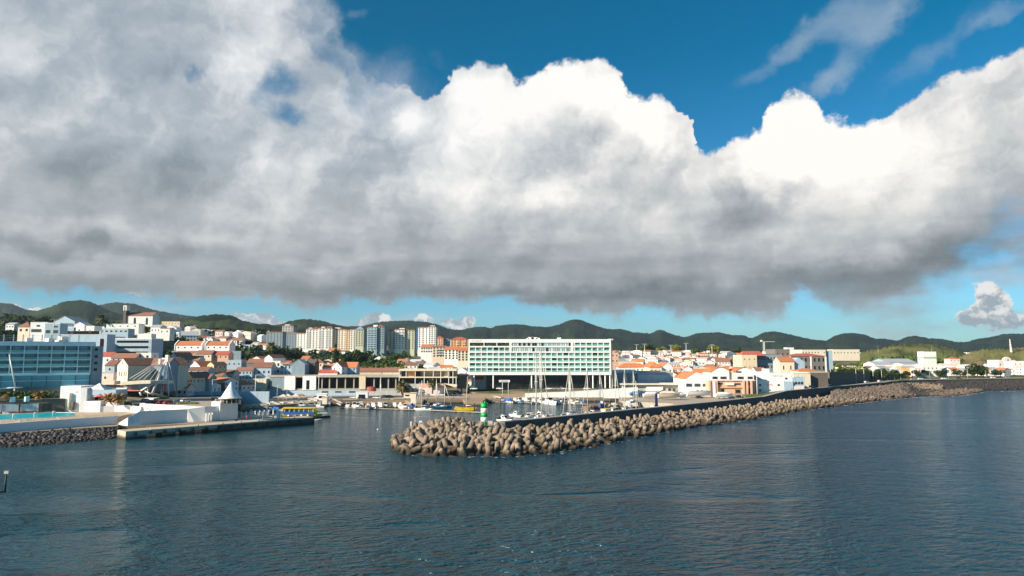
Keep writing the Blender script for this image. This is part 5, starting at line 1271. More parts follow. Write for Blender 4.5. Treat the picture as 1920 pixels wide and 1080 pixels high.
hh = at(1896, 636, 1000).z - at(1896, 658, 1000).z
for k in range(5): MB().cyl((-.2 * k, 0, hh * k / 5 + .001), (-.2 * (k + 1), 0, hh * (k + 1) / 5), 1.5 - .2 * k, 1.3 - .2 * k, 12).build('band', M['pale_pink' if k % 2 else 'white'], t)
MB().cyl((0, 0, -12), (0, 0, 0), 1.7, 1.5, 12).build('base', M['white'], t)
# tower crane and church tower
t = thing('tower_crane', 'thin tower crane standing behind the red roofed beige block', 'crane', at(1433, 668, 560))
b = MB(); hh = at(1433, 641, 560).z - at(1433, 668, 560).z
for sx, sy in ((-.5, -.5), (.5, -.5), (.5, .5), (-.5, .5)): b.box(sx - .08, sx + .08, sy - .08, sy + .08, -6, hh)
for k in range(14): b.box(-.5, .5, -.55, -.5, k * hh / 14, k * hh / 14 + .12)
b.build('mast', M['metal_white'], t)
MB().box(-3, 9, -.15, .15, hh + .001, hh + .25).build('jib', M['metal_white'], t); MB().box(-2.6, -1.2, -.5, .5, hh + .3, hh + 1.4).build('counterweight', M['white'], t)
# ------------------------------------------------------------------ pool terrace, pavilion and jetty on the left
def V(px, py, z): return on(px, py, z)
def wallq(name, pts, mat, parent=None, thick=0.35):
    """upright wall through pts = [(x, y, zbottom, ztop)]"""
    n = len(pts); vs = []
    for i, (x, y, a, b) in enumerate(pts):
        p = pts[max(i-1, 0)]; q = pts[min(i+1, n-1)]; d = Vector((q[0] - p[0], q[1] - p[1])).normalized(); nn = Vector((-d.y, d.x)) * thick
        vs += [(x, y, a), (x, y, b), (x + nn.x, y + nn.y, b), (x + nn.x, y + nn.y, a)]
    fs = []
    for i in range(n - 1):
        a, b = 4*i, 4*i + 4; fs += [(a, b, b+1, a+1), (a+1, b+1, b+2, a+2), (a+2, b+2, b+3, a+3)]
    fs += [(0, 1, 2, 3), (4*n-1, 4*n-2, 4*n-3, 4*n-4)]
    return MB().add(vs, fs).build(name, mat, parent)
TZ0 = 5.5
def pw(px, py, z, zb=2.3): v = V(px, py, z); return (v.x, v.y, zb, z)
terr = thing('pool_terrace', 'white walled pool terrace with sand coloured paving above the boulders', 'terrace', (0, 0, 0))
W1 = [pw(-220, 818, 5.35), pw(0, 795, 5.35), pw(100, 787.5, 5.45), pw(170, 783, 5.5), pw(221, 779.5, 5.6)]
wallq('sea_wall', W1, M['white_clean'], terr)
deckpoly = [(p[0] - .3, p[1] + .3) for p in W1] + [P2(262, 771, 5.5), P2(240, 762, 5.5), (-175, 300), (-320, 300)]
a = sum(deckpoly[i][0] * deckpoly[(i+1) % len(deckpoly)][1] - deckpoly[(i+1) % len(deckpoly)][0] * deckpoly[i][1] for i in range(len(deckpoly)))
MB().prism(deckpoly if a > 0 else deckpoly[::-1], 2.0, 5.2).build('paving', M['deck'], terr)
W2 = [pw(221, 794, 2.9), pw(240, 783, 5.5), pw(262, 771, 7.6), pw(300, 769, 7.5), pw(352, 767, 7.5)]
wallq('ramp_wall', W2, M['white_clean'], terr)
# pool and its white rim
pp = [P2(-160, 797, 5.25), P2(0, 786.5, 5.25), P2(100, 781.5, 5.25), P2(140, 779, 5.25), P2(140, 774, 5.25), P2(100, 773.5, 5.25), P2(0, 777.5, 5.25), P2(-160, 784, 5.25)]
pool = MB().prism(pp, 5.0, 5.245).build('pool_water', M['pool'], terr)
rim = [(V(*q, 5.3).x, V(*q, 5.3).y, 5.2, 5.34) for q in [(-160, 784), (0, 777), (100, 773), (141, 773.6)]]; wallq('pool_rim', rim, M['white'], terr, .5)
rim = [(V(*q, 5.3).x, V(*q, 5.3).y, 5.2, 5.34) for q in [(-160, 797.6), (0, 787), (100, 782), (140, 779.6)]]; wallq('pool_rim', rim, M['white'], terr, .4)
# glass balustrade with posts along the terrace edge
glp = [(p[0], p[1]) for p in W1[1:]]
gb = MB()
for k in range(26):
    q = lerp2(glp, k / 25); MB_ = unit_mesh('rail_post', M['metal_white'], lambda b: b.box(-.03, .03, -.03, .03, 0, 1.05)); inst('balustrade_post', MB_, terr, (q.x, q.y, 5.4))
tr_glass = bpy.data.materials.new('clear_balustrade_glass'); tr_glass.use_nodes = True
tg = NT(tr_glass.node_tree); tg.n['Principled BSDF'].inputs['Transmission Weight'].default_value = 0.95; tg.n['Principled BSDF'].inputs['IOR'].default_value = 1.02
tg.n['Principled BSDF'].inputs['Base Color'].default_value = (.75, .9, .85, 1); tg.n['Principled BSDF'].inputs['Roughness'].default_value = .02
for k in range(25):
    a, b = lerp2(glp, k / 25), lerp2(glp, (k + 1) / 25); d = (b - a) * .04
    MB().add([(a.x + d.x, a.y + d.y, 5.62), (b.x - d.x, b.y - d.y, 5.62), (b.x - d.x, b.y - d.y, 6.4), (a.x + d.x, a.y + d.y, 6.4)], [(0, 1, 2, 3)]).build('glass_panel', tr_glass, terr)
# pool showers
sh = None
for k, (px, py) in enumerate([(26, 787), (66, 784), (101, 781)]):
    v = V(px, py, 5.2); nm = ['left', 'middle', 'right'][k]
    if sh is None:
        sh = thing('pool_shower', nm + ' of three white arched poolside showers', 'shower', v, .6, 'poolside showers')
        for x in (-.45, .45): MB().cyl((x, 0, 0), (x * .8, 0, 1.9), .1).build('post', M['metal_white'], sh)
        MB().cyl((-.45, 0, 1.9), (.45, 0, 1.95), .12).build('arch', M['metal_white'], sh)
        sht = tree_of(sh)
    else: dup(sh, sht, v, .6, nm + ' of three white arched poolside showers')
# loungers
lg = None; LL = [(8, 776.5), (14, 776), (33, 791), (44, 790), (54, 789), (158, 783.5), (112, 787)]
for k, (px, py) in enumerate(LL):
    v = V(px, py, 5.2); lb = ORD[k] + ' of the white sun loungers on the pool terrace'
    if lg is None:
        lg = thing('sun_lounger', lb, 'lounger', v, 1.0, 'loungers on the pool terrace')
        MB().box(-.35, .35, -.9, .5, .3, .42).build('seat', M['metal_white'], lg)
        MB().add([(-.35, .5, .36), (.35, .5, .36), (.35, 1.1, .8), (-.35, 1.1, .8), (-.35, .5, .46), (.35, .5, .46), (.35, 1.08, .9), (-.35, 1.08, .9)], [(0,3,2,1),(4,5,6,7),(0,1,5,4),(1,2,6,5),(2,3,7,6),(3,0,4,7)]).build('backrest', M['metal_white'], lg)
        for x, y in ((-.3, -.8), (.3, -.8), (-.3, .5), (.3, .5)): MB().box(x-.03, x+.03, y-.03, y+.03, 0, .3).build('leg', M['metal_white'], lg)
        lgt = tree_of(lg)
    else: dup(lg, lgt, v, 1.0 + k * .3, lb)
# dark stone wall with grey shutters behind the pool
def shutter_wall():
    c = at(120, 770, 276); yaw = R(22); t = thing('pool_bar_wall', 'dark brown stone wall with pale blue roller shutters behind the pool', 'wall', c, yaw)
    L = 46
    MB().box(-L, 0, 0, 6, -1, 4.4).build('stone_wall', M['stone_wall'], t)
    MB().box(-L, .3, -.25, 6.2, 4.401, 4.75).build('coping', M['stone_wall'], t)
    for x in (-27.2, -20.8, -14.2): 
        s_ = MB().box(x, x + 5.2, -.08, -.001, 0.2, 3.0).build('roller_shutter', M['bluegrey'], t)
        MB().box(x - .35, x, -.3, -.001, 0, 3.2).box(x + 5.2, x + 5.6, -.3, -.001, 0, 3.2).build('shutter_frame', M['grey'], s_)
        for k in range(7): MB().box(x + .02, x + 5.18, -.1, -.081, .3 + k * .38, .34 + k * .38).build('shutter_slat', M['grey'], s_)
    MB().box(-7.4, -4.4, -.05, -.001, 0.1, 3.0).build('doorway', M['glass_dark'], t)
    MB().box(-33.5, -28.6, -.08, -.001, 0.2, 3.0).build('roller_shutter', M['bluegrey'], t)
shutter_wall()
kind(MB().prism([(-260, 238), (-205, 268), (at(118, 752, 280).x, 280), (at(118, 752, 292).x, 292), (-280, 262)], 4.0, 9.0).build('planted_terrace', M['soil']), 'structure')
for a, b, y, lb in ((-8, 6, 746.5, 'leftmost'), (16, 32, 746, 'second'), (43, 58, 745, 'third')):
    p, q = at(a, y, 268.5), at(b, y, 270.5)
    t = thing('planter', lb + ' pale blue oval planter on the wall behind the pool', 'planter', (p + q) / 2, .3)
    L = (q.x - p.x) / 2
    MB().prism([(L * math.cos(k * .52), 1.0 * math.sin(k * .52)) for k in range(12)], -1.6, .3).build('tub', M['shade_blue_paint'], t)
# white pavilion
def pavilion():
    Y = 276.0; c = at(150, 768, Y); t = thing('white_pavilion', 'white walled pavilion with pointed tent roof between pool and footbridge', 'pavilion', c)
    X = lambda p: at(p, 750, Y).x - c.x; Z = lambda p: at(150, p, Y).z - c.z
    MB().box(X(106), X(144), 2, 12, -1, Z(724.5)).build('left_wall', M['white_clean'], t)
    MB().box(X(119), X(146), .8, 1.99, -1, Z(737)).build('low_front_wall', M['white_clean'], t)
    MB().prism([(X(144.2), 1.5), (X(150), 0), (X(160.5), .5), (X(160.5), 10), (X(144.2), 10)], -1, Z(727)).build('rounded_tower', M['white_clean'], t)
    MB().box(X(160.6), X(212), 1.5, 10, Z(741.5), Z(731.5)).build('awning_band', M['bluegrey'], t)
    MB().box(X(160.6), X(212), 6, 9.9, Z(752), Z(741.6)).build('bar_front', M['glass_dark'], t)
    MB().box(X(160.6), X(188), .2, 9.8, -1, Z(752.1)).build('parapet', M['white_clean'], t)
    px0, px1, ap = X(155), X(190), X(171)
    zt, zb = Z(719), Z(731) + .01
    MB().add([(px0, 1.6, zb), (px1, 1.6, zb), (px1, 9, zb), (px0, 9, zb), (ap, 5, zt), ((px0 + ap) / 2, 3.2, zb + (zt - zb) * .38), ((px1 + ap) / 2, 3.2, zb + (zt - zb) * .38), ((px1 + ap) / 2, 7, zb + (zt - zb) * .38), ((px0 + ap) / 2, 7, zb + (zt - zb) * .38)],
             [(0, 1, 6, 5), (1, 2, 7, 6), (2, 3, 8, 7), (3, 0, 5, 8), (5, 6, 4), (6, 7, 4), (7, 8, 4), (8, 5, 4)]).build('tent_roof', M['white'], t)
    MB().cyl((X(130), .2, -.2), (X(130), .2, Z(737)), .65, None, 12).build('fluted_column', M['cream'], t)
    MB().cyl((X(138), 0, -.2), (X(138), 0, 3), .45, .7, 8).build('urn', M['stone_wall'], t)
    MB().box(X(136), X(139), 1.9, 1.98, Z(762), Z(734)).build('pink_banner', M['coral'], t)
    MB().box(X(188), X(204), 3, 11, -1, Z(757)).build('side_parapet', M['white_clean'], t)
pavilion()
um = None
for k, (px, py, lb) in enumerate([(185, 753.5, 'front coral pink parasol on the pavilion terrace'), (203, 752, 'coral parasol partly behind the two palms')]):
    v = at(px, py, 272)
    if um is None:
        um = thing('parasol', lb, 'parasol', v, 0, 'parasols at the pavilion'); MB().cyl((0, 0, -2), (0, 0, 3.1), .06).build('pole', M['coral'], um)
        n = 8; r = 2.0; vs = [(0, 0, 3.2)] + [(r * math.cos(i * math.pi / 4), r * math.sin(i * math.pi / 4), 2.3) for i in range(8)] + [(r * math.cos(i * math.pi / 4), r * math.sin(i * math.pi / 4), 2.05) for i in range(8)]
        MB().add(vs, [(0, i + 1, (i + 1) % 8 + 1) for i in range(8)] + [(i + 1, i + 9, (i + 1) % 8 + 9, (i + 1) % 8 + 1) for i in range(8)]).build('canopy', M['coral'], um); umt = tree_of(um)
    else: dup(um, umt, v, .3, lb)
# curved white ramp and bastion
B = [pw(188, 762, 7.4, 4), pw(215, 760.5, 7.6, 4), pw(240, 759.5, 7.8, 4), pw(265, 763, 7.8, 4), pw(280, 768, 7.5, 4)]
bas = thing('white_bastion', 'white slanting bastion and curved parapet that carry the car deck', 'bastion', (0, 0, 0))
wallq('curved_parapet', B, M['white_clean'], bas, .3)
B1 = [pw(262, 756.5, 8.2, 3), pw(300, 758.5, 8.2, 3), pw(352, 761, 8.2, 3), pw(384, 762.5, 8.2, 3)]
p384 = V(384, 790, 2.7); p352 = V(360, 791.5, 2.7); t384 = V(384, 762.5, 8.2); t352 = V(352, 767, 7.5)
a445b = V(445, 785.5, 2.7); a410t = V(410, 762.5, 8.2)
wallq('upper_parapet', B1, M['white_clean'], bas, .3)
q352 = V(352, 791.3, 2.7); p364 = V(364, 791, 2.7)
MB().add([tuple(t352), tuple(p364), tuple(p384), tuple(t384), (B1[2][0], B1[2][1], 8.2), tuple(q352)], [(0, 1, 2, 3), (0, 3, 4), (0, 5, 1)]).build('slanted_face', M['white_clean'], bas)
k384 = V(384, 790, 2.7); e = V(445, 786, 2.7)
MB().add([tuple(k384), tuple(e), (e.x, e.y, 8.3), (t384.x, t384.y, 8.2), (e.x - 9, e.y + 9, 8.3), (e.x - 9, e.y + 9, 2.7)], [(0, 1, 2, 3), (1, 5, 4, 2)]).build('side_face', M['white_clean'], bas)
x1 = V(412, 788.4, 2.7); MB().add([(x1.x, x1.y - .25, 2.7), (e.x + .15, e.y - .25, 2.7), (e.x + .15, e.y - .25, 9.6), (x1.x, x1.y - .25, 9.6), (x1.x - 6, x1.y + 6, 2.7), (e.x - 7, e.y + 8, 2.7), (e.x - 7, e.y + 8, 9.6), (x1.x - 6, x1.y + 6, 9.6)],
    [(0,1,2,3),(1,5,6,2),(3,2,6,7),(0,3,7,4)]).build('kiosk_podium', M['white_clean'], bas)
dk = [(B1[0][0], B1[0][1] + .3), (B1[3][0], B1[3][1] + .3), (e.x - 1, e.y + .5), ((436 - 960) / FPX * 335, 335), ((230 - 960) / FPX * 335, 335)]
MB().prism(dk, 2.0, 7.2).build('car_deck', M['paving'], bas)
# kiosk with cone roof
kc = V(430, 756, 9.6); t = thing('cone_roofed_kiosk', 'round kiosk with a tall white cone roof on the end of the bastion', 'kiosk', (kc.x, kc.y + 1, 9.6))
MB().cyl((0, 0, 0.01), (0, 0, 1.7), 3.1, None, 20).build('drum', M['glass_dark'], t)
for k in range(12): a = k * math.pi / 6; MB().cyl((3.2 * math.cos(a), 3.2 * math.sin(a), 0), (3.2 * math.cos(a), 3.2 * math.sin(a), 1.7), .16, None, 5).build('post', M['beige'], t)
MB().cyl((0, 0, 1.71), (0, 0, 2.1), 4.3, None, 24).build('eave_ring', M['cream'], t)
MB().cyl((0, 0, 2.11), (0, 0, 8.0), 3.5, .12, 24, cap=False).build('cone_roof', M['white_clean'], t)
MB().cyl((0, 0, 7.9), (0, 0, 8.9), .12, .08, 6).build('finial', M['bark'], t)
# planting and glass box on the parapet
# ------------------------------------------------------------------ jetty
J0, J1 = V(236, 809, 2.7), V(588, 782, 2.7); jd = (J1 - J0).normalized(); jn = Vector((-jd.y, jd.x, 0)); LJ = (J1 - J0).length
jt = thing('concrete_jetty', 'long concrete jetty with a bright square end standing on dark piers', 'jetty', (J0.x, J0.y, 0), math.atan2(jd.y, jd.x))
MB().box(0, LJ, 0, 7.6, 1.5, 2.7).build('deck', M['quay'], jt)
MB().box(-.02, 6.5, -.02, 7.62, -3, 1.49).build('end_block', M['quay'], jt)
for s_, wd in ((9.5, 4.5), (17.5, 3), (25.5, 3)): MB().box(s_ + 2.4, s_ + 2.4 + wd, .6, 7, -3, 1.49).build('pier', M['quay'], jt)
MB().box(31, LJ - .02, .05, 7.55, -3, 1.48).build('solid_wall', M['pier_dark'], jt)
MB().box(31, LJ, -.12, .0, 1.4, 2.3).build('fender_strip', M['pier_dark'], jt)
MB().box(LJ - .1, LJ + .25, -.3, .1, -1, 4.4).build('corner_pile', M['black'], jt)
for s_ in (8, 16, 24, 33, 40, 47, 55, 62): MB().cyl((s_, .5, 2.7), (s_, .5, 3.1), .16, .22, 8).build('bollard', M['metal_white'] if s_ < 20 else M['black'], jt)
t = thing('jetty_light_pillar', 'white and teal control pillar standing near the jetty end', 'pillar', V(521, 785.5, 2.7), .7)
MB().box(-.45, .0, -.4, .4, 0, 3.9).build('white_half', M['white_clean'], t); MB().box(.001, .8, -.4, .4, 0, 3.3).build('teal_half', M['shade_blue_paint'], t)
t = thing('teal_bench', 'small teal bench near the middle of the jetty', 'bench', V(489, 789, 2.7), .7)
MB().box(-.9, .9, -.3, .3, .35, .5).build('seat', M['teal_facade'], t); MB().box(.7, .95, -.3, .3, .5, 1.5).build('backrest', M['teal_facade'], t)
for x in (-.8, .7): MB().box(x, x + .1, -.25, .25, 0, .35).build('leg', M['teal_facade'], t)
# white railings behind the jetty
def railing(pts, z, n, label, h=2.2, gap=0):
    t = thing('railing', label, 'railing', (0, 0, 0)); po = unit_mesh('gate_post', M['metal_white'], lambda b: b.box(-.22, .22, -.15, .15, 0, 1))
    for k in range(n): q = lerp2(pts, k / (n - 1)); inst('post', po, t, (q.x, q.y, z), sc=(1, 1, h))
    b = MB()
    for k in range(n * 5):
        if (k // 5) % 4 == 3: continue
        q = lerp2(pts, k / (n * 5 - 1)); b.box(q.x - .05, q.x + .05, q.y - .05, q.y + .05, z, z + h * .8)
    b.build('bars', M['metal_white'], t)
    for f in (.1, .8):
        for i in range(len(pts) - 1): MB().cyl((*pts[i], z + h * f), (*pts[i+1], z + h * f), .07, None, 5).build('rail', M['metal_white'], t)
railing([P2(386, 791, 2.6), P2(432, 786.5, 2.6)], 2.6, 9, 'white barred railing in front of the shaded bastion wall', 3.2)
railing([P2(452, 782.5, 2.6), P2(512, 778, 2.6)], 2.6, 8, 'white railing with gates above the middle of the jetty', 2.2)
slab('boat_ramp', [(446, 788, Q), (520, 782, Q), (520, 779, Q), (446, 781, Q)], -2, Q - .2, M['quay'])
# ------------------------------------------------------------------ footbridge with pylon and cables
def bridge():
    Y = 318.0; t = thing('cable_footbridge', 'white cable stayed footbridge with A shaped pylon left of the old quarter', 'footbridge', at(250, 716, Y))
    c = t.location.copy(); w_ = M['metal_white']
    L = lambda px, py, dy=0.0: at(px, py, Y + dy) - c
    def bar(a, b, r, nm, n=8, mat=w_): MB().cyl(a, b, r, r * .85, n).build(nm, mat, t)
    # deck: box girder rising to the right
    b = MB(); P_ = [L(232, 721), L(260, 717.3), L(290, 713.2), L(318, 712.5)]; Q_ = [L(232, 717.5), L(260, 713.2), L(290, 713.0 - .9), L(318, 713)]
    pts = [(L(230, 722), L(230, 716)), (L(245, 721), L(245, 714.5)), (L(262, 719.6), L(262, 713.3)), (L(290, 718.8), L(290, 713)), (L(318, 719.3), L(318, 713.6))]
    vs = []
    for lo, hi in pts: vs += [(lo.x, -2, lo.z), (hi.x, -2, hi.z), (hi.x, 3, hi.z), (lo.x, 3, lo.z)]
    fs = []
    for i in range(len(pts) - 1): a, d = 4*i, 4*i+4; fs += [(a, d, d+1, a+1), (a+1, d+1, d+2, a+2), (a+2, d+2, d+3, a+3), (a+3, d+3, d, a)]
    fs += [(0, 1, 2, 3), (4*len(pts)-1, 4*len(pts)-2, 4*len(pts)-3, 4*len(pts)-4)]
    b.add(vs, fs).build('deck', M['cream'], t)
    lo, hi = L(180, 721), L(217, 714); MB().box(lo.x, hi.x, -1, 4, lo.z, hi.z).build('canopy_section', M['cream'], t)
    lo, hi = L(190, 724), L(250, 722); MB().box(lo.x, hi.x, 1, 4, lo.z - .8, hi.z).build('lower_girder', M['slate'], t)
    top = L(314, 667); shoulder = L(302, 673)
    bar(L(286, 737), L(312.5, 672), .55, 'pylon_leg'); bar(L(303, 741), L(314, 672), .55, 'pylon_leg'); bar(L(316, 742), L(314, 672, 2), .3, 'pylon_leg')
    MB().box(top.x - .7, top.x + .7, -.7, .7, top.z - 2.8, top.z + .4).build('pylon_head', w_, t)
    bar(L(304, 672.5), L(314, 673), .4, 'strut'); MB().box(L(300, 672).x - .5, L(300, 672).x + .4, -.4, .4, L(300, 683).z, L(300, 673).z).build('cable_anchor', w_, t)
    bar(L(317, 680), L(333, 748), .14, 'back_stay', 6)
    for k, (px, py) in enumerate([(243, 710), (249, 712), (259, 712), (269, 712), (282, 712), (291, 712.5)]):
        bar(L(300.5 + k * 1.2, 675 + k * .9), L(px, py), .10, 'cable', 5)
    bar(L(262, 734), L(288, 719.5), .5, 'stair_flight', 4); bar(L(262, 734), L(265, 742), .5, 'stair_foot', 4); bar(L(272, 733), L(288, 741), .25, 'handrail')
    for px in (242, 245, 277): bar(L(px, 722 if px < 260 else 728), L(px, 733 if px < 260 else 745), .13, 'post', 5)
    lo, hi = L(308, 734.5), L(314.6, 719.6); MB().box(lo.x, hi.x, -2.3, -2.2, lo.z, hi.z).build('red_banner', M['red'], t)
    for k in range(3):
        zc = hi.z + (lo.z - hi.z) * (.25 + .25 * k); MB().box(lo.x + .5, hi.x - .5, -2.34, -2.301, zc - .25, zc + .25).build('banner_print', M['pale_pink'], t)
    lo, hi = L(222, 733), L(262, 731.4); MB().box(lo.x, hi.x, -1, 5, lo.z, hi.z).build('red_canopy', M['coral'], t)
    lo, hi = L(222, 744), L(257, 733.1); MB().box(lo.x, hi.x, 2, 5, lo.z - 2, hi.z).build('kiosk_under_bridge', M['glass_dark'], t)
    lo, hi = L(271, 757), L(293, 746); MB().box(lo.x, hi.x, 0, 3, lo.z - 1, hi.z).build('landing', M['white_clean'], t)
bridge()
slab('parking_apron', [(200, 752, 7.0), (452, 752, 7.0), (452, 738, 7.0), (200, 738, 7.0)], 2, 7.0, M['asphalt'])
kind(MB().box(0, 50, 0, 1, -6, 0).build('parking_wall', M['bluegrey'], None, at(325, 734, 360)), 'structure')
# leaning white crane mast at the far left
t = thing('leaning_mast', 'white leaning mast with level boom in front of the blue hotel', 'mast', at(28, 728, 276))
c = t.location; p = at(16.5, 660, 276) - c; MB().cyl(p, at(29, 727, 276) - c, .16, .3, 8).build('spar', M['metal_white'], t)
MB().cyl(at(-20, 729.5, 276) - c, at(42, 726.5, 276) - c, .6, .25, 8).build('boom', M['metal_white'], t)
MB().cyl((0, 0, 0), (0, 0, -4.5), .35, None, 8).build('base', M['metal_grey'], t)
# piece of the ship's own mooring gear near the camera
t = thing('dark_steel_bracket', 'thin dark steel post with a foot bar at the left photo edge over the water', 'bracket', at(9, 922, 26))
c = t.location; MB().cyl((0, 0, 0), at(11.6, 890, 26) - c, .035, .03, 8).build('post', M['pile'], t)
MB().cyl((0.03, 0, 0), at(-60, 925, 26) - c, .03, None, 8).build('foot_bar', M['pile'], t); MB().box(-.05, .12, -.05, .05, .66, .76).build('lamp', M['metal_grey'], t)
# ------------------------------------------------------------------ the many town houses
rf = random.Random(42)
def quick_house(X, Y, w, d, h, roof, rh, rz, wm, rm, label, group, wins):
    px = 960 + FPX * X / Y
    t = thing('house', label, 'house', (X, Y, gz(px, Y)), rz, group)
    add_walls(t, w, d, h, roof, rh, M[wm] if isinstance(wm, str) else wm, 4)
    rfo = add_roof(t, w, d, h, roof, rh, M[rm] if isinstance(rm, str) else rm, .3, None)
    if wins: add_windows(t, w, d, h, max(1, int(h / 2.9)), max(2, int(w / 2.6)), WIN, 1.05, 1.5, 1, .1, rf, side_cols=3)
    if rf.random() < .5: inst('chimney', unit_mesh('chimney', M['white'], lambda b: b.box(-.35, .35, -.3, .3, -1.2, 1.2).box(-.45, .45, -.4, .4, 1.201, 1.4)), rfo, (rf.uniform(-.3, .3) * w, d * .6, h + rh * .8))
    return t
WN = {'white_clean': 'bright white', 'white': 'white', 'walls': 'rendered', 'cream': 'cream', 'pale_pink': 'pale pink', 'bluegrey': 'pale blue', 'beige': 'beige'}
RN = {'roofs': 'weathered tile', 'roof_orange': 'orange', 'roof_brown': 'brown', 'roof_red': 'red', 'roof_grey': 'grey'}
FAR = MB()
def field(rows, where, jit=3.0, w0=7, w1=13, h0=3.2, h1=6.5, dens=.93, rmix=('roofs', 'roofs', 'roofs', 'roof_orange', 'roof_brown'), wmix=('white_clean', 'white_clean', 'white', 'white', 'white', 'cream', 'pale_pink'), yaw=(-32, 58), wins=True, flat=.08):
    for ri, (Y, a, b) in enumerate(rows):
        px = a; k = 0; items = []
        while px < b:
            w = rf.uniform(w0, w1); wp = w * FPX / Y
            if rf.random() < dens: items.append((px + wp / 2, w))
            px += wp * rf.uniform(.86, 1.12)
        if Y >= 724:            # far rows: a few pixels each, joined
            for pc, w in items:
                Yj = Y + rf.uniform(-jit, jit); z = gz(pc, Yj); h = rf.uniform(h0, h1); d = rf.uniform(8, 12); rh = rf.uniform(1.3, 2.4)
                Mx = Matrix.Translation(((pc - 960) / FPX * Yj, Yj, z)) @ Matrix.Rotation(R(rf.choice((-32, -25, 0, 28))), 4, 'Z'); hw = w / 2; wi = rf.choice((0, 0, 0, 1, 2)); ri_ = rf.choice((3, 3, 4, 5)) if rmix[0] != 'roof_grey' else rf.choice((0, 0, 3, 5, 6))
                FAR.add([(-hw, 0, -4), (hw, 0, -4), (hw, d, -4), (-hw, d, -4), (-hw, 0, h), (hw, 0, h), (hw, d, h), (-hw, d, h)], [(0,1,5,4),(1,2,6,5),(2,3,7,6),(3,0,4,7)], wi, Mx)
                o_ = .3
                if rf.random() < .5:
                    FAR.add([(-hw-o_, -o_, h), (hw+o_, -o_, h), (hw+o_, d+o_, h), (-hw-o_, d+o_, h), (-hw, d/2, h+rh), (hw, d/2, h+rh)], [(0,1,5,4),(2,3,4,5),(0,3,2,1)], ri_, Mx).add([(-hw, 0, h), (-hw, d, h), (-hw, d/2, h+rh-.1), (hw, 0, h), (hw, d, h), (hw, d/2, h+rh-.1)], [(0,2,1),(3,4,5)], wi, Mx)
                else:
                    FAR.add([(-hw-o_, -o_, h), (hw+o_, -o_, h), (hw+o_, d+o_, h), (-hw-o_, d+o_, h), (0, 0, h+rh), (0, d, h+rh)], [(0,4,5,3),(1,2,5,4),(0,3,2,1)], ri_, Mx).add([(-hw, 0, h), (hw, 0, h), (0, -.02, h+rh-.1), (-hw, d, h), (hw, d, h), (0, d, h+rh-.1)], [(0,1,2),(4,3,5)], wi, Mx)
                for c in range(max(2, int(w / 3))): x = -hw + w * (c + .5) / max(2, int(w / 3)); FAR.box(x - .5, x + .5, -.05, 0, h * .45, h * .45 + 1.4, 7, Mx)
            continue
        for k, (pc, w) in enumerate(items):
            Yj = Y + rf.uniform(-jit, jit); X = (pc - 960) / FPX * Yj
            wm = rf.choice(wmix); rm = rf.choice(rmix); r = rf.random()
            roof = 'flat' if r < flat else 'gy' if r < .45 else 'gx' if r < .9 else 'hip'
            rz = R(rf.choice((-32, -30, -25, 0, 2, 28)) + rf.uniform(-4, 4))
            h = rf.uniform(h0, h1); d = rf.uniform(8, 13); rh = .4 if roof == 'flat' else rf.uniform(1.5, 2.6) * w / 10
            if roof == 'flat': rm = 'white'
            lb = '%s house, %s roof, %s, %s row, %s' % (WN[wm], RN.get(rm, 'flat'), ORD[min(k, 29)], _o[ri] if ri else 'front', where)
            quick_house(X, Yj, w, d, h, roof, rh, rz, wm, rm, lb, 'houses ' + where, wins)
# old quarter between the footbridge and the green slope
field([(352, 318, 345), (372, 345, 400), (392, 335, 430), (425, 318, 440), (462, 318, 505), (480, 420, 590), (498, 430, 600), (518, 438, 612), (540, 440, 620), (566, 470, 600)], 'old quarter', wmix=('white_clean', 'white_clean', 'white', 'white', 'cream', 'pale_pink'))
# white houses on the hillside between church and apartments
field([(690, 300, 500), (740, 310, 490), (800, 330, 500), (870, 345, 505), (940, 350, 510)], 'hillside left of apartments', rmix=('roof_grey', 'roof_grey', 'roofs', 'roof_brown'), wmix=('white', 'white_clean', 'bluegrey', 'white'), flat=.5, w0=9, w1=17, h0=4, h1=8)
# roofs between the green slope and the hotel
field([(455, 838, 878), (478, 815, 878), (500, 792, 876), (525, 770, 878), (552, 760, 830), (585, 745, 815), (625, 740, 800)], 'left of hotel', rmix=('roofs', 'roofs', 'roof_brown', 'roof_orange', 'roof_grey'))
field([(690, 600, 640), (640, 590, 625), (660, 700, 760)], 'below apartments')
# dense roofs right of the hotel
field([(500, 1262, 1330), (516, 1215, 1392), (536, 1200, 1390), (560, 1160, 1392), (586, 1155, 1395), (615, 1150, 1398), (648, 1150, 1400), (684, 1150, 1402), (724, 1150, 1405), (768, 1150, 1405), (815, 1150, 1405), (865, 1150, 1410), (920, 1150, 1410)], 'right of hotel', w0=9, w1=15, dens=.96,
      rmix=('roofs', 'roofs', 'roofs', 'roof_orange', 'roof_brown', 'roof_grey'))
field([(470, 1425, 1455), (700, 1560, 1640)], 'beside fortress')
# right side town
field([(640, 1640, 1735), (655, 1640, 1730), (668, 1735, 1880), (682, 1640, 1735), (690, 1760, 1880), (705, 1640, 1735), (715, 1760, 1890), (745, 1765, 1880), (780, 1765, 1900), (830, 1780, 1930)], 'beyond lamp lined lawn', rmix=('roof_grey', 'roofs', 'roofs', 'roof_orange', 'roof_grey'), w0=8, w1=16, dens=.85)
field([(700, 1900, 1960), (1050, 1170, 1400)], 'far right and skyline', w0=12, w1=22)
FAR_O = FAR.build('far_houses', [M['white_clean'], M['cream'], M['pale_pink'], M['roofs'], M['roof_orange'], M['roof_brown'], M['roof_grey'], M['glass_dark']]); kind(FAR_O, 'stuff')
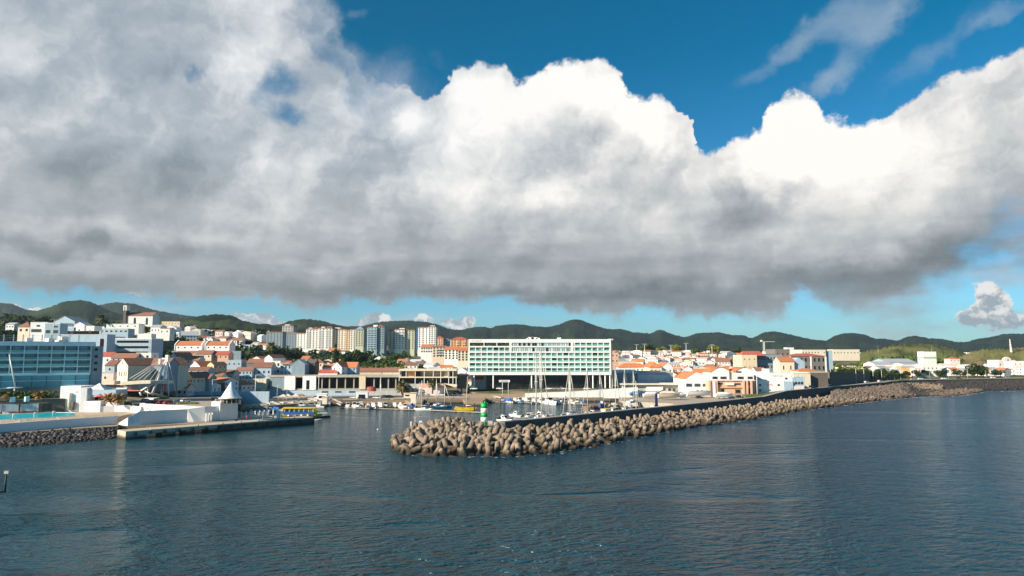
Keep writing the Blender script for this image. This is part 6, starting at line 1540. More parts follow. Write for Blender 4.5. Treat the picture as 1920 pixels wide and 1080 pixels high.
# scattered far hamlets on the hills, a few pixels each
far = MB(); rg = random.Random(9)
for (cx, sx, Y0, Y1, n) in ((965, 90, 2500, 3000, 26), (1815, 60, 1500, 2400, 60), (500, 30, 1500, 1900, 12), (90, 90, 1500, 2000, 12), (1500, 120, 1500, 2200, 40), (1260, 120, 1200, 1500, 40)):
    for k in range(n):
        px = rg.gauss(cx, sx * .5); Y = rg.uniform(Y0, Y1); X = (px - 960) / FPX * Y; z = gz(px, Y) + (8 if Y > 2400 else 1)
        w = rg.uniform(8, 20); far.box(X - w / 2, X + w / 2, Y, Y + 10, z - 8, z + rg.uniform(4, 8))
kind(far.build('hamlets', M['white']), 'stuff')

# ------------------------------------------------------------------ vegetation
def leaf_cloud(seed, lobes, n, size, flat=1.0):
    rg = np.random.RandomState(seed); vs = []; fs = []
    wts = np.array([l[3] ** 2 for l in lobes]); wts = wts / wts.sum()
    for k in range(n):
        l = lobes[rg.choice(len(lobes), p=wts)]
        d = rg.normal(size=3); d /= np.linalg.norm(d); rr = l[3] * rg.uniform(.55, 1.05) ** .6
        p = np.array(l[:3]) + d * rr * np.array([1, 1, flat])
        a = rg.normal(size=3) + d * .8; a /= np.linalg.norm(a); b = np.cross(a, [0.3, .5, .8]); b /= np.linalg.norm(b); c = np.cross(a, b)
        s = size * rg.uniform(.6, 1.4); i = len(vs)
        vs += [tuple(p + b * s), tuple(p + c * s * .8), tuple(p - b * s), tuple(p - c * s * .8)]; fs.append((i, i+1, i+2, i+3))
    return vs, fs
def crown_mesh(seed, R0, H, n, size, mat, lobn=7):
    rg = random.Random(seed); lobes = []
    for k in range(lobn):
        a = rg.uniform(0, 6.28); q = rg.uniform(.2, .65) * R0; lobes.append((q * math.cos(a), q * math.sin(a), H * rg.uniform(.45, .9), R0 * rg.uniform(.35, .6)))
    vs, fs = leaf_cloud(seed, lobes, n, size, .8); me = MB().add(vs, fs).mesh('crown', mat); return me
CROWNS = {}
for key, mat in (('dark', 'leaf_dark'), ('green', 'leaf'), ('light', 'leaf_light')):
    CROWNS[key] = [crown_mesh(s + 10, 4.2, 8.5, 900, .45, M[mat]) for s in range(3)]
CROWNS['cypress'] = [MB().add(*leaf_cloud(5, [(0, 0, z, 1.9 - abs(z - 4) * .14) for z in np.arange(2, 15, 1.2)], 900, .4)).mesh('crown', M['leaf'])]
tb = MB().cyl((0, 0, -3), (0, 0, 4.5), .38, .22, 7)
for a in range(5): tb.cyl((0, 0, 3 + a * .3), (2.2 * math.cos(a * 1.3), 2.2 * math.sin(a * 1.3), 6 + .4 * a), .16, .06, 5)
TRUNK = tb.mesh('trunk', M['bark'])
rv_ = random.Random(77)
def tree(px, Y, kindk, h, label, group=None, z=None):
    X = (px - 960) / FPX * Y; z = gz(px, Y) if z is None else z
    t = thing('tree', label, 'tree', (X, Y, z - .3), rv_.uniform(0, 6), group); s = h / (15.5 if kindk == 'cypress' else 9.5)
    inst('trunk', TRUNK, t, sc=(s, s, s)); inst('crown', rv_.choice(CROWNS[kindk]), t, sc=(s * (1 if kindk == 'cypress' else 1.15), s * (1 if kindk == 'cypress' else 1.15), s))
    return t
T_ = [(652, 600, 'dark', 15, 'big dark round tree in front of the peach apartment tower', None), (668, 602, 'dark', 17, 'tallest dark tree in front of the olive apartment tower', None), (683, 606, 'dark', 12, 'dark tree right of the tallest one below the apartments', None),
      (631, 620, 'cypress', 24, 'tall narrow olive conifer before the pale apartment block', None), (733, 640, 'green', 11, 'bushy tree left of the grey apartment tower base', None), (745, 650, 'green', 12, 'round green tree under the grey apartment tower', None), (758, 648, 'dark', 12, 'dark tree at the right foot of the grey apartment tower', None),
      (717, 640, 'green', 8, 'small tree below the blue apartment tower', None), (466, 700, 'dark', 11, 'dark tree left of the palm on the hillside', None), (490, 640, 'dark', 13, 'dark wooded clump left of the hillside palm', None), (520, 640, 'dark', 15, 'dark tree right of the hillside palm', None), (535, 645, 'dark', 16, 'dark tree below the grey skyline tower', None), (550, 650, 'dark', 14, 'dark tree under the low framed block', None), (565, 655, 'dark', 12, 'dark tree under the cream end block', None),
      (455, 640, 'green', 11, 'green tree right of the orange roofed sheds', None), (442, 636, 'light', 8, 'light green tree beside the right orange roofed shed', None), (457, 470, 'dark', 10, 'dark green tree between the houses of the old quarter', None),
      (228, 592, 'green', 9, 'tree touching the church tower', None), (265, 585, 'light', 11, 'light tree with bare trunk in front of the church', None), (276, 588, 'light', 9, 'smaller light tree in front of the church right side', None), (172, 560, 'light', 7, 'light bush left of the hilltop palm', None),
      (184, 436, 'light', 8, 'yellow green tree right of the white cube house', None), (8, 500, 'dark', 8, 'dark tree at the left photo edge above the hotel', None), (22, 500, 'dark', 9, 'dark tree left of the cream cottage', None),
      (1212, 965, 'green', 20, 'tall dark tree with a lamp mast before it, right of the hotel', None), (1227, 965, 'light', 15, 'light green tree in the row right of the hotel', None), (1240, 970, 'light', 15, 'second light tree in the row right of the hotel', None), (1266, 965, 'light', 19, 'round yellow green tree, middle of the row right of the hotel', None),
      (1302, 975, 'green', 15, 'green tree between the two round yellow green trees', None), (1337, 965, 'light', 20, 'big round yellow green tree right of the tall lamp mast', None), (1378, 965, 'green', 15, 'green tree left of the red roofed beige block', None), (1192, 975, 'green', 14, 'small green tree just right of the hotel', None),
      (1180, 478, 'green', 6, 'bush under the long white house right of the hotel', None), (1212, 478, 'green', 7, 'bush at the corner of the cream house', None), (843, 520, 'green', 7, 'green bush before the white orange roofed block', None), (830, 470, 'green', 5, 'green bush above the terrace building', None), (1515, 460, 'dark', 6, 'dark round bush beside the blue arched wing', None),
      (1570, 770, 'light', 10, 'yellow tree left of the long cream building', None), (1612, 770, 'light', 11, 'yellow tree right of the long cream building', None), (1590, 740, 'light', 6, 'low yellow tree before the long cream building', None)]
for px, Y, k, h, lb, g in T_: tree(px, Y, k, h, lb, g)
for i in range(9): tree(1560 + i * 14 + rv_.uniform(-3, 3), 560 + rv_.uniform(-12, 20), 'dark', rv_.uniform(8, 12), 'dark tree %s in the clump above the fort wall' % ORD[i], 'trees above the fort wall')
for i in range(14): tree(1640 + i * 18 + rv_.uniform(-5, 5), 618 + i * 3 + rv_.uniform(-6, 6), 'dark', rv_.uniform(5.5, 9), 'dark hedge tree %s in the row behind the coast road' % ORD[i], 'trees along the coast road')
for i in range(3): tree(1815 + i * 11, 640, 'dark', 12 + 2 * (i == 1), 'taller dark tree %s beside the far right houses' % ORD[i], 'taller trees on the right')
# bushy ground cover: green slope below the apartments, hillside woods
def cover(name, mat, areas, size, seed, n_each=60):
    rg = random.Random(seed); lob = leaf_cloud(seed, [(0, 0, .8, 1.3), (1.2, .4, .5, 1.0), (-1.1, -.3, .6, 1.0)], n_each, .38)
    V_ = np.array(lob[0]); F_ = lob[1]; pl = []
    for (a, b, Y0, Y1, n, sc) in areas:
        for k in range(n):
            px = rg.uniform(a, b); Y = rg.uniform(Y0, Y1); s = sc * rg.uniform(.6, 1.4)
            pl.append(((px - 960) / FPX * Y, Y, gz(px, Y) - .1, (0, 0, rg.uniform(0, 6)), (s, s, s)))
    merge_copies(name, V_, F_, pl, M[mat], smooth=False)
cover('shrubs', 'leaf', [(610, 800, 545, 640, 170, 2.0), (560, 760, 600, 700, 120, 2.6), (430, 570, 600, 700, 90, 2.6), (780, 850, 470, 500, 25, 1.4), (290, 330, 440, 560, 60, 2.2), (1560, 1700, 690, 800, 120, 3.0), (680, 750, 452, 462, 50, .9)], 1, 31)
cover('light_green_shrubs', 'leaf_light', [(612, 800, 476, 560, 260, 1.5), (600, 700, 475, 500, 70, 1.2), (1560, 1640, 650, 760, 70, 2.4), (200, 300, 350, 440, 15, 1.6)], 1, 32)
cover('hillside_bushes', 'leaf_dark', [(0, 330, 440, 590, 150, 2.4), (290, 560, 560, 740, 160, 2.6), (-60, 60, 430, 560, 70, 2.4), (1180, 1420, 960, 1150, 70, 3.0), (0, 300, 700, 1100, 160, 4.5), (280, 500, 900, 1300, 140, 5), (780, 880, 900, 1200, 80, 4)], 1, 33)
cover('mound_woods', 'leaf', [(1635, 1790, 960, 1080, 220, 4.5)], 1, 34)
# garden terraces on the green slope
slab('lawn', [(612, 690, 11.0), (748, 689, 11.0), (748, 697, 11.0), (612, 698, 11.0)], 8, 12.5, M['grass'])
gl = [P2(1556, 720, 6.9), P2(1700, 713, 6.9), P2(1830, 709.5, 6.9), P2(1930, 705, 6.9), (560, 700), (330, 640), (220, 520)]
kind(MB().prism(gl, 3, 6.95).build('coast_lawn', M['grass']), 'structure')
rd = [(p[0] - .0, p[1] + 2.6) for p, z in WALLPTS[5:]]
rr_ = [(x - 1.0, y + 7) for x, y in rd]
vs = [(x, y, 6.97) for x, y in rd] + [(x, y, 6.97) for x, y in rr_]; n = len(rd)
kind(MB().add(vs, [(i, i+1, n+i+1, n+i) for i in range(n-1)]).build('coast_road', M['paving']), 'structure')

# palms
def palm_meshes(seed, nf, L, droop, mat):
    rg = random.Random(seed); b = MB()
    for k in range(nf):
        a = k * 2.399; el = rg.uniform(-.35, 1.25) if droop else rg.uniform(.1, 1.3)
        p = Vector((0, 0, 0)); d = Vector((math.cos(a) * math.cos(el), math.sin(a) * math.cos(el), math.sin(el))); side = Vector((-math.sin(a), math.cos(a), 0)); seg = 6
        for i in range(seg):
            q = p + d * (L / seg); wd = .55 * math.sin(math.pi * (i + .6) / (seg + .6)) * L / 4; wd2 = .55 * math.sin(math.pi * (i + 1.6) / (seg + .6)) * L / 4 if i < seg - 1 else .02
            up = Vector((0, 0, .25))
            b.add([p, q, q + side * wd2 - up * wd2, p + side * wd - up * wd], [(0, 1, 2, 3)]); b.add([p, q, q - side * wd2 - up * wd2, p - side * wd - up * wd], [(0, 3, 2, 1)])
            p = q; d = (d + Vector((0, 0, -.24))).normalized()
    return b.mesh('fronds', mat)
PF = palm_meshes(1, 46, 4.6, True, M['palm']); PD = palm_meshes(2, 26, 3.9, True, M['palm_dry']); PS = palm_meshes(3, 30, 2.2, False, M['palm'])
PT = MB().cyl((0, 0, 0), (0, 0, 1), .5, .38, 9).mesh('trunk', M['bark'])
PH = MB().cyl((0, 0, -.6), (0, 0, .5), .55, .8, 10).mesh('boss', M['palm_dry'])
def palm(pos, h, s, label, dry=False, small=False):
    t = thing('palm_tree', label, 'palm tree', pos); inst('trunk', PT, t, sc=(s, s, h))
    inst('fronds', PS if small else PF, t, (0, 0, h), sc=(s,) * 3)
    if dry: inst('dry_fronds', PD, t, (0, 0, h - .3 * s), (0, .15, 1), sc=(s * .95, s * .95, s)); 
    inst('boss', PH, t, (0, 0, h), sc=(s * .8,) * 3)
v = on(755, 741, 2.9); v = at(755, 740, 424); palm(v, 4.6, 1.35, 'fat palm with orange dry fronds left of the graffiti', True)
v = at(811, 738, 424); palm(v, 6.2, 1.0, 'slimmer green palm among the masts before the pink wall', False)
v = at(191, 611, 560); palm(v, 5.5, 1.5, 'dark palm on the left hilltop beside the long white building')
v = at(510, 660, 640); palm(v, 5, 1.6, 'sunlit palm on the green slope left of the apartments', True)
v = at(203, 757, 262); palm(v, 2.0, .9, 'left of two small yellow palms in white planters', True, True)
v = at(220, 757, 262); palm(v, 2.0, .95, 'right of two small yellow palms in white planters', True, True)
t = thing('planter', 'white planter between the two small yellow palms', 'planter', at(211, 757, 262), 0); MB().box(-2.0, 2.0, -.8, .8, -.8, .6).build('tub', M['white_clean'], t)
v = at(71, 747, 272); palm(v, 1.4, .8, 'yellow spiky palm above the stone wall behind the pool', True, True)
t = thing('round_bush', 'round golden bush at the left edge above the stone wall', 'bush', at(10, 748, 268)); inst('foliage', MB().add(*leaf_cloud(8, [(0, 0, .6, 1.2)], 420, .18)).mesh('foliage', M['palm_dry']), t)
hb = MB()
for k in range(26):
    px = rv_.uniform(-5, 104); v = at(px, 742, 272 + px * .09 + rv_.uniform(-1, 2)); hb.add(*[[tuple(np.array(q) * 1.6 + np.array((v.x, v.y, v.z - 1))) for q in leaf_cloud(k, [(0, 0, .6, 1.2)], 90, .26)[0]], leaf_cloud(k, [(0, 0, .6, 1.2)], 90, .26)[1]])
tag(hb.build('hedge', M['leaf']), 'dark green hedge below the blue glass hotel', 'hedge')
hb = MB()
for k in range(12):
    px = 338 + k * 3.0; v = at(px, 757.5, 292); q, f = leaf_cloud(k + 50, [(0, 0, .3, .6)], 70, .16); hb.add([(a + v.x, b + v.y, c + v.z) for a, b, c in q], f)
tag(hb.build('hedge', M['leaf_light']), 'yellow green flower box hedge on the bastion parapet', 'hedge')
# ------------------------------------------------------------------ boats
def hull_mesh(L, Bm, H, mat, stripe=None, n=10, flare=.25):
    """lofted hull, bow towards +x, waterline at z = 0"""
    b = MB(); ring = []; secs = []
    for i in range(n + 1):
        u = i / n; x = -L/2 + L * u
        hw = Bm/2 * (1 - max(0, (u - .45) / .55) ** 2.2) * (.88 + .12 * min(1, u * 4)); hw = max(hw, .02)
        top = H * (1 + flare * u * u); keel = -.35 * (1 - u ** 4)
        secs.append([(x + (.5 if i == n else 0), -hw, top), (x, -hw * .86, top * .45), (x - .0, -hw * .6, -.05), (x, 0, keel), (x, hw * .6, -.05), (x, hw * .86, top * .45), (x + (.5 if i == n else 0), hw, top)])
    for s in secs: ring += s
    m = 7; fs = [(i * m + j, (i+1) * m + j, (i+1) * m + j + 1, i * m + j + 1) for i in range(n) for j in range(m - 1)]
    b.add(ring, [f[::-1] for f in fs], 0, None, True); b.add(secs[0], [tuple(range(7))], 0)
    return b.mesh('hull', mat), secs
def deck_mesh(secs, mat, drop=.12):
    b = MB(); vs = []
    for s in secs: vs += [(s[0][0], s[0][1] * .93, s[0][2] - drop), (s[6][0], s[6][1] * .93, s[6][2] - drop)]
    b.add(vs, [(2*i, 2*i+2, 2*i+3, 2*i+1) for i in range(len(secs) - 1)]); return b.mesh('deck', mat)
def boat_root(name, label, cat, group=None): return thing(name, label, cat, (0, 0, -50), 0, group)
def motorboat(hmat, cover=None, L=7, Bm=2.5, H=1.0):
    t = boat_root('motor_boat', 'proto', 'boat'); hm, se = hull_mesh(L, Bm, H, M[hmat])
    inst('hull', hm, t); inst('deck', deck_mesh(se, M['boat_white']), t)
    if cover:
        MB().add([(-L*.42, -Bm*.4, H), (L*.2, -Bm*.4, H), (L*.2, Bm*.4, H), (-L*.42, Bm*.4, H), (-L*.35, 0, H+1.5), (L*.1, 0, H+1.3)], [(0,1,5,4),(1,2,5),(2,3,4,5),(3,0,4)]).build('cover', M[cover], t)
    else:
        MB().profile([(-L*.15, H-.1), (L*.24, H-.1), (L*.12, H+.75), (L*.02, H+1.6), (-L*.15, H+1.6)], -Bm*.32, Bm*.32).build('cabin', M['boat_white'], t); cb_ = [o for o in kids(t) if o.name.startswith('cabin')][0]
        g = MB().add([(L*.125, -Bm*.28, H+.78), (L*.03, -Bm*.28, H+1.5), (L*.03, Bm*.28, H+1.5), (L*.125, Bm*.28, H+.78)], [(3, 2, 1, 0)])
        for v in range(len(g.v)): g.v[v] = (g.v[v][0] + .03, g.v[v][1], g.v[v][2])
        for sg in (-1, 1): g.add([(-L*.12, sg*Bm*.325, H+.8), (L*.07, sg*Bm*.325, H+.8), (L*.03, sg*Bm*.325, H+1.4), (-L*.12, sg*Bm*.325, H+1.4)], [(0, 1, 2, 3)])
        g.build('windscreen', M['glass_dark'], cb_)
        MB().box(-L*.2, L*.06, -Bm*.36, Bm*.36, H+1.601, H+1.7).build('roof', M['boat_white'], cb_)
    for y in (-.35, .35): MB().box(-L/2 - .5, -L/2 - .02, y-.16, y+.16, -.1, H+.5).build('outboard_motor', M['black'] if hmat != 'boat_navy' else M['boat_white'], t)
    r = MB()
    for sg in (-1, 1): r.cyl((L*.05, sg*Bm*.42, H+.55), (L*.48, 0, H+.85), .03, None, 4); r.cyl((L*.2, sg*Bm*.38, H), (L*.2, sg*Bm*.38, H+.62), .025, None, 4)
    r.build('bow_rail', M['metal_grey'], t); return t
def sailboat(hmat, L=10, Bm=3.2, H=1.15, mast=15, cover='boat_navy', furled=True):
    t = boat_root('sailing_boat', 'proto', 'sailing boat'); hm, se = hull_mesh(L, Bm, H, M[hmat])
    inst('hull', hm, t); inst('deck', deck_mesh(se, M['boat_white']), t)
    MB().profile([(-L*.15, H-.1), (L*.25, H-.1), (L*.18, H+.35), (-L*.08, H+.6), (-L*.15, H+.6)], -Bm*.27, Bm*.27).build('coach_roof', M['boat_white'], t)
    MB().box(-L*.06, L*.14, -Bm*.275, Bm*.275, H+.15, H+.33).build('windows', M['glass_dark'], t)
    MB().cyl((L*.08, 0, H), (L*.08, 0, H + mast), .20, .15, 8).build('mast', M['mast'], t)
    bm_ = MB().cyl((L*.06, 0, H+1.5), (-L*.36, 0, H+1.4), .1, .08, 6).build('boom', M['mast'], t)
    MB().cyl((L*.02, 0, H+1.75), (-L*.33, 0, H+1.65), .22, .14, 8).build('furled_mainsail', M[cover], bm_)
    if furled: MB().cyl((L*.48, 0, H+.2), (L*.09, 0, H + mast*.93), .17, .10, 6).build('furled_jib', M['mast'], t)
    MB().cyl((-L*.49, 0, H), (L*.08, 0, H + mast), .035, None, 4).build('back_stay', M['metal_grey'], t)
    for sg in (-1, 1): MB().cyl((L*.06, sg*Bm*.46, H), (L*.08, 0, H + mast*.95), .03, None, 4).build('shroud', M['metal_grey'], t)
    MB().box(L*.07, L*.09, -.9, .9, H + mast*.55, H + mast*.55+.1).build('spreader', M['mast'], t); return t
PROTO = {'wm': motorboat('boat_white'), 'bm': motorboat('boat_blue'), 'nm': motorboat('boat_navy', L=6.5), 'cv': motorboat('boat_white', 'canvas', 6.5), 'cb': motorboat('boat_white', 'canvas_blue', 6.5),
         'dg': motorboat('boat_white', None, 4.6, 1.9, .7), 'lg': motorboat('boat_white', None, 10.5, 3.5, 1.5),
         'sb': sailboat('boat_white', 9, 3, 1.05, 14), 'sk': sailboat('boat_blue', 9, 3, 1.05, 12, 'canvas_blue'), 'sl': sailboat('boat_white', 13, 3.9, 1.4, 26, 'canvas'), 'sm': sailboat('boat_white', 11, 3.4, 1.25, 21, 'canvas_blue')}
PT_ = {k: tree_of(v) for k, v in PROTO.items()}; used = set()
def boat(k, px, py, yaw, label, group, sc=None, z=0.0, pos=None):
    v = pos or on(px, py, z); v = Vector((v.x, v.y, z))
    if k not in used and not sc:
        used.add(k); r = PROTO[k]; r.location = v; r.rotation_euler = (0, 0, R(yaw)); r['label'] = label; r['group'] = group; return r
    return dup(PROTO[k], PT_[k], v, R(yaw), label, group, sc)
KN = {'wm': 'white cabin motorboat', 'bm': 'blue hulled motorboat', 'nm': 'navy motorboat', 'cv': 'motorboat under cream cover', 'cb': 'motorboat under blue cover', 'dg': 'small white dinghy', 'lg': 'large white motor cruiser'}
rbt = random.Random(12)
rowA = [('dg', 617, 761.5), ('wm', 652, 764), ('wm', 664, 764.5), ('dg', 671, 766), ('wm', 677, 763.5), ('cv', 690, 765), ('bm', 701, 766.5), ('wm', 714, 766.5), ('wm', 722, 765), ('cv', 730, 764), ('wm', 741, 765), ('cv', 752, 766), ('wm', 760, 767.5), ('cb', 771, 768)]
for i, (k, px, py) in enumerate(rowA): boat(k, px, py, rbt.choice((-95, 80, -70, 100)), '%s, %s in the row at the left pontoon' % (KN[k], ORD[i]), 'boats at the left pontoon', sc=rbt.uniform(1.1, 1.35) if i > 1 else None)
for i, (k, px, py) in enumerate([('dg', 703, 757.5), ('dg', 722, 758), ('wm', 737, 757.5), ('dg', 748, 758)]): boat(k, px, py, 5 + 170 * (i % 2), '%s, %s of four tied close to the harbour wall' % (KN[k], ORD[i]), 'boats under the harbour wall')
rowC = [('cb', 922, 754), ('dg', 931, 755), ('nm', 941, 755), ('cb', 950, 755.5), ('wm', 966, 755.5), ('bm', 974, 755.8), ('wm', 983, 755.5), ('wm', 991, 756), ('wm', 1001, 756.5), ('dg', 1010, 757), ('wm', 1016, 757), ('lg', 1030, 759), ('bm', 1041, 758), ('wm', 1052, 757.5), ('wm', 1061, 757), ('cv', 1072, 757.5), ('wm', 1083, 757.5), ('cb', 1094, 758), ('dg', 1128, 760)]
for i, (k, px, py) in enumerate(rowC): boat(k, px, py, rbt.choice((-60, 150, -120, 20, 80)), '%s, %s in the row before the hotel quay' % (KN[k], ORD[i]), 'boats before the hotel quay', sc=rbt.uniform(1.0, 1.3))
for i, (k, px, py) in enumerate([('lg', 566, 766), ('wm', 577, 765), ('cv', 588, 764), ('wm', 598, 764.5), ('dg', 470, 773), ('dg', 482, 772.5), ('wm', 497, 773), ('dg', 508, 773), ('cb', 520, 772)]):
    boat(k, px, py, rbt.choice((-20, 15, 165)), '%s, %s' % (KN[k], ['rear left behind the yellow tour boat', 'second behind the yellow tour boat', 'third behind the yellow tour boat', 'rightmost behind the yellow tour boat', 'leftmost inside the jetty railing', 'second inside the jetty railing', 'with cabin inside the jetty railing', 'right of the cabin boat inside the jetty', 'just left of the white pillar'][i]), 'boats inside the jetty')
boat('sb', 793, 770, 168, 'white sailing boat with broad blue shaded stern at the pontoon, right of the motorboats', 'sailing boats at the pontoon', sc=1.0)
for i, (k, px, py, y) in enumerate([('sb', 786, 761, 80), ('sb', 801, 760, 95), ('sb', 817, 763, 75), ('sk', 831, 765.5, 8), ('sb', 713, 762, 100)]):
    boat(k, px, py, y, ['leftmost mast of the pontoon group with a bare pole', 'sailing boat with white awning board behind the pontoon', 'white sailing boat beside the striped mast pair', 'blue hulled sailing boat lying along the white pontoon', 'sailing boat with leaning jib among the left motorboats'][i], 'sailing boats at the pontoon', sc=[.85, .9, 1.0, 1.0, 1.05][i])
# yellow trimaran
t = thing('yellow_trimaran', 'bright yellow sailing trimaran with tall cream mast at the pontoon end', 'sailing boat', on(872, 769, 0), R(5))
hm, se = hull_mesh(11, 1.6, 1.1, M['boat_yellow']); inst('hull', hm, t); inst('deck', deck_mesh(se, M['boat_yellow']), t)
h2, s2 = hull_mesh(8.5, .7, .8, M['boat_yellow']); inst('float', h2, t, (0, -3, 0)); inst('float', h2, t, (0, 3, 0))
for x in (-2, 1.6): MB().box(x, x + .35, -3, 3, .9, 1.15).build('cross_beam', M['boat_yellow'], t)
MB().cyl((.5, 0, 1), (1.2, 0, 17), .17, .1, 8).build('mast', M['mast'], t); MB().cyl((.4, 0, 2.4), (4.8, 0, 2.0), .25, .12, 8).build('boom', M['canvas'], t); MB().cyl((-5, 0, 1.6), (-1, 0, 1.4), .12, None, 6).build('bowsprit', M['mast'], t)
# masts behind the breakwater: yachts moored along its inner side
def inner(px, off):
    """point off metres landward of the breakwater wall at picture column px"""
    u = (px - 960) / FPX; Yw = (-9 - 235 * 1.008 + 0) / (u - 1.008); Yw = (9 + 236.9) / (1.008 - u); x = u * Yw; return Vector((x - off * .71, Yw + off * .71, 0))
D_ = [('sl', 1075, 21, 47, 'big white sloop with the tallest mast and leaning jib stay behind the breakwater', 1.08), ('sl', 1091, 23, 47, 'second big white sloop, mast reaching the hotel roof line', 1.12),
      ('lg', 1104, 23, 47, 'white cruiser with wrapped dinghy behind the breakwater', .9), ('sm', 1145, 22, 225, 'white sloop with grey hull under a mast pair right of the hotel columns', 1.05), ('sm', 1158, 27, 47, 'sailing yacht just left of the blue work boat', 1.0),
      ('sm', 1200, 23, 47, 'sailing yacht with short mast right of the blue work boat', .95), ('sl', 1206, 31, 225, 'yacht whose mast tops the blue warehouse roofs', .82), ('sm', 1228, 23, 47, 'sailing yacht with blue cover before the boatyard', 1.05),
      ('sm', 1252, 24, 225, 'sailing yacht before the white boat on stands', .95), ('wm', 1215, 20, 47, 'white cabin boat against the breakwater under the yacht masts', 1.3), ('bm', 1238, 20, 47, 'blue hulled cabin boat against the breakwater', 1.3), ('lg', 1293, 21, 47, 'white motor yacht with dark windscreen beside the purple crane', 1.0), ('sb', 1272, 25, 47, 'small sailing yacht at the inner end of the breakwater', 1.0), ('sm', 1320, 43, 47, 'yacht mast standing before the boat club pillars', .8)]
for k, px, off, yw, lb, s in D_: boat(k, 0, 0, yw, lb, 'boats inside the breakwater', sc=s, pos=inner(px, off), z=0.0 if px < 1300 else 2.6)
for i, (px, off) in enumerate([(1062, 34), (1078, 38), (1096, 30), (1115, 24), (1126, 34), (1135, 22), (1168, 30), (1190, 24), (1212, 30), (1224, 22), (1246, 26), (1262, 22), (1150, 40), (1118, 46)]):
    k = ['wm', 'cv', 'lg', 'wm', 'bm', 'cv', 'wm'][i % 7]; boat(k, 0, 0, rbt.choice((47, 225, 140, -40)), '%s, %s of the small craft moored inside the breakwater' % (KN[k], ORD[i]), 'small craft inside the breakwater', sc=rbt.uniform(1.0, 1.25), pos=inner(px, off))
for k, v in PROTO.items():
    if k not in used:
        for p in [v] + [q for q, s in PT_[k]] + [g for q, s in PT_[k] for g in s]: bpy.data.objects.remove(p)
# blue and yellow work boat
t = thing('work_boat', 'blue and white work boat with yellow trim behind the breakwater wall', 'boat', inner(1178, 12), R(47))
hm, se = hull_mesh(9, 3.4, 2.4, M['boat_navy']); inst('hull', hm, t); inst('deck', deck_mesh(se, M['boat_yellow']), t); MB().box(-3, 1.5, -1.3, 1.3, 2.41, 4.4).build('wheelhouse', M['boat_white'], t); MB().box(-3.1, 1.6, -1.4, 1.4, 4.41, 4.6).build('roof', M['boat_yellow'], t)
# yellow and blue tour boat
t = thing('tour_boat', 'yellow and blue covered tour boat moored at the jetty end', 'tour boat', on(566, 782.5, 0), R(10)); t.scale = (1.15, 1.15, 1.15)
hm, se = hull_mesh(15, 4, 1.2, M['boat_yellow']); inst('hull', hm, t); inst('deck', deck_mesh(se, M['boat_white']), t)
MB().box(-6.6, 4.6, -1.75, 1.75, 1.1, 2.3).build('side_panel', M['canvas_blue'], t); MB().profile([(-7.8, 3.5), (5, 3.5), (5.6, 3.7), (-6.8, 3.9)], -2.0, 2.0).build('roof', M['boat_yellow'], t)
MB().add([(1.6, -1.9, 1.15), (7.4, -.6, 1.5), (7.2, -.5, 2.0), (4.6, -1.5, 3.2), (3, -1.9, 2.6), (1.6, 1.9, 1.15), (7.4, .6, 1.5), (7.2, .5, 2.0), (4.6, 1.5, 3.2), (3, 1.9, 2.6)], [(0,1,2,3,4),(9,8,7,6,5),(4,3,8,9),(3,2,7,8),(2,1,6,7)]).build('bow_cowl', M['boat_yellow'], t)
for k in range(7): MB().box(-6.5 + 1.8 * k, -6.3 + 1.8 * k, -1.7, 1.7, 2.3, 3.5).build('post', M['boat_white'], t)
for k in range(5): MB().cyl((-5 + 2.4 * k, -2.05, .9), (-4.2 + 2.4 * k, -2.05, .9), .3, None, 8).build('fender', M['boat_white'], t)
MB().cyl((4, 0, 3.7), (4, 0, 8), .05, None, 5).build('aerial', M['metal_grey'], t)
t = thing('blue_work_launch', 'small teal launch with dark rails at the end of the jetty', 'boat', on(606, 783, 0), R(15)); hm, se = hull_mesh(6, 2.4, .7, M['pier_dark']); inst('hull', hm, t); inst('deck', deck_mesh(se, M['pier_dark']), t)
MB().box(-2.6, 1.8, -1.1, 1.1, 1.9, 2.1).build('awning', M['shade_blue_paint'], t)
for x in (-2.5, -.4, 1.7):
    for y in (-1, 1): MB().box(x-.04, x+.04, y-.04, y+.04, .6, 1.9).build('post', M['metal_grey'], t)
t = thing('white_dinghy', 'tiny white dinghy below the jetty end', 'boat', on(596, 788.5, 0), R(10)); hm, se = hull_mesh(2.8, 1.2, .5, M['boat_white']); inst('hull', hm, t); inst('deck', deck_mesh(se, M['boat_white']), t)
# dark inflatable leaving the harbour behind the mound
t = thing('inflatable_boat', 'dark inflatable with white outboards beside the upper left tetrapods', 'boat', on(791, 798.5, 0), R(8)); hm, se = hull_mesh(8, 2.8, .9, M['black']); inst('hull', hm, t); inst('deck', deck_mesh(se, M['boat_white']), t)
for y in (-.5, .5): MB().box(-4.6, -4, y-.22, y+.22, 0, 1.7).build('outboard_motor', M['boat_white'], t)
MB().box(-1.2, 0, -.6, .6, .8, 2.0).build('console', M['boat_white'], t); MB().cyl((-2.6, -.9, .8), (-2.8, -.9, 3.4), .07, None, 5).cyl((-2.6, .9, .8), (-2.8, .9, 3.4), .07, None, 5).box(-3, -2.6, -1, 1, 3.3, 3.45).build('radar_arch', M['boat_white'], t)
t = thing('mooring_buoy', 'tiny white buoy floating in the middle of the harbour mouth', 'buoy', on(708, 806, 0)); MB().cyl((0, 0, -.1), (0, 0, .55), .35, .12, 8).build('float', M['boat_white'], t)
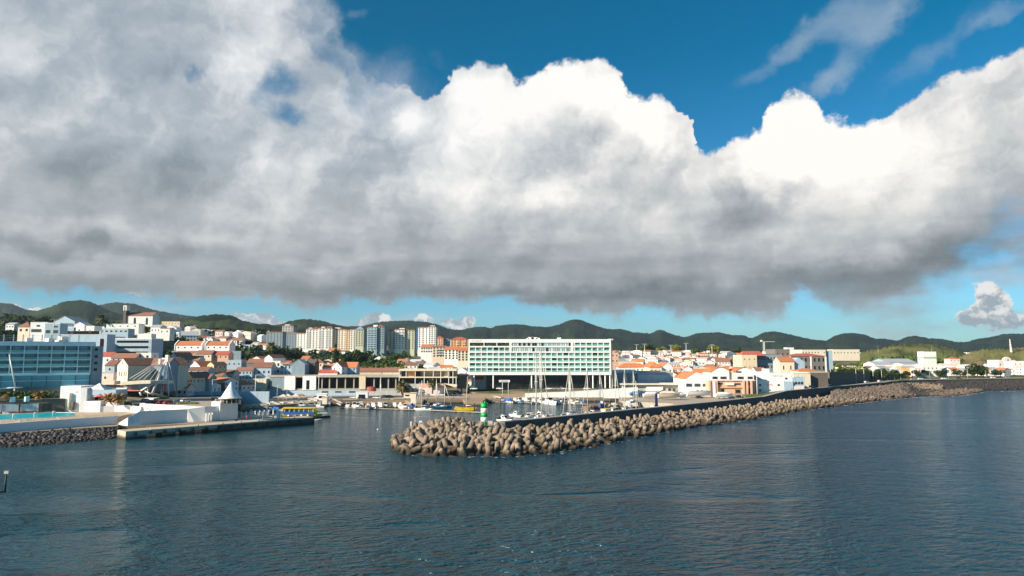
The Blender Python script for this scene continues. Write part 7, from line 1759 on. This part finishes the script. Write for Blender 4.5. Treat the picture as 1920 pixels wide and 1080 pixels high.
# pontoons and piles
def pontoon(a, b, w, label):
    p, q = on(*a, 0), on(*b, 0); d = (q - p).normalized(); t = thing('pontoon', label, 'pontoon', p, math.atan2(d.y, d.x)); L = (q - p).length
    MB().box(0, L, 0, w, .35, .62).build('deck', M['paving'], t); fl = unit_mesh('float_block', M['black'], lambda b_: b_.box(-.7, .7, .1, 1.5, -.3, .34))
    for k in range(int(L / 4)): inst('float_block', fl, t, (2 + 4 * k, 0, 0))
pontoon((806, 771), (908, 775.5), 2.2, 'long pale pontoon with black floats running to the beacon'); pontoon((636, 766), (780, 770), 1.6, 'pontoon hidden among the left motorboats'); pontoon((915, 755), (1100, 759.5), 1.6, 'pontoon in front of the hotel quay')
pm = MB().cyl((0, 0, -2), (0, 0, 1), .32, None, 8).mesh('post', M['pile'])
for i, (px, y0, y1) in enumerate([(834.5, 753, 768), (876.5, 746, 757.5), (889.5, 756, 770), (938.5, 747, 760), (944.5, 758, 776), (994, 745, 763), (1054, 752, 768), (1062, 756, 772)]):
    v = on(px, y1, 0); hh = at(px, y0, v.y).z; t = thing('mooring_pile', 'dark mooring pile, %s of those standing in the harbour basin' % ORD[i], 'pile', v, 0, 'mooring piles'); inst('post', pm, t, sc=(1, 1, hh))
# gangways
for a, b, lb in (((617, 748, 2.6), (640, 760, .6), 'white lattice gangway right of the stone block'), ((508, 757, 2.6), (530, 766, .6), 'white lattice gangway above the jetty railing'), ((918, 744, 2.6), (950, 753, .6), 'gangway down to the hotel quay pontoon')):
    p, q = on(*a), on(*b); t = thing('gangway', lb, 'gangway', p); q = q - p; b_ = MB()
    for off in (-.7, .7):
        o = Vector((off * .3, off, 0)); b_.cyl(o, q + o, .1, None, 5).cyl(o + Vector((0, 0, 1.3)), q + o + Vector((0, 0, 1.3)), .1, None, 5)
        for k in range(9): f = k / 9; b_.cyl(q * f + o, q * (f + .11) + o + Vector((0, 0, 1.3)), .06, None, 4)
    b_.build('lattice', M['metal_white'], t); MB().cyl(Vector((0, 0, .05)), q + Vector((0, 0, .05)), .5, None, 4).build('walkway', M['paving'], t)

# ------------------------------------------------------------------ cars
def car(ci, van=False):
    t = thing('parked_van' if van else 'parked_car', 'proto', 'van' if van else 'car', (0, 0, -60)); m = M['car%d' % ci]; H = .45 if van else 0
    MB().profile([(-2.1, .35), (2.1, .35), (2.15, .8), (1.9, .95 + H * .4), (1.1, 1.02 + H), (-2.0, 1.05 + H), (-2.15, .8)], -.85, .85).build('body', m, t)
    MB().profile([(-1.9, 1.03 + H), (1.05, 1.0 + H), (.45, 1.5 + H * 1.6), (-1.6, 1.52 + H * 1.6)], -.76, .76).build('windows', M['car_glass'], t)
    MB().box(-1.55, .42, -.72, .72, 1.5 + H * 1.6, 1.56 + H * 1.6).build('roof', m, t)
    wm = unit_mesh('wheel', M['black'], lambda b: b.cyl((0, -.1, 0), (0, .1, 0), .33, None, 10))
    for x in (-1.35, 1.35):
        for y in (-.8, .8): inst('wheel', wm, t, (x, y, .33))
    for y in (-.6, .6): MB().box(2.1, 2.17, y-.18, y+.18, .65, .8).build('headlight', M['glass_pale'], t)
    return t
CP = [(car(i), None) for i in range(6)] + [(car(0, True), None)]; CP = [(a, tree_of(a)) for a, _ in CP]; cu = set()
def put_car(ci, px, py, z, yaw, label, group, Y=None):
    v = on(px, py, z) if Y is None else Vector(((px - 960) / FPX * Y, Y, z))
    r, tr = CP[ci]
    if ci not in cu: cu.add(ci); r.location = v; r.rotation_euler = (0, 0, R(yaw)); r['label'] = label; r['group'] = group
    else: dup(r, tr, v, R(yaw), label, group)
def cn(ci): return (CARN[ci] + ' car') if ci < 6 else 'white van'
G = [('cars on the left quay', 'on the quay above the jetty boats', 2.64, [(1, 452, 754.6, 100), (1, 460, 755.3, 80), (5, 474, 755.6, 5), (1, 500, 754.8, 8), (4, 556, 751.5, 5), (0, 585, 750.2, 0), (6, 595, 749.6, 0), (0, 663, 747, 5), (1, 678, 748.2, 0), (0, 706, 747.6, 0), (4, 722, 745.5, 0), (1, 731, 745.6, 0), (2, 803, 743.2, 90), (0, 828, 742.5, 0), (1, 846, 742.6, 0), (4, 859, 742.4, 0), (5, 872, 742.2, 0), (1, 884, 742.2, 0), (2, 896, 742, 0), (0, 925, 742, 0)]),
     ('cars before the hotel', 'on the road before the hotel columns', 6.6, [(0, 889, 0, 0), (0, 937, 0, 0), (1, 978, 0, 0), (1, 985, 0, 0), (0, 1028, 0, 0), (2, 1038, 0, 0), (2, 1045, 0, 0), (0, 1053, 0, 0), (0, 1099, 0, 0), (1, 1122, 0, 0)]),
     ('cars on the bastion deck', 'on the car deck behind the bastion parapet', 7.25, [(4, 283, 757, 60), (1, 292, 756.6, 60), (0, 297, 753, 60), (3, 305, 757.5, 60), (3, 316, 757.8, 60), (5, 331, 757, 60), (0, 348, 754, 60), (4, 274, 754, 60), (1, 404, 752, 30), (0, 413, 752, 30)]),
     ('cars in the boatyard', 'in the yard before the boat club', 2.7, [(0, 1352, 747, 0), (0, 1362, 746.5, 0), (4, 1371, 747, 20), (1, 1386, 746, 20), (0, 1395, 745, 20), (1, 1404, 744.5, 10), (3, 1413, 743.5, 20), (1, 1311, 747, 20)]),
     ('cars on the coast road', 'on the coast road under the lamps', 7.0, [(4, 1522, 727, 40), (1, 1545, 725, 40), (0, 1553, 723.5, 40), (0, 1625, 717.8, 30), (0, 1650, 716, 30), (2, 1712, 712, 10), (0, 1726, 711.6, 10), (0, 1770, 711, 5), (1, 1798, 710.6, 5), (0, 1862, 709, 5), (2, 1889, 708.6, 5)])]
for g, where, z, L in G:
    for i, (ci, px, py, yw) in enumerate(L): put_car(ci, px, py, z, yw, '%s, %s %s' % (cn(ci), ORD[i], where), g, Y=424 + (i % 2) if g == 'cars before the hotel' else None)

# ------------------------------------------------------------------ lamps
def lamp(two, h):
    t = thing('street_lamp', 'proto', 'lamp', (0, 0, -70)); MB().cyl((0, 0, 0), (0, 0, h), .16, .09, 7).build('pole', M['metal_white'], t)
    for sg in ((-1, 1) if two else (1,)):
        MB().box(0.05 if sg > 0 else -1.5, 1.5 if sg > 0 else -.05, -.06, .06, h - .06, h + .05).build('arm', M['metal_white'], t); MB().box(sg * 1.9 - .5, sg * 1.9 + .5, -.16, .16, h - .05, h + .12).build('lamp_head', M['metal_grey'], t)
    return t
L2 = lamp(True, 1.0); 
for o in [L2] + kids(L2): pass
bpy.data.objects.remove(L2) if False else None
lp = None
coast = [(1558, 691, 719.5), (1605.6, 691, 718), (1620.5, 691, 716.5), (1637.6, 691.5, 715), (1653.5, 692, 713.5), (1669, 693, 712.5), (1689, 695, 711.5), (1714, 696, 711), (1743.5, 697, 710.5), (1778.6, 697, 710), (1814.5, 691, 709.5), (1849, 695, 709), (1881, 697, 708.5)]
for o in kids(L2): bpy.data.objects.remove(o)
bpy.data.objects.remove(L2)
LP = lamp(True, 9.5); LPt = tree_of(LP); L1 = lamp(False, 9.0); L1t = tree_of(L1)
for i, (px, yt, yb) in enumerate(coast):
    v = on(px, yb, 6.95); lb = 'double headed white street lamp, %s along the coast road' % ORD[i]; s = (at(px, yt, v.y).z - v.z) / 9.5
    if i == 0: LP.location = v; LP['label'] = lb; LP['group'] = 'coast road lamps'; LP.scale = (s, s, s); LP.rotation_euler = (0, 0, R(20))
    else: dup(LP, LPt, v, R(20), lb, 'coast road lamps', s)
for i, (px, yt, yb, z, lb) in enumerate([(478, 703, 751, 2.6, 'tall single lamp in front of the beige box'), (597, 703, 744, 2.6, 'tall lamp before the last white arcade panel'), (519.5, 722, 745, 2.6, 'slim lamp below the glass room of the arcade'), (538, 722, 745, 2.6, 'slim lamp under the first white arcade panel'), (397, 712, 748, 7.2, 'thin pole left of the cone roofed kiosk'), (101, 695, 740, 9, 'lamp post in front of the blue hotel glass base'), (1420, 700, 744, 2.8, 'left of two lamps at the naval club'),
                                         (1012, 708, 729, 6.6, 'lamp before the dark ground floor of the hotel'), (1528, 711, 724, 6.9, 'short lamp before the dark stone bastion'), (671, 735, 748, 2.6, 'thin pale lamp above the left motorboats')]):
    v = on(px, yb, z); s = (at(px, yt, v.y).z - v.z) / 9.0
    if i == 0: L1.location = v; L1['label'] = lb; L1.scale = (s,) * 3
    else: dup(L1, L1t, v, 0, lb, None, s)
for px, yt, Y, lb in ((1209, 646, 860, 'left stadium mast before the tall dark tree'), (1258.5, 648, 870, 'small stadium mast between the round trees'), (1287, 644.5, 840, 'tallest stadium mast over the roofs'), (1335.5, 647, 860, 'stadium mast before the big round yellow tree'), (1194, 647, 900, 'faint stadium mast beside the hotel')):
    v = at(px, 672, Y); hh = at(px, yt, Y).z - v.z; t = thing('floodlight_mast', lb, 'mast', v); MB().cyl((0, 0, -4), (0, 0, hh), .35, .2, 6).build('pole', M['metal_white'], t); MB().box(-2.6, 2.6, -.4, .4, hh, hh + 1.0).build('lamp_row', M['metal_grey'], t)
# hillside mast and thin poles
for px, yt, yb, Y, lb in ((575, 588, 602, 2900, 'thin radio mast on the hilltop above the apartments'), (1647, 648, 668, 1000, 'pylon frame left of the wooded mound'), (1747, 649, 662, 900, 'thin mast above the silo')):
    v = at(px, yb, Y); hh = at(px, yt, Y).z - v.z; t = thing('radio_mast', lb, 'mast', v); MB().cyl((0, 0, -5), (0, 0, hh), .9 * Y / 2900, .4 * Y / 2900, 5).build('pole', M['metal_grey'], t)

# ------------------------------------------------------------------ quayside things
def sign():
    a, b = at(935.5, 716.5, 398), at(956, 712.5, 398); base = on(945, 744, 2.6); t = thing('harbour_sign', 'white harbour name board on two tall posts before the hotel', 'sign', (a.x, 398, 2.6))
    W_ = b.x - a.x; z0, z1 = a.z - 2.6, b.z - 2.6
    MB().box(0, W_, -.1, .1, z0, z1).build('board', M['white_clean'], t)
    for x in (W_ * .32, W_ * .86): MB().cyl((x, .25, 0), (x, .25, z1 - .1), .13, None, 6).build('post', M['metal_white'], t)
    text_mesh('lettering', 'P. DELGADA', .92, M['boat_navy'], t, (.25, -.13, z0 + .3))
sign()
t = thing('red_tent', 'round red oxide tent roof beside the white kiosk on the left quay', 'tent', on(696, 747, 2.6)); b = MB(); 
vs = []; 
for k in range(12): a = k * math.pi / 6; vs += [(2.9 * math.cos(a), 1.6 * math.sin(a), 4.2), (2.5 * math.cos(a), 1.3 * math.sin(a), 6.6)]
b.add(vs + [(0, 0, 7.0)], [(2*k, (2*k+2) % 24, (2*k+3) % 24, 2*k+1) for k in range(12)] + [(2*k+1, (2*k+3) % 24, 24) for k in range(12)]).build('canopy', M['rust_red'], t)
for x in (-2, 2): MB().cyl((x, 0, 0), (x, 0, 4.3), .1, None, 5).build('pole', M['metal_white'], t)
for (a, b_, yt, yb, lb, m) in ((668, 689, 735, 748, 'white fronted quay kiosk with dark side left of the red tent', 'white_clean'), (594, 612, 738, 750, 'white topped kiosk beside the sandstone block', 'white_clean'), (770, 780, 736, 757, 'sandstone block tower at the harbour steps', 'cream'), (604, 613, 744, 758, 'sandstone quay block left of the lattice gangway', 'cream'), (757, 770, 737, 746, 'low cream hut with teal windows under the palm', 'cream'), (730, 735, 733, 741, 'small white notice board on the quay lawn', 'white_clean'), (1258, 1275, 737, 746, 'white boat shed cover in the yard', 'white_clean')):
    v = on((a + b_) / 2, yb, 2.6); t = thing('quay_hut', lb, 'hut', v); w = (b_ - a) / FPX * v.y; h = at(a, yt, v.y).z - 2.6
    MB().box(-w/2, w/2, 0, 3, 0, h - .4).build('wall', M[m], t); MB().box(-w/2 - .3, w/2 + .3, -.3, 3.3, h - .39, h).build('roof', M['white_clean'] if m != 'cream' else M['beige'], t)
    if w > 3: MB().box(-w*.3, w*.3, -.04, -.001, .9, h * .65).build('window', M['glass_dark'], t)
for i, (px, py, c) in enumerate([(529, 751.5, 'canvas'), (538, 751, 'canvas'), (553, 751, 'canvas'), (561, 750, 'palm_dry')]):
    t = thing('market_tent', '%s cream pointed tent on the left quay behind the gangway' % ORD[i], 'tent', on(px, py, 2.6), 0, 'tents on the left quay')
    MB().add([(-2.4, 0, 2.3), (2.4, 0, 2.3), (2.4, 3.6, 2.3), (-2.4, 3.6, 2.3), (0, 1.8, 3.6)], [(0, 1, 4), (1, 2, 4), (2, 3, 4), (3, 0, 4), (3, 2, 1, 0)]).build('canopy', M[c], t)
    for x in (-2.2, 2.2): MB().cyl((x, .2, 0), (x, .2, 2.35), .08, None, 5).build('pole', M['metal_white'], t)
# crane and boats on the hard
t = thing('boatyard_crane', 'purple blue jib crane with dark arm at the end of the breakwater', 'crane', inner(1285, 17) + Vector((0, 0, 1.9))); MB().cyl((0, 0, 0), (0, 0, 7.2), .75, .6, 10).build('column', M['boat_navy'], t); MB().cyl((-.3, 0, 6.8), (4.4, 0, 9.4), .35, .2, 6).build('arm', M['pile'], t)
for i, (px, py, s, col, lb) in enumerate([(1254, 750, 1.25, 'canvas', 'large pale pink covered hull standing on props in the boatyard'), (1310, 746, 1.5, 'boat_white', 'long white covered boat on the hard before the white hall'), (1222, 748, 1.0, 'boat_white', 'white boat on stands before the long shed'), (1195, 745, .9, 'boat_blue', 'pale hull on stands beside the white retaining wall'), (1272, 749, .9, 'boat_white', 'white hull on stands between shed and crane'), (1357, 748.5, 1.0, 'boat_white', 'white boat on trailer before the boat club')]):
    t = thing('laid_up_boat', lb, 'boat', on(px, py, 2.65), R(8)); hm, se = hull_mesh(10 * s, 3 * s, 1.6 * s, M[col]); inst('hull', hm, t, (0, 0, 1.4)); inst('deck', deck_mesh(se, M['boat_white']), t, (0, 0, 1.4))
    MB().add([(-4 * s, -1.3 * s, 2.9 * s + .2), (3 * s, -1.2 * s, 2.9 * s + .2), (3 * s, 1.2 * s, 2.9 * s + .2), (-4 * s, 1.3 * s, 2.9 * s + .2), (-3 * s, 0, 4.1 * s), (2 * s, 0, 4.0 * s)], [(0,1,5,4),(1,2,5),(2,3,4,5),(3,0,4)]).build('cover', M[col], t)
    for x in (-2.5, 2): 
        for y in (-1, 1): MB().cyl((x * s, y * 1.2, 0), (x * s, y * .9, 1.8), .08, None, 5).build('prop', M['metal_grey'], t)
for i, px in enumerate((1188, 1199, 1212, 1224, 1236, 1246, 1262)):
    t = thing('fishing_gear_stack', '%s heap of rusty boatyard gear behind the breakwater yachts' % ORD[i], 'gear', inner(px, 26) + Vector((0, 0, 2.3)), .3 * i, 'boatyard heaps'); b = MB(); rg = random.Random(i)
    for k in range(10): x, y, s = rg.uniform(-2.5, 2.5), rg.uniform(-1, 1), rg.uniform(.3, .8); b.box(x - s, x + s, y - s, y + s, 0, rg.uniform(.6, 3.2))
    b.build('crates', M[['wood', 'rust_red', 'canvas_blue', 'wood', 'olive', 'stone_wall', 'boat_white'][i]], t)
slab('boatyard_quay', [(1160, 752, Q), (1262, 757, Q), (1300, 757, Q), (1330, 757, Q), (1400, 746, Q), (1400, 742, Q), (1300, 742, Q), (1160, 744, Q)], -3, Q + .05, M['paving'])

# people, a few pixels tall
def person(pos, yaw, label, top, leg):
    t = thing('person', label, 'person', pos, yaw); me = bpy.data.meshes.new('body'); 
    vs = [(0, 0, .95), (0, 0, 1.2), (0, 0, 1.45), (0, 0, 1.58), (0, 0, 1.72), (.2, 0, 1.42), (.27, .03, 1.15), (.28, -.08, .9), (-.2, 0, 1.42), (-.27, .03, 1.15), (-.28, -.08, .9), (.1, 0, .9), (.12, -.04, .5), (.12, .02, .06), (.12, -.16, .04), (-.1, 0, .9), (-.12, .04, .5), (-.12, .1, .06), (-.12, -.08, .04)]
    es = [(0,1),(1,2),(2,3),(3,4),(2,5),(5,6),(6,7),(2,8),(8,9),(9,10),(0,11),(11,12),(12,13),(13,14),(0,15),(15,16),(16,17),(17,18)]
    me.from_pydata(vs, es, []); o = inst('body', me, t); md = o.modifiers.new('skin', 'SKIN')
    rad = [.15, .15, .16, .06, .11, .08, .06, .045, .08, .06, .045, .1, .075, .055, .05, .1, .075, .055, .05]
    for i, r in enumerate(rad): me.skin_vertices[0].data[i].radius = (r, r * .8)
    me.skin_vertices[0].data[0].use_root = True; o.modifiers.new('sub', 'SUBSURF').levels = 1; me.materials.append(top); return t
P_TOP = material('clothes', (.3, .3, .3), .9, rndcols=[(.6, .6, .6), (.05, .06, .1), (.5, .08, .06), (.08, .15, .3)])
for i, (px, py, z) in enumerate([(462, 787, 2.7), (512, 786.5, 2.7), (528, 785, 2.7), (552, 783.2, 2.7), (604, 755.5, 2.62), (560, 752, 2.62), (760, 742, 2.62), (1140, 741.5, 2.62)]):
    person(on(px, py, z), i * 1.1, ['person walking by the railing on the jetty', 'person standing left of the white pillar on the jetty', 'person right of the white pillar on the jetty', 'person near the tour boat bow', 'person on the quay near the sandstone block', 'person beside the quay tents', 'person by the cream hut under the palm', 'person on the quay below the white wall'][i], P_TOP, P_TOP)

# more small craft crowding the inner harbour on the left
for i, (k, px, py) in enumerate([('wm', 462, 769), ('dg', 474, 768), ('bm', 488, 768.5), ('wm', 503, 768), ('dg', 515, 767), ('wm', 528, 766.5), ('cv', 541, 765), ('wm', 553, 763.5), ('dg', 566, 761), ('wm', 580, 760.5), ('wm', 593, 760)]):
    if k in used: boat(k, px, py, rbt.choice((-20, 15, 165, 80)), '%s, %s of the back row in the left inner harbour' % (KN[k], ORD[i]), 'back row of the left inner harbour', sc=rbt.uniform(1.0, 1.3))
# tyre fenders and bollards along the quays
tyre = MB()
for k in range(10):
    a, b = k * .628, (k + 1) * .628; tyre.cyl((.42 * math.cos(a), 0, .42 * math.sin(a)), (.42 * math.cos(b), 0, .42 * math.sin(b)), .15, None, 5)
tym = tyre.mesh('tyre', M['black'])
for i in range(14):
    q = J0 + jd * (3 + 4.7 * i); t = thing('tyre_fender', 'black tyre fender, %s along the seaward face of the jetty' % ORD[i], 'fender', (q.x + jn.x * -.3, q.y + jn.y * -.3, 1.7), math.atan2(jd.y, jd.x), 'tyre fenders of the jetty'); inst('tyre', tym, t)
bo = MB().cyl((0, 0, 0), (0, 0, .5), .2, .16, 8).cyl((0, 0, .5), (0, 0, .65), .28, .28, 8).mesh('bollard', M['pile'])
for i, px in enumerate(range(640, 1180, 30)):
    v = on(px, 749.5 - (px - 640) * .011, Q + .03); t = thing('bollard', 'dark mooring bollard, %s along the edge of the far quay' % ORD[i], 'bollard', v, 0, 'bollards of the far quay'); inst('post', bo, t)
# broken wash along the rocks
fb = MB(); rg = random.Random(91)
SE = SEAEDGE + [P2(1700, 746, 0), P2(1740, 744, 0), P2(1800, 742, 0), P2(1842, 735, 0), P2(1925, 732, 0), P2(2080, 731, 0)]
for k in range(420):
    s = rg.random() ** (.55); q = lerp2(SE, s); r = rg.uniform(.15, .7) * (1.0 if s > .5 else .5); dx, dy = rg.uniform(-.5, 2.5), rg.uniform(-2.2, .5); n = 7; ph = rg.random() * 6
    fb.add([(q.x + dx + r * 1.8 * math.cos(ph + j * .9) * rg.uniform(.5, 1.2), q.y + dy + r * math.sin(ph + j * .9) * rg.uniform(.5, 1.2), .03) for j in range(n)], [tuple(range(n))])
kind(fb.build('foam', material('sea_foam', (0.62, 0.66, 0.66), .9)), 'stuff')

# ------------------------------------------------------------------ haze over the island
hz = MB().box(-7000, 7000, -300, 8000, -2, 420).build('haze', None) if False else None
hm_ = bpy.data.materials.new('haze'); hm_.use_nodes = True; h_ = NT(hm_.node_tree); h_.n.remove(h_.n['Principled BSDF'])
pv = h_.new('ShaderNodeVolumePrincipled'); pv.inputs['Color'].default_value = (0.62, 0.80, 0.95, 1); pv.inputs['Density'].default_value = HAZE; pv.inputs['Anisotropy'].default_value = 0.2
h_.l.new(pv.outputs[0], h_.n['Material Output'].inputs['Volume'])
if HAZE > 0: kind(MB().box(-8500, 8500, -300, 8500, -4, 400).build('haze', hm_), 'stuff')
